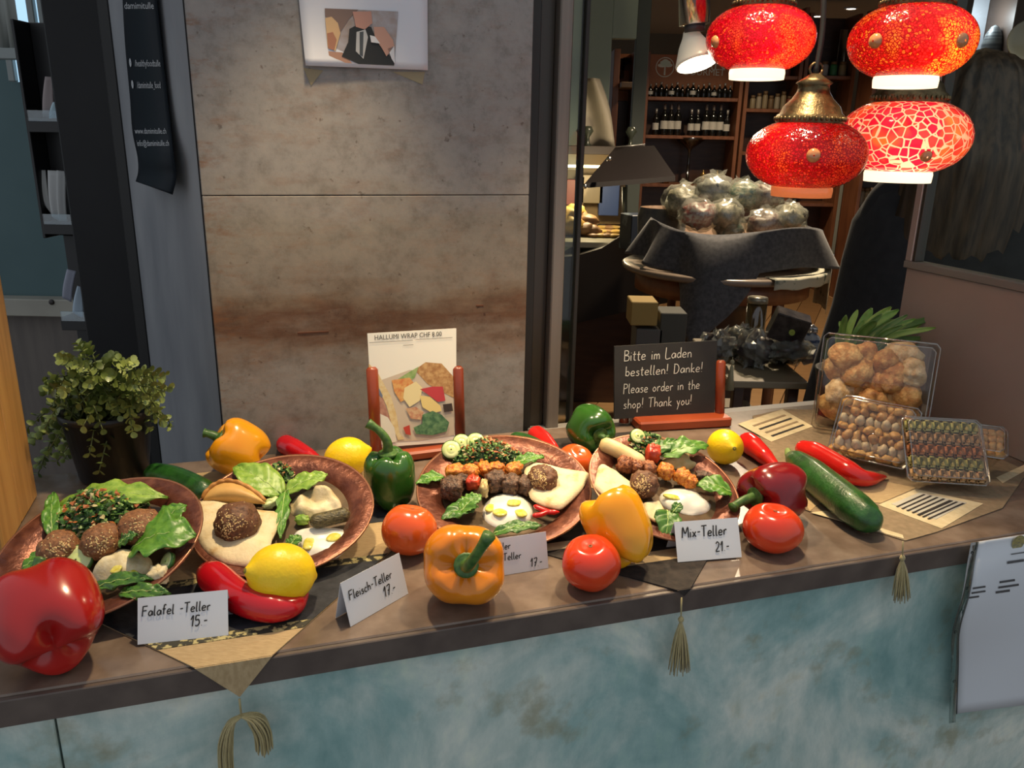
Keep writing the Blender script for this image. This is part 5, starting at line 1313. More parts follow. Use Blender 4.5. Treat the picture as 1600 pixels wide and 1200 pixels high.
for k, (R, c, n) in PL.items():
    c = np.array(c); n = np.array(n) / np.linalg.norm(n); M3 = frame(n); PF[k] = (c, n, M3, R)
    q = thing('copper_plate', PN[k][0], 'plate', (c[0], c[1], 1.0), 'copper plates')
    s = R / .105
    part('dish', xf(lathe([(.001, -.012 * s), (.076 * s, -.012 * s), (.086 * s, -.004 * s), (.1045 * s, -.001 * s), (.105 * s, .0015 * s), (.1035 * s, .0022 * s), (.085 * s, -.001 * s), (.075 * s, -.009 * s)], 64, False), M3, c), m_cop, q)
    part('plate_well', xf(lathe([(.001, -.0088 * s), (.0755 * s, -.0088 * s)], 64, False), M3, c), m_cop2, q)
    part('lip', xf(lathe([(.1035 * s, .0020 * s), (.1055 * s, .0030 * s), (.1062 * s, .001 * s), (.1045 * s, -.0008 * s)], 64, False), M3, c), m_lip, q, 'bright rolled lip')
    # wooden wedge that tips the plate towards the passer-by
    b = c - n * (.0125 * s); d = np.array([-n[0], -n[1], 0]); d /= np.linalg.norm(d); sd = np.cross(ZD, d)
    y0, y1 = -.045, .05
    def pz(y): return b[2] - (y * (d @ n)) / n[2] - .0005
    pts = [(y0, 1.0022), (y1, 1.0022), (y1, pz(y1)), (y0, max(pz(y0), 1.004))]
    A = [np.array([b[0], b[1], 0]) + d * y + sd * -.02 + ZD * z for y, z in pts]; B = [a + sd * .04 for a in A]
    solo('plate_rest', (np.array(A + B), [(0, 1, 2, 3), (7, 6, 5, 4), (0, 4, 5, 1), (1, 5, 6, 2), (2, 6, 7, 3), (3, 7, 4, 0)]), m_oak,
         'wooden wedge tipping up the ' + PN[k][0], 'plate rest', 'plate rests', smooth=False)
def OP(k, x, y, h=0):                     # point above the well of plate k on the line of sight
    c, n, M3, R = PF[k]; return onplane(x, y, c + n * (h - .0085 * R / .105), n)
def pk(k, n_): return n_ / FPX * np.linalg.norm(PF[k][0] - CAM)
def pillow(out, n, H, rings=7, pw=2.2, amp=.0, freq=60, seed=0, base=.0008):
    O = np.asarray(out, float); c = O.mean(0); m = len(O); V, F = [], []
    for r in range(rings + 1):
        t = 1 - r / rings * 1.0
        for p in O:
            q = c + (p - c) * t
            h = H * (1 - t ** pw) + base * 0
            if amp and t < .98: h += amp * noise.noise(Vector(q * freq) + Vector((seed, seed * 2, 0)))
            V.append(q + n * h)
        if r == rings: break
    for r in range(rings):
        for i in range(m):
            j = (i + 1) % m; F.append((r * m + i, r * m + j, (r + 1) * m + j, (r + 1) * m + i))
    b0 = len(V); V += [p - n * base for p in O]
    for i in range(m):
        j = (i + 1) % m; F.append((b0 + j, b0 + i, i, j)[::-1])
    F.append(tuple(range(b0, b0 + m))[::-1])
    return np.array(V), F
def outl(k, pts, h=0, n=40, smooth=True):
    P = [np.append(p, 0) for p in pts]
    if smooth:
        q = np.vstack([P[-2:], P, P[:3]]) if False else np.array(P + P[:1])
        S = smoothpath(np.vstack([P[-1], q, P[1]]), n + int(2 * n / len(P)))
        m = len(S); a = int(m / (len(P) + 2)); S = S[a:a + n]
        # fall back to a plain closed resample
        P2 = np.array(P + [P[0]]); L = np.concatenate([[0], np.cumsum(np.linalg.norm(np.diff(P2, axis=0), axis=1))])
        t = np.linspace(0, L[-1], n, endpoint=False); S = np.array([[np.interp(u, L, P2[:, 0]), np.interp(u, L, P2[:, 1]), 0] for u in t])
        for _ in range(3): S = (np.roll(S, 1, 0) + 2 * S + np.roll(S, -1, 0)) / 4
    else:
        P2 = np.array(P + [P[0]]); L = np.concatenate([[0], np.cumsum(np.linalg.norm(np.diff(P2, axis=0), axis=1))])
        t = np.linspace(0, L[-1], n, endpoint=False); S = np.array([[np.interp(u, L, P2[:, 0]), np.interp(u, L, P2[:, 1]), 0] for u in t])
    return [OP(k, x, y, h) for x, y, _ in S]
m_pita = mat('pale flatbread', (.56, .36, .14), (.78, .66, .42), 55, .7, bump=.3, bscale=300, c3=(.74, .60, .35), lo=.28, hi=.6)
m_pitab = mat('toasted flatbread', (.62, .46, .22), (.74, .60, .36), 30, .7, bump=.2)
m_fal = mat('falafel crust', (.15, .055, .018), (.30, .13, .05), 380, .65, bump=.8, bscale=220)
m_fal2 = mat('dark falafel crust', (.085, .032, .014), (.18, .075, .032), 380, .6, bump=.8, bscale=220)
m_ses = mat('sesame seed', (.62, .44, .20), rough=.5)
m_leaf = mat('salad leaf green', (.05, .17, .012), (.13, .30, .035), 130, .38, sss=.05, bump=.3, bscale=120)
m_leaf2 = mat('dark basil green', (.030, .105, .014), (.075, .20, .028), 130, .38, bump=.3, bscale=120)
m_leafy = mat('yellow green leaf', (.15, .29, .025), (.30, .45, .07), 130, .42, bump=.3, bscale=120)
m_vein = mat('pale leaf vein', (.34, .46, .14), rough=.5)
m_hum = mat('pale hummus', (.64, .52, .28), (.76, .67, .44), 160, .5, bump=.2)
m_lab = mat('white yoghurt cream', (.80, .77, .64), (.86, .84, .74), 30, .35, bump=.1, sss=.1)
m_oilp = mat('olive oil', (.58, .50, .05), (.72, .66, .20), 200, .08, spec=.7)
m_cslice = mat('cucumber flesh', (.50, .58, .22), (.62, .68, .34), 60, .35)
m_cskin = mat('cucumber rind', (.03, .11, .015), rough=.35)
def leaf(k, label, p0, p1, wpx, m=m_leaf, h0=.006, h1=.012, arch=.008, lobes=0, cup=.25, group='salad leaves', name='salad_leaf', vein=True, up=None):
    c, n, M3, R = PF[k]
    A, B = OP(k, *p0, h0), OP(k, *p1, h1); L = np.linalg.norm(B - A); ax = (B - A) / L
    sd = np.cross(n, ax); sd /= np.linalg.norm(sd); W = pk(k, wpx) / 2; sx = hash(label) % 7 * 0.0 + len(label) * .37
    def f(s, t):
        e = math.sin(math.pi * min(1, (t * .93 + .05)) ** .85) ** .8
        if lobes: e *= 1 - .28 * (.5 + .5 * math.cos(t * lobes * 2 * math.pi + sx)) * min(1, t * 4)
        a = (s * 2 - 1); wv = W * e * a
        hh = arch * math.sin(math.pi * t) + cup * abs(wv) * (.6 + .4 * math.sin(t * 5 + sx)) + .0016 * math.sin(t * 17 + a * 5 + sx) * abs(a) + .0011 * math.sin(t * 31 - abs(a) * 9)
        return A + ax * L * t + sd * wv + n * hh
    r = thing(name, label, 'leaf', A - n * .001, group)
    part('blade', grid(f, 11, 26, .0007), m, r)
    if vein: part('midrib', tube([f(.5, t) + n * .0006 for t in np.linspace(-.03, .93, 14)], np.linspace(.0010, .0003, 14), 6), m_vein, r, 'pale midrib')
    return r
def falafel(k, label, x, y, wpx, m=m_fal, sq=.8, sd=0, tl=(0, 0), seeds=90, rot=0):
    c, n, M3, R = PF[k]; r_ = pk(k, wpx) / 2; h = r_ * sq
    p = OP(k, x, y, h)
    q = thing('falafel', label, 'falafel', p - n * h, 'falafel balls')
    V, F = blob(r_, r_, h, .09, 2.6, sd + 3, 36, 22); V = V * np.array([1 + .035 * noise.noise(Vector(v / r_) * 6 + Vector((sd, 0, 0))) + .03 * noise.noise(Vector(v / r_) * 13) for v in V])[:, None]
    part('crust', xf((V, F), M3, p), m, q)
    st = []; vd = CAM - p; vd /= np.linalg.norm(vd); g = np.random.default_rng(sd + 5)
    oc = ([(1.35, 0, 0), (-.8, .7, 0), (-.8, -.7, 0), (0, 0, .45), (0, 0, -.45)], [(0, 1, 3), (1, 2, 3), (2, 0, 3), (1, 0, 4), (2, 1, 4), (0, 2, 4)])
    cen = M3.T @ vd + np.array([tl[0], tl[1], .1]); cen /= np.linalg.norm(cen)
    for i in range(seeds):
        d = cen + g.normal(size=3) * .45; d /= np.linalg.norm(d)
        w_ = Vector(d); kk = 1 + .09 * noise.noise(w_ * 2.6 + Vector(((sd + 3) * 3.17, (sd + 3) * 1.7, (sd + 3) * .9))) * 1.6
        st.append(xf((np.array(oc[0]) * .0014, oc[1]), M3 @ frame(d, g.normal(size=3)), p + M3 @ (d * np.array([r_, r_, h]) * kk)))
    part('sesame_seeds', join(*st), m_ses, q, kind='stuff')
m_bits = [mat('herb bit %d' % i, c, rough=.5) for i, c in enumerate(((.035, .11, .012), (.07, .18, .025), (.02, .06, .01), (.42, .12, .03), (.50, .42, .20), (.16, .28, .06)))]
def heap(k, label, pts, H, nb, name='tabbouleh', cat='salad', pal=(0, 0, 1, 1, 2, 5, 3, 4), size=.0026, seed=0):
    c, n, M3, R = PF[k]; O = outl(k, pts, 0, 30); cc = np.mean(O, 0); g = np.random.default_rng(seed + 11)
    base = pillow(O, n, H * .8, 6, 2.0, .004, 90, seed); V0 = base[0]; allv = [base]; idx = [2] * len(base[1]); P = np.array(O)
    for i in range(nb):
        e = P[g.integers(len(P))]; t = math.sqrt(g.uniform(0, 1)) * 1.0; q = cc + (e - cc) * t
        h = H * (1 - t ** 2.0) * g.uniform(.75, 1.15) + g.uniform(0, .003)
        s = size * g.uniform(.6, 1.5)
        b = (np.array([(-1, -.6, 0), (1, -.5, .2), (.8, .6, -.1), (-.9, .5, .15), (0, 0, .5)]) * s, [(0, 1, 4), (1, 2, 4), (2, 3, 4), (3, 0, 4), (3, 2, 1, 0)])
        b = xf(b, frame(n + g.normal(size=3) * .5, g.normal(size=3)), q + n * h); allv.append(b); idx += [int(pal[g.integers(len(pal))])] * 5
    V, F = join(*allv)
    return solo(name, (V, F), m_bits, label, cat, 'chopped herb salads', kind='stuff', smooth=False, idx=idx)
def dip(k, label, pts, H, m, oil=(), name='hummus', cat='dip', amp=.004, pw=2.4, seed=0, group='dips on the plates'):
    c, n, M3, R = PF[k]; O = outl(k, pts, 0, 44); q = thing(name, label, cat, np.mean(O, 0), group)
    V, F = pillow(O, n, H, 9, pw, amp, 70, seed); part('cream', (V, F), m, q)
    for x, y, rx, ry in oil:
        # lay the oil on the cream surface
        p = OP(k, x, y, H * .9); d = ray(x, y); best = min(V[:44 * 9], key=lambda v: np.linalg.norm(np.cross(v - CAM, d)))
        hh = (best - PF[k][0]) @ n; p = onplane(x, y, PF[k][0] + n * (hh + .0012), n)
        part('oil_pool', xf(pillow([p + M3 @ np.array([pk(k, rx) * (1.15 + .25 * math.sin(2 * a + x)) * math.cos(a), pk(k, ry) * 1.7 * math.sin(a), 0]) for a in np.linspace(0, 2 * math.pi, 18, endpoint=False)], n, .0006, 4, 2, .0006, 200, seed, .002)), m_oilp, q, 'golden oil pool')
    return q
def bread(k, label, pts, H, m=m_pita, n_=48, tilt=0, name='flatbread', amp=.003, h=.006, rough=True):
    c, n, M3, R = PF[k]; O = np.array(outl(k, pts, h, n_, False)); O = (np.roll(O, 1, 0) + 2 * O + np.roll(O, -1, 0)) / 4
    return solo(name, pillow(O, n, H, 8, 5, amp, 45, len(label), .0025), m, label, 'bread', 'flatbreads on the plates')
def slice_(k, label, x, y, wpx, tl, h=.008):
    c, n, M3, R = PF[k]; p = OP(k, x, y, h); r_ = pk(k, wpx) / 2; D = frame(n + np.array(tl))
    q = thing('cucumber_slice', label, 'cucumber slice', p - n * .004, 'cucumber slices')
    part('flesh', xf(lathe([(.001, .0022), (r_ * .55, .0022), (r_ * .92, .0024), (r_ * .93, -.002), (.001, -.002)], 28, False), D, p), m_cslice, q)
    part('rind', xf(lathe([(r_ * .93, .0024), (r_, .0018), (r_, -.0018), (r_ * .93, -.002)], 28, False), D, p), m_cskin, q)
    part('seed_core', xf(lathe([(.001, .0026), (r_ * .42, .0024), (r_ * .45, .0021)], 20, False), D, p), mat('cucumber core', (.55, .66, .20), (.66, .74, .36), 120, .3), q)
def lump(rx, ry, rz, sd):
    o = Vector((sd * 2.3, sd * .7, sd * 1.9))
    def fn(t, p):
        d = Vector((math.sin(p) * math.cos(t), math.sin(p) * math.sin(t), math.cos(p)))
        b = max(abs(d.x), abs(d.y), abs(d.z)); k = (1 / b) ** .45            # towards a cube
        k *= 1 + .22 * noise.noise(d * 2.2 + o) + .14 * noise.noise(d * 5 + o) + .08 * noise.noise(d * 11 + o)
        return (d.x * rx * k * .92, d.y * ry * k * .92, d.z * rz * k * .92)
    return ball(fn, 30, 20)
def chunk(k, label, x, y, w_, h_, m, group, name='meat_chunk', cat='meat', sd=0, lift=.5, rot=0):
    c, n, M3, R = PF[k]; rx = pk(k, w_) / 2; rz = pk(k, h_) / 2
    p = OP(k, x, y, rz * (lift * 2))
    return solo(name, xf(lump(rx, rz * 1.05, rz, sd), M3 @ rotz(rot), p), m, label, cat, group, loc=p - n * rz)
# plate 1 -----------------------------------------------------------
leaf(1, 'long yellow green lettuce leaf curving round the back of the falafel plate', (84, 800), (262, 778), 66, m_leafy, .006, .010, .016, 4, .10)
leaf(1, 'narrow green leaf standing at the left of the herb salad', (82, 838), (84, 770), 26, m_leaf, .004, .014, .004, 0, .3)
leaf(1, 'large lobed salad leaf with pale rib at the right of the falafel plate', (206, 858), (306, 838), 92, m_leaf, .010, .018, .012, 3, .22)
leaf(1, 'lobed leaf behind the right falafel of the falafel plate', (245, 832), (292, 790), 50, m_leaf, .008, .018, .006, 2, .25)
leaf(1, 'green leaf tucked under the left falafel', (36, 888), (88, 862), 30, m_leaf, .003, .006, .003, 0, .2)
leaf(1, 'pair of long basil leaves at the front of the falafel plate', (142, 922), (240, 905), 30, m_leaf2, .006, .010, .006, 2, .3)
leaf(1, 'basil leaf hanging over the front rim of the falafel plate', (188, 928), (266, 928), 26, m_leaf2, .008, .006, .004, 0, .3)
leaf(1, 'small mint leaf in front of the right falafel', (186, 852), (216, 834), 22, m_leaf2, .018, .022, .003, 0, .2)
heap(1, 'chopped parsley salad heaped on the falafel plate', [(80, 830), (95, 800), (120, 782), (165, 774), (215, 778), (246, 794), (236, 820), (196, 842), (150, 850), (105, 848)], .030, 800, seed=1, size=.003)
falafel(1, 'sesame falafel half behind the cucumber slice at far left', 92, 857, 54, m_fal, .8, 1)
falafel(1, 'sesame falafel in the middle of the falafel plate', 159, 846, 54, m_fal, .82, 2)
falafel(1, 'oval falafel at the right of the herb salad', 217, 823, 58, m_fal, .72, 3, seeds=70)
slice_(1, 'cucumber slice leaning at the front of the falafel plate', 120, 876, 44, (.05, -.5, 0), .012)
dip(1, 'hummus dollop with oil drops on the falafel plate', [(138, 912), (152, 880), (175, 864), (210, 860), (238, 872), (240, 892), (222, 908), (190, 916), (160, 920)], .019, m_hum, [(181, 889, 7, 4), (202, 896, 8, 4)], amp=.006, seed=2)
chunk(1, 'pale chopped egg beside the falafel plate hummus', 248, 898, 26, 24, m_hum, 'pale chunks', 'egg_piece', 'egg', 4, .4)
slice_(1, 'dark cucumber slice on edge right of the hummus', 262, 878, 26, (-.9, -.6, 0), .010)
# plate 2 -----------------------------------------------------------
leaf(2, 'broad bright salad leaf behind the pastry on the second plate', (440, 772), (366, 730), 56, m_leafy, .008, .016, .006, 0, .2)
leaf(2, 'bright salad leaf at the right back of the second plate', (448, 768), (512, 742), 40, m_leafy, .008, .016, .004, 0, .2)
leaf(2, 'thin herb sprig leaf down the middle of the second plate', (446, 765), (438, 842), 24, m_leaf, .006, .008, .004, 4, .2)
leaf(2, 'herb leaf beside the white cream of the second plate', (452, 858), (470, 838), 26, m_leaf, .006, .010, .004, 2, .2)
heap(2, 'little heap of chopped salad at the back of the second plate', [(420, 735), (440, 726), (462, 738), (455, 754), (438, 756), (425, 748)], .012, 120, seed=2)
bread(2, 'large round flatbread with a torn bite on the second plate', [(298, 800), (306, 782), (330, 780), (372, 790), (398, 796), (442, 800), (432, 830), (420, 850), (430, 862), (428, 880), (395, 886), (350, 880), (320, 862), (302, 832)], .006, m_pita, h=.010)
c_, n_, M_, R_ = PF[2]
def samosa():
    A, B, T = OP(2, 316, 784, .010), OP(2, 417, 788, .010), OP(2, 358, 752, .024)
    def f(s, t):
        p = A * (1 - s) + B * s; k = math.sin(math.pi * s) ** .7; top = p + (T - (A + B) / 2) * k
        th = math.sin(math.pi * t); q = p * (1 - t) + top * t
        return q + (CAM - q) / np.linalg.norm(CAM - q) * .011 * th * k
    def g(s, t):
        p = A * (1 - s) + B * s; k = math.sin(math.pi * s) ** .7; top = p + (T - (A + B) / 2) * k
        th = math.sin(math.pi * t); q = p * (1 - t) + top * t
        return q - (CAM - q) / np.linalg.norm(CAM - q) * .009 * th * k
    V1, F1 = grid(f, 22, 10); V2, F2 = grid(g, 22, 10)
    q = thing('pastry_turnover', 'golden half moon pastry standing on the second plate', 'pastry', A - n_ * .01)
    part('crust', join((V1, F1), (V2, [x[::-1] for x in F2])), mat('golden pastry crust', (.58, .30, .07), (.70, .42, .13), 26, .5, bump=.3), q)
    part('crimped_edge', tube(smoothpath([f(s, 1) + n_ * (.0015 if i % 2 else 0) for i, s in enumerate(np.linspace(.02, .98, 15))], 40), .0028, 8), mat('browned pastry edge', (.42, .17, .03), (.55, .26, .06), 40, .5), q, 'browned crimped edge')
samosa()
falafel(2, 'sesame falafel on the round flatbread', 371, 816, 64, m_fal2, .85, 5, (-.35, -.25), 150)
dip(2, 'rough beige aubergine dip at the right of the second plate', [(450, 795), (462, 775), (485, 766), (512, 764), (530, 778), (536, 795), (510, 808), (480, 812), (458, 808)], .014, mat('beige aubergine dip', (.58, .46, .24), (.72, .62, .40), 60, .5, bump=.5), [], 'aubergine_dip', amp=.016, seed=4)
dip(2, 'white yoghurt cream with two oil drops on the second plate', [(456, 835), (470, 826), (505, 824), (535, 826), (553, 834), (545, 855), (528, 872), (498, 880), (478, 870), (462, 852)], .008, m_lab, [(482, 849, 8, 7), (521, 839, 9, 5)], 'yoghurt_cream', amp=.003, pw=3, seed=5)
pod_p = [OP(2, x, y, .016) for x, y in ((484, 816), (505, 812), (530, 806), (547, 802))]
dol = thing('stuffed_vine_leaf', 'dark rolled vine leaf between the two dips', 'vine leaf', pod_p[1] - n_ * .012)
part('roll', tube(smoothpath(pod_p, 16), np.array([.3, .75, .95] + [1] * 10 + [.95, .7, .25]) * pk(2, 22) / 2, 14), mat('dark vine leaf', (.030, .026, .010), (.15, .12, .045), 260, .35, bump=.9, bscale=300, stretch=(1, 1, 2)), dol)
chunk(2, 'pale green pickle wedge behind the flatbread tip', 424, 786, 30, 14, m_cslice, 'pickle pieces', 'pickle_wedge', 'pickle', 9, .6, .6)
chunk(2, 'pale lettuce piece left of the rolled vine leaf', 472, 812, 22, 14, m_leafy, 'lettuce pieces', 'lettuce_piece', 'lettuce', 10, .6)
# plate 3 -----------------------------------------------------------
leaf(3, 'salad leaf poking out at the left of the skewer plate', (694, 746), (650, 756), 26, m_leaf, .010, .012, .004, 0, .25)
leaf(3, 'salad leaf at the right back of the skewer plate', (800, 728), (850, 714), 26, m_leaf, .008, .014, .004, 0, .2)
leaf(3, 'broad basil leaf at the left front of the skewer plate', (745, 790), (690, 812), 34, m_leaf2, .008, .008, .005, 0, .2)
leaf(3, 'long basil leaf along the front rim of the skewer plate', (772, 834), (846, 822), 24, m_leaf2, .008, .010, .005, 0, .3)
leaf(3, 'curly parsley leaf beside the white cream of the skewer plate', (720, 800), (752, 774), 34, m_leaf, .012, .020, .004, 5, .2)
heap(3, 'chopped herb salad along the back of the skewer plate', [(690, 726), (702, 708), (730, 696), (770, 692), (804, 702), (822, 716), (800, 728), (740, 734), (700, 738)], .024, 560, pal=(0, 0, 1, 5, 3, 4, 2), seed=3)
slice_(3, 'cucumber slice leaning at the left back of the skewer plate', 705, 703, 32, (.1, -1.0, 0), .018)
slice_(3, 'cucumber slice leaning in the middle back of the skewer plate', 721, 692, 30, (.1, -1.0, 0), .020)
slice_(3, 'cucumber slice leaning at the right back of the skewer plate', 743, 691, 32, (.1, -1.0, 0), .020)
m_chk = mat('orange grilled chicken', (.30, .05, .008), (.78, .36, .06), 260, .4, bump=.8, bscale=500, c3=(.64, .19, .018), lo=.3, hi=.7)
m_lamb = mat('brown grilled lamb', (.035, .016, .010), (.20, .105, .06), 300, .42, bump=1, bscale=500)
OR = ('leftmost', 'second from left', 'middle', 'second from right', 'rightmost')
for i, (x, y, w_, h_) in enumerate(((712, 737, 34, 24), (735, 738, 28, 26), (757, 732, 30, 20), (776, 732, 28, 20), (802, 734, 30, 24))):
    chunk(3, 'orange grilled chicken cube, %s in the back row of the skewer plate' % OR[i], x, y, w_, h_, m_chk, 'grilled chicken cubes', 'chicken_cube', 'meat', i + 20, .75, i)
for i, (x, y, w_, h_) in enumerate(((706, 762, 38, 36), (724, 750, 26, 24), (775, 752, 34, 34), (798, 757, 30, 32), (822, 758, 30, 28))):
    chunk(3, 'brown grilled lamb cube, %s in the front row of the skewer plate' % OR[i], x, y, w_, h_, m_lamb, 'grilled lamb cubes', 'lamb_cube', 'meat', i + 30, .55, i)
chunk(3, 'red grilled pepper square between the lamb cubes', 739, 754, 24, 22, mat('grilled red pepper', (.50, .035, .02), (.60, .09, .03), 40, .3), 'grilled vegetables', 'pepper_square', 'pepper', 41, .8)
chunk(3, 'pale grilled onion wedge between the lamb cubes', 757, 763, 14, 26, mat('grilled onion', (.52, .38, .16), (.62, .50, .25), 40, .35), 'grilled vegetables', 'onion_wedge', 'onion', 42, .7)
bread(3, 'triangular flatbread under the falafel of the skewer plate', [(818, 735), (830, 722), (850, 724), (880, 732), (922, 738), (912, 762), (895, 780), (876, 796), (850, 790), (828, 778)], .005, m_pita, h=.012)
falafel(3, 'dark sesame falafel on the skewer plate flatbread', 848, 749, 48, m_fal2, .95, 7, (-.35, -.15), 150)
dip(3, 'white yoghurt cream with four oil drops on the skewer plate', [(752, 800), (762, 780), (785, 769), (805, 770), (826, 782), (834, 796), (830, 814), (805, 822), (778, 826), (758, 816)], .010, m_lab, [(766, 793, 7, 5), (781, 800, 8, 5), (803, 785, 11, 4), (814, 801, 8, 5)], 'yoghurt_cream', amp=.002, pw=3, seed=6)
for i, pts in enumerate((((834, 790), (845, 795), (860, 800), (874, 800)), ((832, 806), (845, 804), (856, 800), (866, 802)))):
    P = smoothpath([OP(3, x, y, .012) for x, y in pts], 12)
    solo('pepper_strip', tube(P, np.array([.0012] + [.0032] * 9 + [.002, .001]), 8), m_chi2, ('upper strip of red pepper beside the skewer plate cream', 'lower strip of red pepper beside the skewer plate cream')[i], 'pepper strip', 'red pepper strips')
# plate 4 -----------------------------------------------------------
leaf(4, 'large salad leaf at the right back of the mix plate', (1035, 712), (1106, 696), 44, m_leaf, .010, .020, .006, 3, .2)
leaf(4, 'curly leaf at the back of the mix plate', (1010, 712), (1058, 688), 30, m_leaf2, .010, .016, .004, 4, .2)
leaf(4, 'pale veined leaf at the right rim of the mix plate', (1142, 770), (1088, 758), 44, m_leaf, .012, .012, .006, 0, .15)
leaf(4, 'broad dark leaf hanging over the front of the mix plate', (1042, 798), (1040, 842), 40, m_leaf2, .012, .004, .006, 0, .2)
leaf(4, 'small round leaf in front of the mix plate cream', (1052, 800), (1064, 788), 16, m_leaf2, .016, .018, .002, 0, .2)
heap(4, 'chopped salad at the back of the mix plate', [(970, 690), (985, 682), (1015, 682), (1045, 694), (1030, 710), (995, 714), (975, 704)], .016, 300, seed=4)
slice_(4, 'cucumber slice at the back of the mix plate', 996, 682, 26, (.1, -.7, 0), .016)
rp = smoothpath([OP(4, x, y, .014) for x, y in ((938, 692), (962, 702), (985, 714), (1006, 726))], 16)
ro = thing('pastry_roll', 'pale cheese pastry roll lying at the left of the mix plate', 'pastry', rp[8] - PF[4][1] * .014)
part('roll', tube(rp, np.array([.5, .9] + [1] * 12 + [.85, .5]) * pk(4, 25) / 2, 16), mat('pale fried pastry', (.62, .44, .17), (.74, .58, .30), 30, .5, bump=.3), ro)
m_mix = mat('red brown grilled meat', (.12, .025, .010), (.44, .15, .045), 300, .42, bump=.9, bscale=500)
for i, (x, y, w_, h_, m) in enumerate(((976, 726, 26, 26, 0), (994, 730, 24, 24, 0), (1012, 732, 24, 24, 0), (1040, 736, 28, 24, 1), (1066, 744, 28, 24, 1), (1078, 752, 22, 22, 1))):
    chunk(4, ('red brown grilled cube, %s of three on the mix plate' if m == 0 else 'orange grilled cube, %s of three on the mix plate') % ('leftmost', 'middle', 'rightmost')[i % 3], x, y, w_, h_, (m_mix, m_chk)[m], 'red brown cubes on the mix plate' if m == 0 else 'orange cubes on the mix plate', 'meat_cube', 'meat', i + 50, .7, i)
chunk(4, 'bright red grilled tomato piece at the back of the mix plate', 1020, 708, 24, 28, mat('grilled red pepper', (.50, .035, .02), (.60, .09, .03), 40, .3), 'grilled vegetables', 'tomato_piece', 'tomato', 60, .8)
dip(4, 'coarse yellow chickpea dip at the back of the mix plate', [(1030, 726), (1040, 712), (1060, 706), (1085, 712), (1106, 726), (1080, 734), (1050, 732)], .012, mat('coarse chickpea dip', (.58, .42, .14), (.68, .54, .26), 80, .6, bump=.6), [], 'chickpea_dip', amp=.008, seed=8)
chunk(4, 'dark grilled aubergine piece at the right of the mix plate', 1100, 745, 34, 18, m_lamb, 'grilled vegetables', 'aubergine_piece', 'aubergine', 61, .6)
falafel(4, 'tilted dark falafel in the middle of the mix plate', 1007, 757, 44, m_fal2, .9, 9, (-.4, .0), 110)
bread(4, 'flatbread wedge behind the amber pepper', [(928, 760), (935, 728), (942, 724), (965, 738), (988, 755), (985, 775), (945, 775)], .005, m_pita, h=.012)
bread(4, 'flatbread corner at the front of the mix plate', [(1005, 785), (1030, 782), (1040, 800), (1025, 815), (1010, 805)], .004, m_pita, h=.006)
dip(4, 'white yoghurt cream with oil streak on the mix plate', [(1028, 776), (1040, 765), (1065, 762), (1088, 770), (1114, 790), (1105, 802), (1080, 806), (1050, 798), (1034, 790)], .010, m_lab, [(1052, 776, 12, 3)], 'yoghurt_cream', amp=.003, pw=3, seed=9)
# ---------------------------------------------------------------- price cards
m_card = mat('white card', (.62, .64, .68), rough=.6)
m_ink = mat('black marker', (.012, .012, .014), rough=.6)
def card(label, tl, tr, br, bl, lines, zb=1.0, back=.03):
    BL, BR = G(*bl, zb), G(*br, zb); ex = (BR - BL); W = np.linalg.norm(ex); ex /= W
    nh = np.cross(ex, ZD)                                          # towards the viewer
    # lean: find height and lean so that the top corners fall on the lines of sight
    best = None
    for lean in np.linspace(0, .9, 46):
        for H in np.linspace(.03, .09, 61):
            e = 0
            for b, t in ((BL, tl), (BR, tr)):
                P = b + (ZD * math.cos(lean) - nh * math.sin(lean)) * H
                v = P - CAM; q = (800 + FPX * (v @ RT) / (v @ FW), 600 - FPX * (v @ UP) / (v @ FW)); e += (q[0] - t[0]) ** 2 + (q[1] - t[1]) ** 2
            e += 60 * (lean - .45) ** 2
            if best is None or e < best[0]: best = (e, lean, H)
    _, lean, H = best; up = ZD * math.cos(lean) - nh * math.sin(lean); fn = np.cross(ex, up)
    r = thing('price_card', label, 'card', (BL + BR) / 2, 'hand lettered price cards')
    part('front_leaf', prism([(0, 0), (W, 0), (W, H), (0, H)], ex, up, -fn, BL + ZD * .0004, .0005), m_card, r, smooth=False)
    T = BL + up * H - fn * .0005; f = H * math.cos(lean); dn = -ZD * f - nh * (H * math.sin(lean) * .8); dn2 = dn / np.linalg.norm(dn)
    part('back_leaf', prism([(0, 0), (W, 0), (W, np.linalg.norm(dn) * .98), (0, np.linalg.norm(dn) * .98)], ex, dn2, -np.cross(ex, dn2), T + ZD * .0, .0005), m_card, r, smooth=False)
    for txt, fx, fy, hh in lines:
        h = hh * H; w_ = scrawl_w(txt, h)
        o = BL + ex * (fx * W) + up * (fy * H) + fn * .0006
        (V, F), _ = scrawl(txt, o, ex, up, h, .125, .06)
        part('lettering', (V, F), m_ink, r, 'black hand lettering', smooth=False)
card('white price card reading Falafel-Teller 15 at the left front', (215, 934), (356, 922), (357, 993), (215, 1008), [('Falafel -Teller', .05, .60, .21), ('15.-', .58, .28, .23)], 1.0018)
card('white price card reading Fleisch-Teller 17 turned at an angle', (532, 912), (624, 865), (638, 928), (548, 980), [('Fleisch-Teller', .07, .56, .20), ('17.-', .60, .22, .23)], 1.0)
card('white price card half hidden behind the orange pepper', (745, 848), (852, 830), (857, 888), (748, 906), [('Teller', .22, .70, .19), ('Teller', .36, .40, .19), ('17.-', .74, .12, .22)], 1.0)
card('white price card reading Mix-Teller 21 at the right front', (1054, 817), (1152, 809), (1159, 871), (1059, 879), [('Mix-Teller', .10, .60, .26), ('21.-', .60, .20, .24)], 1.0018)

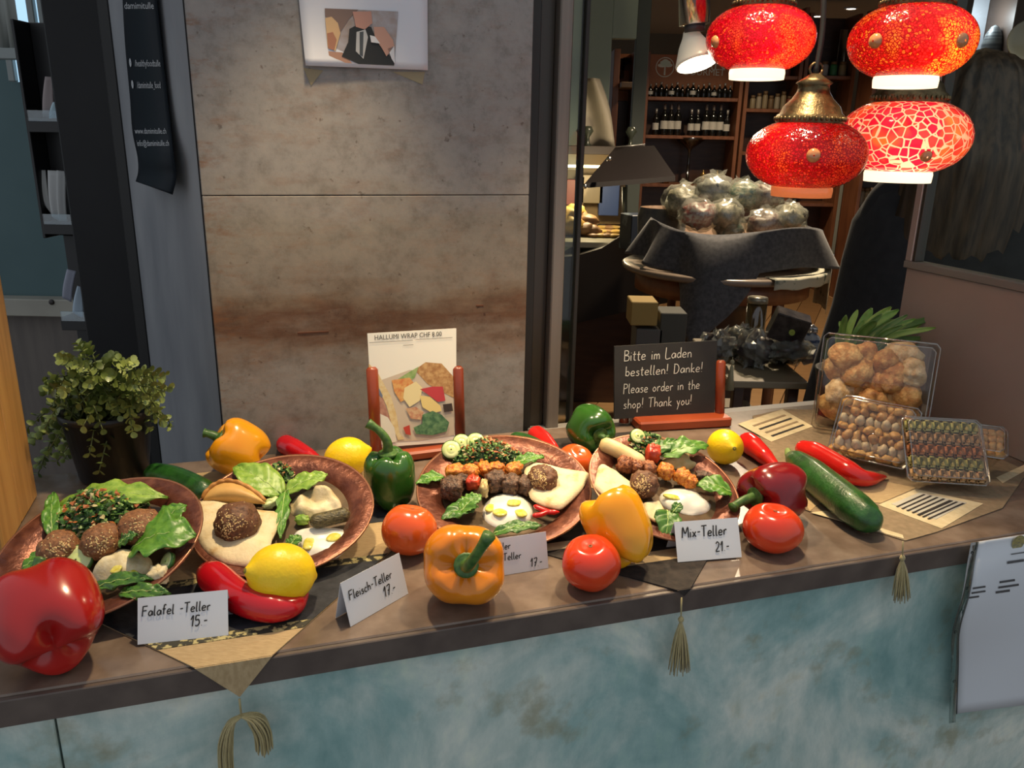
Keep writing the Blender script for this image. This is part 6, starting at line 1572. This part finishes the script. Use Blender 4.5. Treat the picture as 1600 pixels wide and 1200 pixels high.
# ---------------------------------------------------------------- card holder with printed wrap advert
m_redw = mat('red stained wood', (.24, .038, .010), (.32, .060, .016), 12, .35, stretch=(1, 1, .3), coat=.2)
m_redd = mat('brown red stained wood', (.17, .028, .010), (.23, .040, .014), 12, .35, stretch=(1, 1, .3), coat=.2)
def advert():
    b0, b1 = G(589, 722, 1.0), G(716, 706, 1.0); ex = b1 - b0; W = np.linalg.norm(ex); ex /= W; nh = np.cross(ex, ZD); up = ZD - nh * .10; up /= np.linalg.norm(up); fn = np.cross(ex, up)
    def at(x, y, l=0): return onplane(x, y, b0 + fn * (.0 + l), fn)
    r = thing('card_holder', 'red wooden card holder with a white wrap advert against the rusty panel', 'card holder', (b0 + b1) / 2)
    M3 = np.array([ex, -fn, up]).T
    for (x0, y0, x1, y1), m in (((573, 574, 591, 722), m_redw), ((714, 572, 719, 700), m_redd)):
        a = at(x0, y0); c = at(x1, y1) if x0 > 700 else at(589, 722); L = np.linalg.norm(c - a)
        part('post', tube([c - up * .0, c + up * (L - .004), c + up * L], [.0085, .0085, .005], 14), m, r)
    part('base', cbox((b0 + b1) / 2 + ZD * .008 - nh * .0, (W + .03, .034, .014), .003, np.array([ex, -nh, ZD]).T), m_redw, r, smooth=False)
    cn = [at(574, 521, .002), at(713, 513, .002), at(713, 690, .002), at(584, 700, .002)]
    pa = part('advert_sheet', (np.array(cn + [c - fn * .001 for c in cn]), [(3, 2, 1, 0), (4, 5, 6, 7), (0, 1, 5, 4), (1, 2, 6, 5), (2, 3, 7, 6), (3, 0, 4, 7)]), mat('advert paper', (.84, .81, .70), rough=.5), r, 'white advert sheet', smooth=False)
    def patch(pts, c, k, c2=None):
        V = np.array([at(x, y, .0024 + .00025 * k) for x, y in pts])
        part('print_patch', (V, [tuple(range(len(pts)))[::-1]]), mat('ad %s' % str(c), c, c2, 160, .5) if c2 else mat('ad %s' % str(c), c, rough=.5), pa, smooth=False)
    exx = at(700, 526) - at(585, 533); wl = np.linalg.norm(exx); exx /= wl
    V, F = typed('HALLUMI WRAP CHF 8.00', (0, 0, 0), np.array([1.0, 0, 0]), ZD, 1, 0)
    sc = np.linalg.norm(at(690, 526) - at(585, 533)) / V[:, 0].max(); o = at(585, 531.5, .0028)
    part('lettering', (np.array([o + exx * v[0] * sc + up * v[2] * sc * 1.15 for v in V]), F), mat('grey print ink', (.05, .05, .05), rough=.6), pa, 'grey printed headline', smooth=False)
    for xs, xe, y in ((577, 645, 535), (650, 707, 530), (630, 646, 539)):
        V = [at(xs, y, .0028), at(xe, y - (xe - xs) * .055, .0028), at(xe, y + .9 - (xe - xs) * .055, .0028), at(xs, y + .9, .0028)]
        part('fine_print', (np.array(V), [(3, 2, 1, 0)]), mat('grey fine print', (.28, .27, .25), rough=.6), pa, smooth=False)
    patch([(584, 598), (640, 578), (700, 580), (712, 600), (710, 680), (660, 688), (620, 690), (584, 660)], (.60, .50, .38), 0)
    patch([(648, 578), (665, 566), (690, 568), (708, 588), (709, 622), (690, 612), (668, 600)], (.58, .36, .15), 1, (.36, .17, .06))
    patch([(622, 592), (638, 582), (654, 573), (648, 590), (634, 600)], (.20, .34, .10), 2, (.36, .46, .18))
    patch([(576, 568), (590, 582), (600, 600), (612, 622), (620, 650), (624, 676), (632, 686), (622, 688), (612, 664), (604, 634), (592, 608), (578, 586)], (.66, .48, .22), 2, (.74, .62, .36))
    patch([(579, 586), (592, 606), (602, 632), (612, 662), (600, 655), (584, 640)], (.36, .16, .12), 3, (.50, .28, .20))
    patch([(582, 592), (590, 602), (598, 618), (597, 622), (588, 612)], (.16, .19, .26), 4)
    patch([(584, 642), (606, 652), (616, 668), (620, 690), (585, 697)], (.74, .70, .60), 4)
    patch([(612, 594), (640, 590), (648, 600), (640, 622), (626, 628), (616, 612)], (.62, .20, .06), 4, (.72, .42, .14))
    patch([(632, 606), (650, 596), (660, 606), (656, 626), (640, 636), (630, 622)], (.80, .68, .36), 5)
    patch([(656, 608), (676, 604), (692, 604), (696, 626), (684, 628), (668, 616)], (.52, .05, .06), 5)
    patch([(656, 618), (672, 620), (688, 634), (690, 642), (676, 646), (660, 636)], (.80, .62, .24), 6)
    patch([(634, 638), (650, 636), (662, 644), (658, 656), (642, 654)], (.50, .20, .12), 6, (.66, .46, .26))
    patch([(660, 648), (676, 642), (690, 648), (702, 660), (698, 674), (676, 680), (650, 678), (646, 668), (660, 662)], (.05, .14, .07), 7, (.16, .30, .14))
    patch([(692, 632), (706, 630), (708, 642), (694, 644)], (.05, .035, .03), 7)
    patch([(630, 668), (640, 664), (642, 680), (634, 678)], (.50, .06, .04), 7)
advert()

# ---------------------------------------------------------------- chalkboard in a red holder
def chalkboard():
    b0, b1 = G(990, 668, 1.0), G(1133, 660, 1.0); ex = b1 - b0; W = np.linalg.norm(ex); ex /= W; nh = np.cross(ex, ZD)
    up = ZD - nh * .16; up /= np.linalg.norm(up); fn = np.cross(ex, up)
    def at(x, y, l=0): return onplane(x, y, b0 + ZD * .01 - nh * .004 + fn * l, fn)
    r = thing('chalkboard', 'black chalkboard with white handwriting in a red wooden holder', 'chalkboard', (b0 + b1) / 2)
    part('base', cbox((b0 + b1) / 2 + ZD * .0085, (W, .05, .017), .003, np.array([ex, -nh, ZD]).T), m_redw, r, smooth=False)
    c = at(1124, 655); t = at(1127, 563)
    part('post', tube([c, c + up * (np.linalg.norm(t - c) - .004), c + up * np.linalg.norm(t - c)], [.0085, .0085, .006], 14), m_redw, r)
    c = at(975, 660, -.012); part('post', tube([c, c + up * .09], .0085, 14), m_redd, r)
    cn = [at(960, 541), at(1121, 532), at(1116, 645), at(960, 655)]
    bd = part('board', (np.array(cn + [q - fn * .004 for q in cn]), [(3, 2, 1, 0), (4, 5, 6, 7), (0, 1, 5, 4), (1, 2, 6, 5), (2, 3, 7, 6), (3, 0, 4, 7)]), mat('chalkboard black', (.012, .011, .010), (.018, .016, .014), 30, .6), r, smooth=False)
    mc = mat('white chalk', (.55, .53, .48), rough=.9)
    e1 = at(1100, 560) - at(975, 567); e1 /= np.linalg.norm(e1); pm = np.linalg.norm(at(1100, 560) - at(1000, 560)) / 100
    for txt, x, y, h in (('Bitte im Laden', 975, 564, 15), ('bestellen! Danke!', 977, 588, 14), ('Please order in the', 974, 615, 14), ('shop! Thank you!', 974, 639, 14)):
        wd = {564: 106, 588: 122, 615: 120, 639: 108}[y]; h_ = h * pm; nat = scrawl_w(txt, h_); ey2 = up
        (V, F), _ = scrawl(txt, (0, 0, 0), np.array([1.0, 0, 0]), ZD, 1.0, .075, .05, 0); k = wd * pm / (scrawl_w(txt, 1.0))
        o = at(x, y, .0006)
        part('lettering', (np.array([o + e1 * v[0] * k + up * v[2] * h_ for v in V]), F), mc, bd, 'white chalk handwriting', smooth=False)
chalkboard()

# ---------------------------------------------------------------- clear boxes of biscuits and pastry
m_pet = clear('clear food plastic', (.93, .92, .90), 1.5, .06, .02)
m_petr = clear('food plastic edge', (.78, .76, .72), 1.55, .08, .22)
def lean_box(name, label, bl, br, H, D, lean, zb=1.0, lift=0):
    BL, BR = G(*bl, zb), G(*br, zb); ex = BR - BL; W = np.linalg.norm(ex); ex /= W; nh = np.cross(ex, ZD)
    up = ZD * math.cos(lean) - nh * math.sin(lean); fn = np.cross(ex, up)
    BL = BL + ZD * (D * math.sin(lean) + .001 + lift)
    r = thing(name, label, 'food box', (G(*bl, zb) + G(*br, zb)) / 2, 'clear boxes of sweets')
    def P(a, b, c): return BL + ex * a * W + up * b * H + fn * c          # c: 0 front of lid, -D back
    rr = .006
    rect = lambda i: [(i + rr, i), (W - i - rr, i), (W - i, i + rr), (W - i, H - i - rr), (W - i - rr, H - i), (i + rr, H - i), (i, H - i - rr), (i, i + rr)]
    def loop(i, c): return [BL + ex * a + up * b + fn * c for a, b in rect(i)]
    Ls = [loop(.006, 0), loop(.003, -.001), loop(0, -.006), loop(-.002, -.008), loop(-.002, -.010), loop(.001, -.012), loop(.006, -D)]
    V = np.vstack(Ls); F = [(i * 8 + j, i * 8 + (j + 1) % 8, (i + 1) * 8 + (j + 1) % 8, (i + 1) * 8 + j) for i in range(6) for j in range(8)]
    part('clear_shell', (V, F + [tuple(range(8))[::-1], tuple(48 + j for j in range(8))]), m_pet, r, 'clear plastic shell', smooth=False)
    part('rim', tube(loop(-.002, -.009) + loop(-.002, -.009)[:1], .0014, 6), m_petr, r, 'glossy clear rim')
    part('front_edge', tube(loop(.004, -.0006) + loop(.004, -.0006)[:1], .0010, 6), m_petr, r)
    return P, ex, up, fn, W, H
m_bis = [mat('biscuit %d' % i, a, b, 75, .6, bump=.9, bscale=260, lo=.4, hi=.6) for i, (a, b) in enumerate((((.44, .21, .06), (.66, .42, .17)), ((.34, .14, .04), (.60, .34, .12)), ((.52, .34, .15), (.72, .56, .34))))]
P, ex, up, fn, W, H = lean_box('biscuit_box', 'tall clear box of golden biscuits standing at the back right', (1268, 676), (1442, 702), .155, .062, .12, 1.002)
BM3 = np.array([ex, up, fn]).T
bs = [(.14, .80, 0), (.36, .78, 1), (.12, .60, 0), (.30, .62, 0), (.62, .74, 1), (.78, .84, 2), (.90, .68, 2), (.50, .56, 1), (.70, .48, 2), (.88, .44, 0), (.16, .40, 2), (.36, .42, 0), (.54, .34, 1), (.76, .28, 0), (.14, .20, 0), (.36, .22, 1), (.60, .14, 2), (.86, .16, 0), (.70, .62, 1)]
for i, (a, b, k) in enumerate(bs):
    a = .19 + (a - .12) * .62 / .78; b = .17 + (b - .14) * .66 / .70
    p = P(a, b, -.020 - .010 * (i % 3)); s = .0225 + .002 * (i % 3)
    V, F = blob(s * 1.15, s * .95, s * .62, .14, 2, i + 70, 20, 12)
    V[:, 2] += .12 * s * np.sin(V[:, 0] / s * 9) * (k == 2) - .18 * s * np.exp(-(V[:, 0] / (s * .12)) ** 2) * (k == 1)
    M3 = BM3 @ rotz(i * 1.3) @ frame((.3 * math.sin(i * 2), .3 * math.cos(i * 3), 1))
    solo('biscuit', xf((V, F), M3, p), m_bis[k], ('golden oval biscuit in the tall clear box', 'dark baked biscuit in the tall clear box', 'pale ridged biscuit in the tall clear box')[k], 'biscuit', ('golden biscuits in the tall box', 'dark biscuits in the tall box', 'pale biscuits in the tall box')[k], loc=p)
P, ex, up, fn, W, H = lean_box('nut_sweets_box', 'clear box of small nut pastries leaning on the biscuit box', (1291, 720), (1412, 748), .088, .032, .55, 1.003)
BM3 = np.array([ex, up, fn]).T
m_nut = [mat('nut sweet %d' % i, a, b, 70, .45, bump=.6) for i, (a, b) in enumerate((((.50, .26, .07), (.62, .38, .13)), ((.36, .17, .05), (.52, .30, .10)), ((.52, .42, .26), (.60, .48, .30))))]
nm = [mesh('nut_pastry', *blob(.0085, .0075, .0065, .2, 2.2, i + 5, 12, 8), m_nut[i]) for i in range(3)]
for j in range(7):
    for i in range(8):
        p = P((i + .55 + (.3 if j % 2 else 0)) / 8.8, (j + .6) / 7.2, -.010 - .004 * ((i + j) % 3)); k = (i * 3 + j * 5) % 3
        o = bpy.data.objects.new('nut_pastry', nm[k]); col.objects.link(o); o.location = Vector(p); o.rotation_euler = (i, j * 2, i + j); o.scale = (1.05 + .35 * ((i * j) % 3 == 1), .95, 1 - .2 * ((i + j) % 2))
        props(o, ('golden nut pastry in the leaning clear box', 'dark nut pastry in the leaning clear box', 'pale nut pastry in the leaning clear box')[k], 'pastry', ('golden nut pastries', 'dark nut pastries', 'pale nut pastries')[k])
P, ex, up, fn, W, H = lean_box('baklava_box', 'clear box of baklava rows tilted at the front right', (1421, 768), (1545, 776), .092, .030, .72, 1.003)
BM3 = np.array([ex, up, fn]).T
m_bak = [mat('baklava %d' % i, a, b, 90, .5, bump=.6) for i, (a, b) in enumerate((((.50, .28, .12), (.62, .40, .20)), ((.34, .30, .07), (.46, .40, .14)), ((.38, .12, .035), (.48, .18, .06)), ((.44, .24, .11), (.54, .33, .17)), ((.36, .34, .10), (.50, .44, .18))))]
bk = [mesh('baklava_piece', *cbox((0, 0, 0), (.0125, .0165, .013), .003), m_bak[i]) for i in range(5)]
for j in range(5):
    for i in range(8):
        p = P((i + .62) / 8.3, (j + .55) / 5.1, -.012 - .001 * ((i * 7 + j) % 3))
        o = bpy.data.objects.new('baklava_piece', bk[j]); col.objects.link(o); o.location = Vector(p); o.rotation_euler = Matrix(BM3.tolist()).to_euler()
        props(o, ('golden baklava piece in the lowest row of the front box', 'green baklava piece in the second row from below', 'red brown baklava piece in the middle row', 'brown baklava piece in the fourth row from below', 'green gold baklava piece in the top row')[j], 'baklava', 'baklava row %s' % ('one', 'two', 'three', 'four', 'five')[j])
P, ex, up, fn, W, H = lean_box('sweets_box', 'clear box of brown sweets half hidden at the far right', (1500, 742), (1566, 752), .05, .05, .9, 1.003)
for j in range(4):
    for i in range(5):
        p = P((i + .6) / 5.4, (j + .6) / 4.4, -.014)
        o = bpy.data.objects.new('brown_sweet', nm[1]); col.objects.link(o); o.location = Vector(p); o.rotation_euler = (i, j, i * j)
        props(o, 'brown nut sweet in the half hidden clear box', 'sweet', 'sweets in the half hidden box')

# ---------------------------------------------------------------- plants
def shrub():
    b = G(180, 742, 1.0); r = thing('potted_shrub', 'leafy green plant in a black pot at the left back of the counter', 'plant', b)
    m_pot = mat('black plastic pot', (.006, .005, .005), rough=.45)
    k = np.linalg.norm(b - CAM) / FPX
    part('pot', xf(lathe([(.001, 0), (.042, 0), (.044, .004), (.056, .088), (.059, .088), (.059, .098), (.055, .098), (.053, .09), (.001, .085)], 36, False), None, b), m_pot, r, 'tapered black pot')
    part('soil', xf(lathe([(.001, .088), (.054, .086)], 24, False), None, b), mat('dark soil', (.02, .014, .010), rough=.9), r)
    ml = [mat('waxy leaf %d' % i, c, d, 60, .42, coat=.1) for i, (c, d) in enumerate((((.11, .155, .03), (.17, .22, .05)), ((.075, .11, .025), (.12, .16, .035)), ((.20, .26, .055), (.30, .36, .11))))]
    g = np.random.default_rng(3); tgt = []
    # sprig tips taken over the outline of the plant
    for x, y in ((135, 540), (175, 555), (205, 565), (95, 560), (250, 590), (262, 605), (265, 660), (245, 640), (225, 625), (70, 610), (60, 650), (50, 690), (75, 705), (110, 640), (140, 620), (165, 600), (190, 600), (215, 595), (115, 590), (150, 575),
                 (175, 640), (205, 650), (160, 670), (130, 665), (95, 660), (85, 630), (230, 668), (195, 675), (110, 690), (140, 600), (170, 620), (240, 615), (70, 670), (90, 720), (125, 700), (205, 620), (150, 645), (185, 585), (100, 610), (160, 700), (155, 735), (60, 725), (235, 580), (215, 680), (120, 570), (250, 655), (75, 590)):
        tgt.append((x, y)); tgt.append((x + g.uniform(-16, 16), y + g.uniform(-8, 18)))
    for j, (x, y) in enumerate(tgt):
        tip = WY(x, y, b[1] + g.uniform(-.085, .07)); st = b + np.array([g.uniform(-.03, .03), g.uniform(-.03, .03), .09])
        mid = (st + tip) / 2 + np.array([0, 0, .025]); L = np.linalg.norm(tip - st)
        path = smoothpath([st, mid, tip], 14); lv = []
        q = part('sprig', tube(path, np.linspace(.0016, .0007, 14), 5), mat('sprig stem', (.09, .11, .03), rough=.6), r)
        nl = max(6, int(L / .0115))
        for a in range(nl):
            t = (.35 + .65 * a / (nl - 1)) * 13; i = min(int(t), 12); p = path[i] + (path[i + 1] - path[i]) * (t - i); T = path[i + 1] - path[i]; T /= np.linalg.norm(T)
            for s in (0, 1):
                an = a * 1.57 + s * math.pi + g.uniform(-.3, .3); F3 = frame(T); d = F3 @ np.array([math.cos(an), math.sin(an), .45]); d /= np.linalg.norm(d)
                sd = np.cross(T, d); sd /= np.linalg.norm(sd); nn = np.cross(d, sd); sz = .0068 * g.uniform(.75, 1.2) * (1.1 - .3 * a / nl)
                V = [p]
                for u, w_ in ((.25, .55), (.6, .8), (.95, .55), (1.12, 0), (.95, -.55), (.6, -.8), (.25, -.55)):
                    V.append(p + d * u * sz * 1.5 + sd * w_ * sz + nn * .22 * sz * (abs(w_) * 1.2 + u * u * .6))
                V.append(p + d * .6 * sz * 1.5)
                lv.append((np.array(V), [(0, 1, 8), (1, 2, 8), (2, 3, 8), (3, 4, 8), (4, 5, 8), (5, 6, 8), (6, 7, 8), (7, 0, 8)]))
        part('leaf_cluster', join(*lv), ml[(j * 5) % 3], q, smooth=True)
shrub()
def fern():
    b = K(.735, .44, 1.0); r = thing('potted_fern', 'green strap leaved fern behind the tall biscuit box', 'plant', b)
    part('pot', xf(lathe([(.001, 0), (.032, 0), (.042, .075), (.045, .085), (.041, .085), (.001, .078)], 28, False), None, b), mat('black plastic pot', (.012, .010, .010), rough=.35), r)
    mf = [mat('fern leaf %d' % i, c, d, 50, .4) for i, (c, d) in enumerate((((.10, .22, .03), (.15, .30, .05)), ((.055, .13, .025), (.09, .18, .035)), ((.17, .30, .045), (.25, .38, .08))))]
    Y = b[1]; o = WY(1388, 540, Y)
    data = [(1312, 502), (1322, 492), (1340, 484), (1362, 482), (1378, 490), (1392, 480), (1404, 484), (1418, 492), (1440, 506), (1455, 494), (1476, 492), (1308, 520), (1318, 528), (1445, 528), (1462, 512), (1350, 500), (1410, 508), (1330, 512), (1430, 498), (1370, 500), (1398, 500), (1340, 532), (1435, 540)]
    g = np.random.default_rng(5)
    for i, (x, y) in enumerate(data):
        tip = WY(x, y, Y + g.uniform(-.05, .05)); st = b + np.array([g.uniform(-.015, .015), g.uniform(-.015, .015), .08])
        mid = (st + tip) / 2 + ZD * .02; path = smoothpath([st, mid, tip - ZD * 0], 12); sd = np.cross(path[-1] - path[0], CAM - path[0]); sd /= np.linalg.norm(sd)
        W = .0085 if i in (3, 5, 6, 19, 20) else .0058
        nrm = np.cross(sd, path[-1] - path[0]); nrm /= np.linalg.norm(nrm)
        def f(s, t):
            k = t * 11; j = min(int(k), 10); p = path[j] + (path[j + 1] - path[j]) * (k - j)
            e = (.35 + .65 * math.sin(math.pi * min(1, t * .8 + .1))) * (1 if t < .9 else (1.02 - t) / .12)
            return p + sd * (s * 2 - 1) * W * e + nrm * .35 * W * abs(s * 2 - 1)
        part('frond', grid(f, 5, 14, .0006), mf[i % 3], r)
fern()

# ---------------------------------------------------------------- plastic sleeve with a menu on the counter front
def sleeve():
    A = lambda x, y, l=0: KV(x, y, -.006 - l)
    tl, bl, tr, brr = A(1517, 848), A(1483, 1130), A(1700, 818), A(1690, 1090)
    tl[2] = .999; tr[2] = .999
    r = thing('menu_sleeve', 'clear plastic sleeve with a white menu hanging on the counter front', 'menu', bl)
    xs = [(1517, 848), (1511, 880), (1503, 930), (1488, 985), (1486, 1040), (1483, 1130)]
    S = smoothpath([np.append(p, 0) for p in xs], 30)
    def edge(t):
        k = t * 29; i = min(int(k), 28); return S[i] + (S[i + 1] - S[i]) * (k - i)
    def f(s, t, a=0.0, b_=1.0, l=0):
        e = edge(t); x = e[0] + (a + (b_ - a) * s) * 190; y = e[1] - (a + (b_ - a) * s) * 190 * (.155 - .03 * t)
        return A(x, y, .004 + .012 * math.sin(t * math.pi) ** 2 + .006 * math.sin(t * 6 + s * 3) * t + l)
    part('sleeve_strip', grid(lambda s, t: f(s, t, 0, .052), 4, 30, .0003), clear('sleeve strip', (.72, .80, .78), 1.5, .15, .25), r, 'punched clear strip')
    part('seam', tube([f(.0, t, .056, 1) - VD * .0006 for t in np.linspace(0, .97, 30)], .0008, 6), mat('grey seam', (.08, .09, .09), rough=.4), r)
    pp = part('menu_page', grid(lambda s, t: f(s, t * .97, .062, 1), 16, 30, .0005), mat('menu paper', (.66, .68, .72), rough=.65), r, 'white menu page')
    part('sleeve_front', grid(lambda s, t: f(s, t, .052, 1, .0016), 16, 30), clear('sleeve film', (.97, .98, .98), 1.4, .2, .015), r)
    for t in (.11, .36, .61, .86):
        p = f(.5, t, 0, .052) - VD * .0006
        part('punch_hole', xf(lathe([(.001, .0), (.0022, .0)], 12, False), frame(-VD), p), mat('hole dark', (.012, .015, .015), rough=.8), r)
    mi = mat('menu ink', (.06, .06, .065), rough=.7)
    def bar(x0, x1, y, h, m=mi, k=.0008):
        t = (y - 848) / 282
        V = []
        for xx, yy in ((x0, y), (x1, y - (x1 - x0) * .14), (x1, y + h - (x1 - x0) * .14), (x0, y + h)):
            tt = min(max((yy + (xx - edge(.5)[0]) * .14 - 848) / 282, 0), 1); e = edge(tt); s = (xx - e[0]) / 190
            V.append(f(s, tt, 0, 1, k + .0006))
        part('menu_print', (np.array(V), [(3, 2, 1, 0)]), m, pp, smooth=False)
    for x0, x1, y, h in ((1574, 1600, 902, 5), (1580, 1615, 886, 2.5), (1520, 1540, 947, 3), (1518, 1540, 955, 3), (1514, 1530, 963, 3), (1562, 1586, 937, 3.5), (1560, 1592, 946, 3.5), (1556, 1578, 954, 4)): bar(x0, x1, y, h)
    t = .10; c = f(.40, .075, 0, 1, .0016)
    part('round_logo', xf(lathe([(.001, .0), (.010, .0)], 24, False), frame(-VD), c - VD * .0004), mat('gold logo', (.36, .30, .10), (.18, .16, .07), 300, .6), pp, 'round gold logo')
sleeve()
print('objects', len(bpy.data.objects), 'tris', sum(len(o.data.polygons) for o in bpy.data.objects if o.type == 'MESH'))
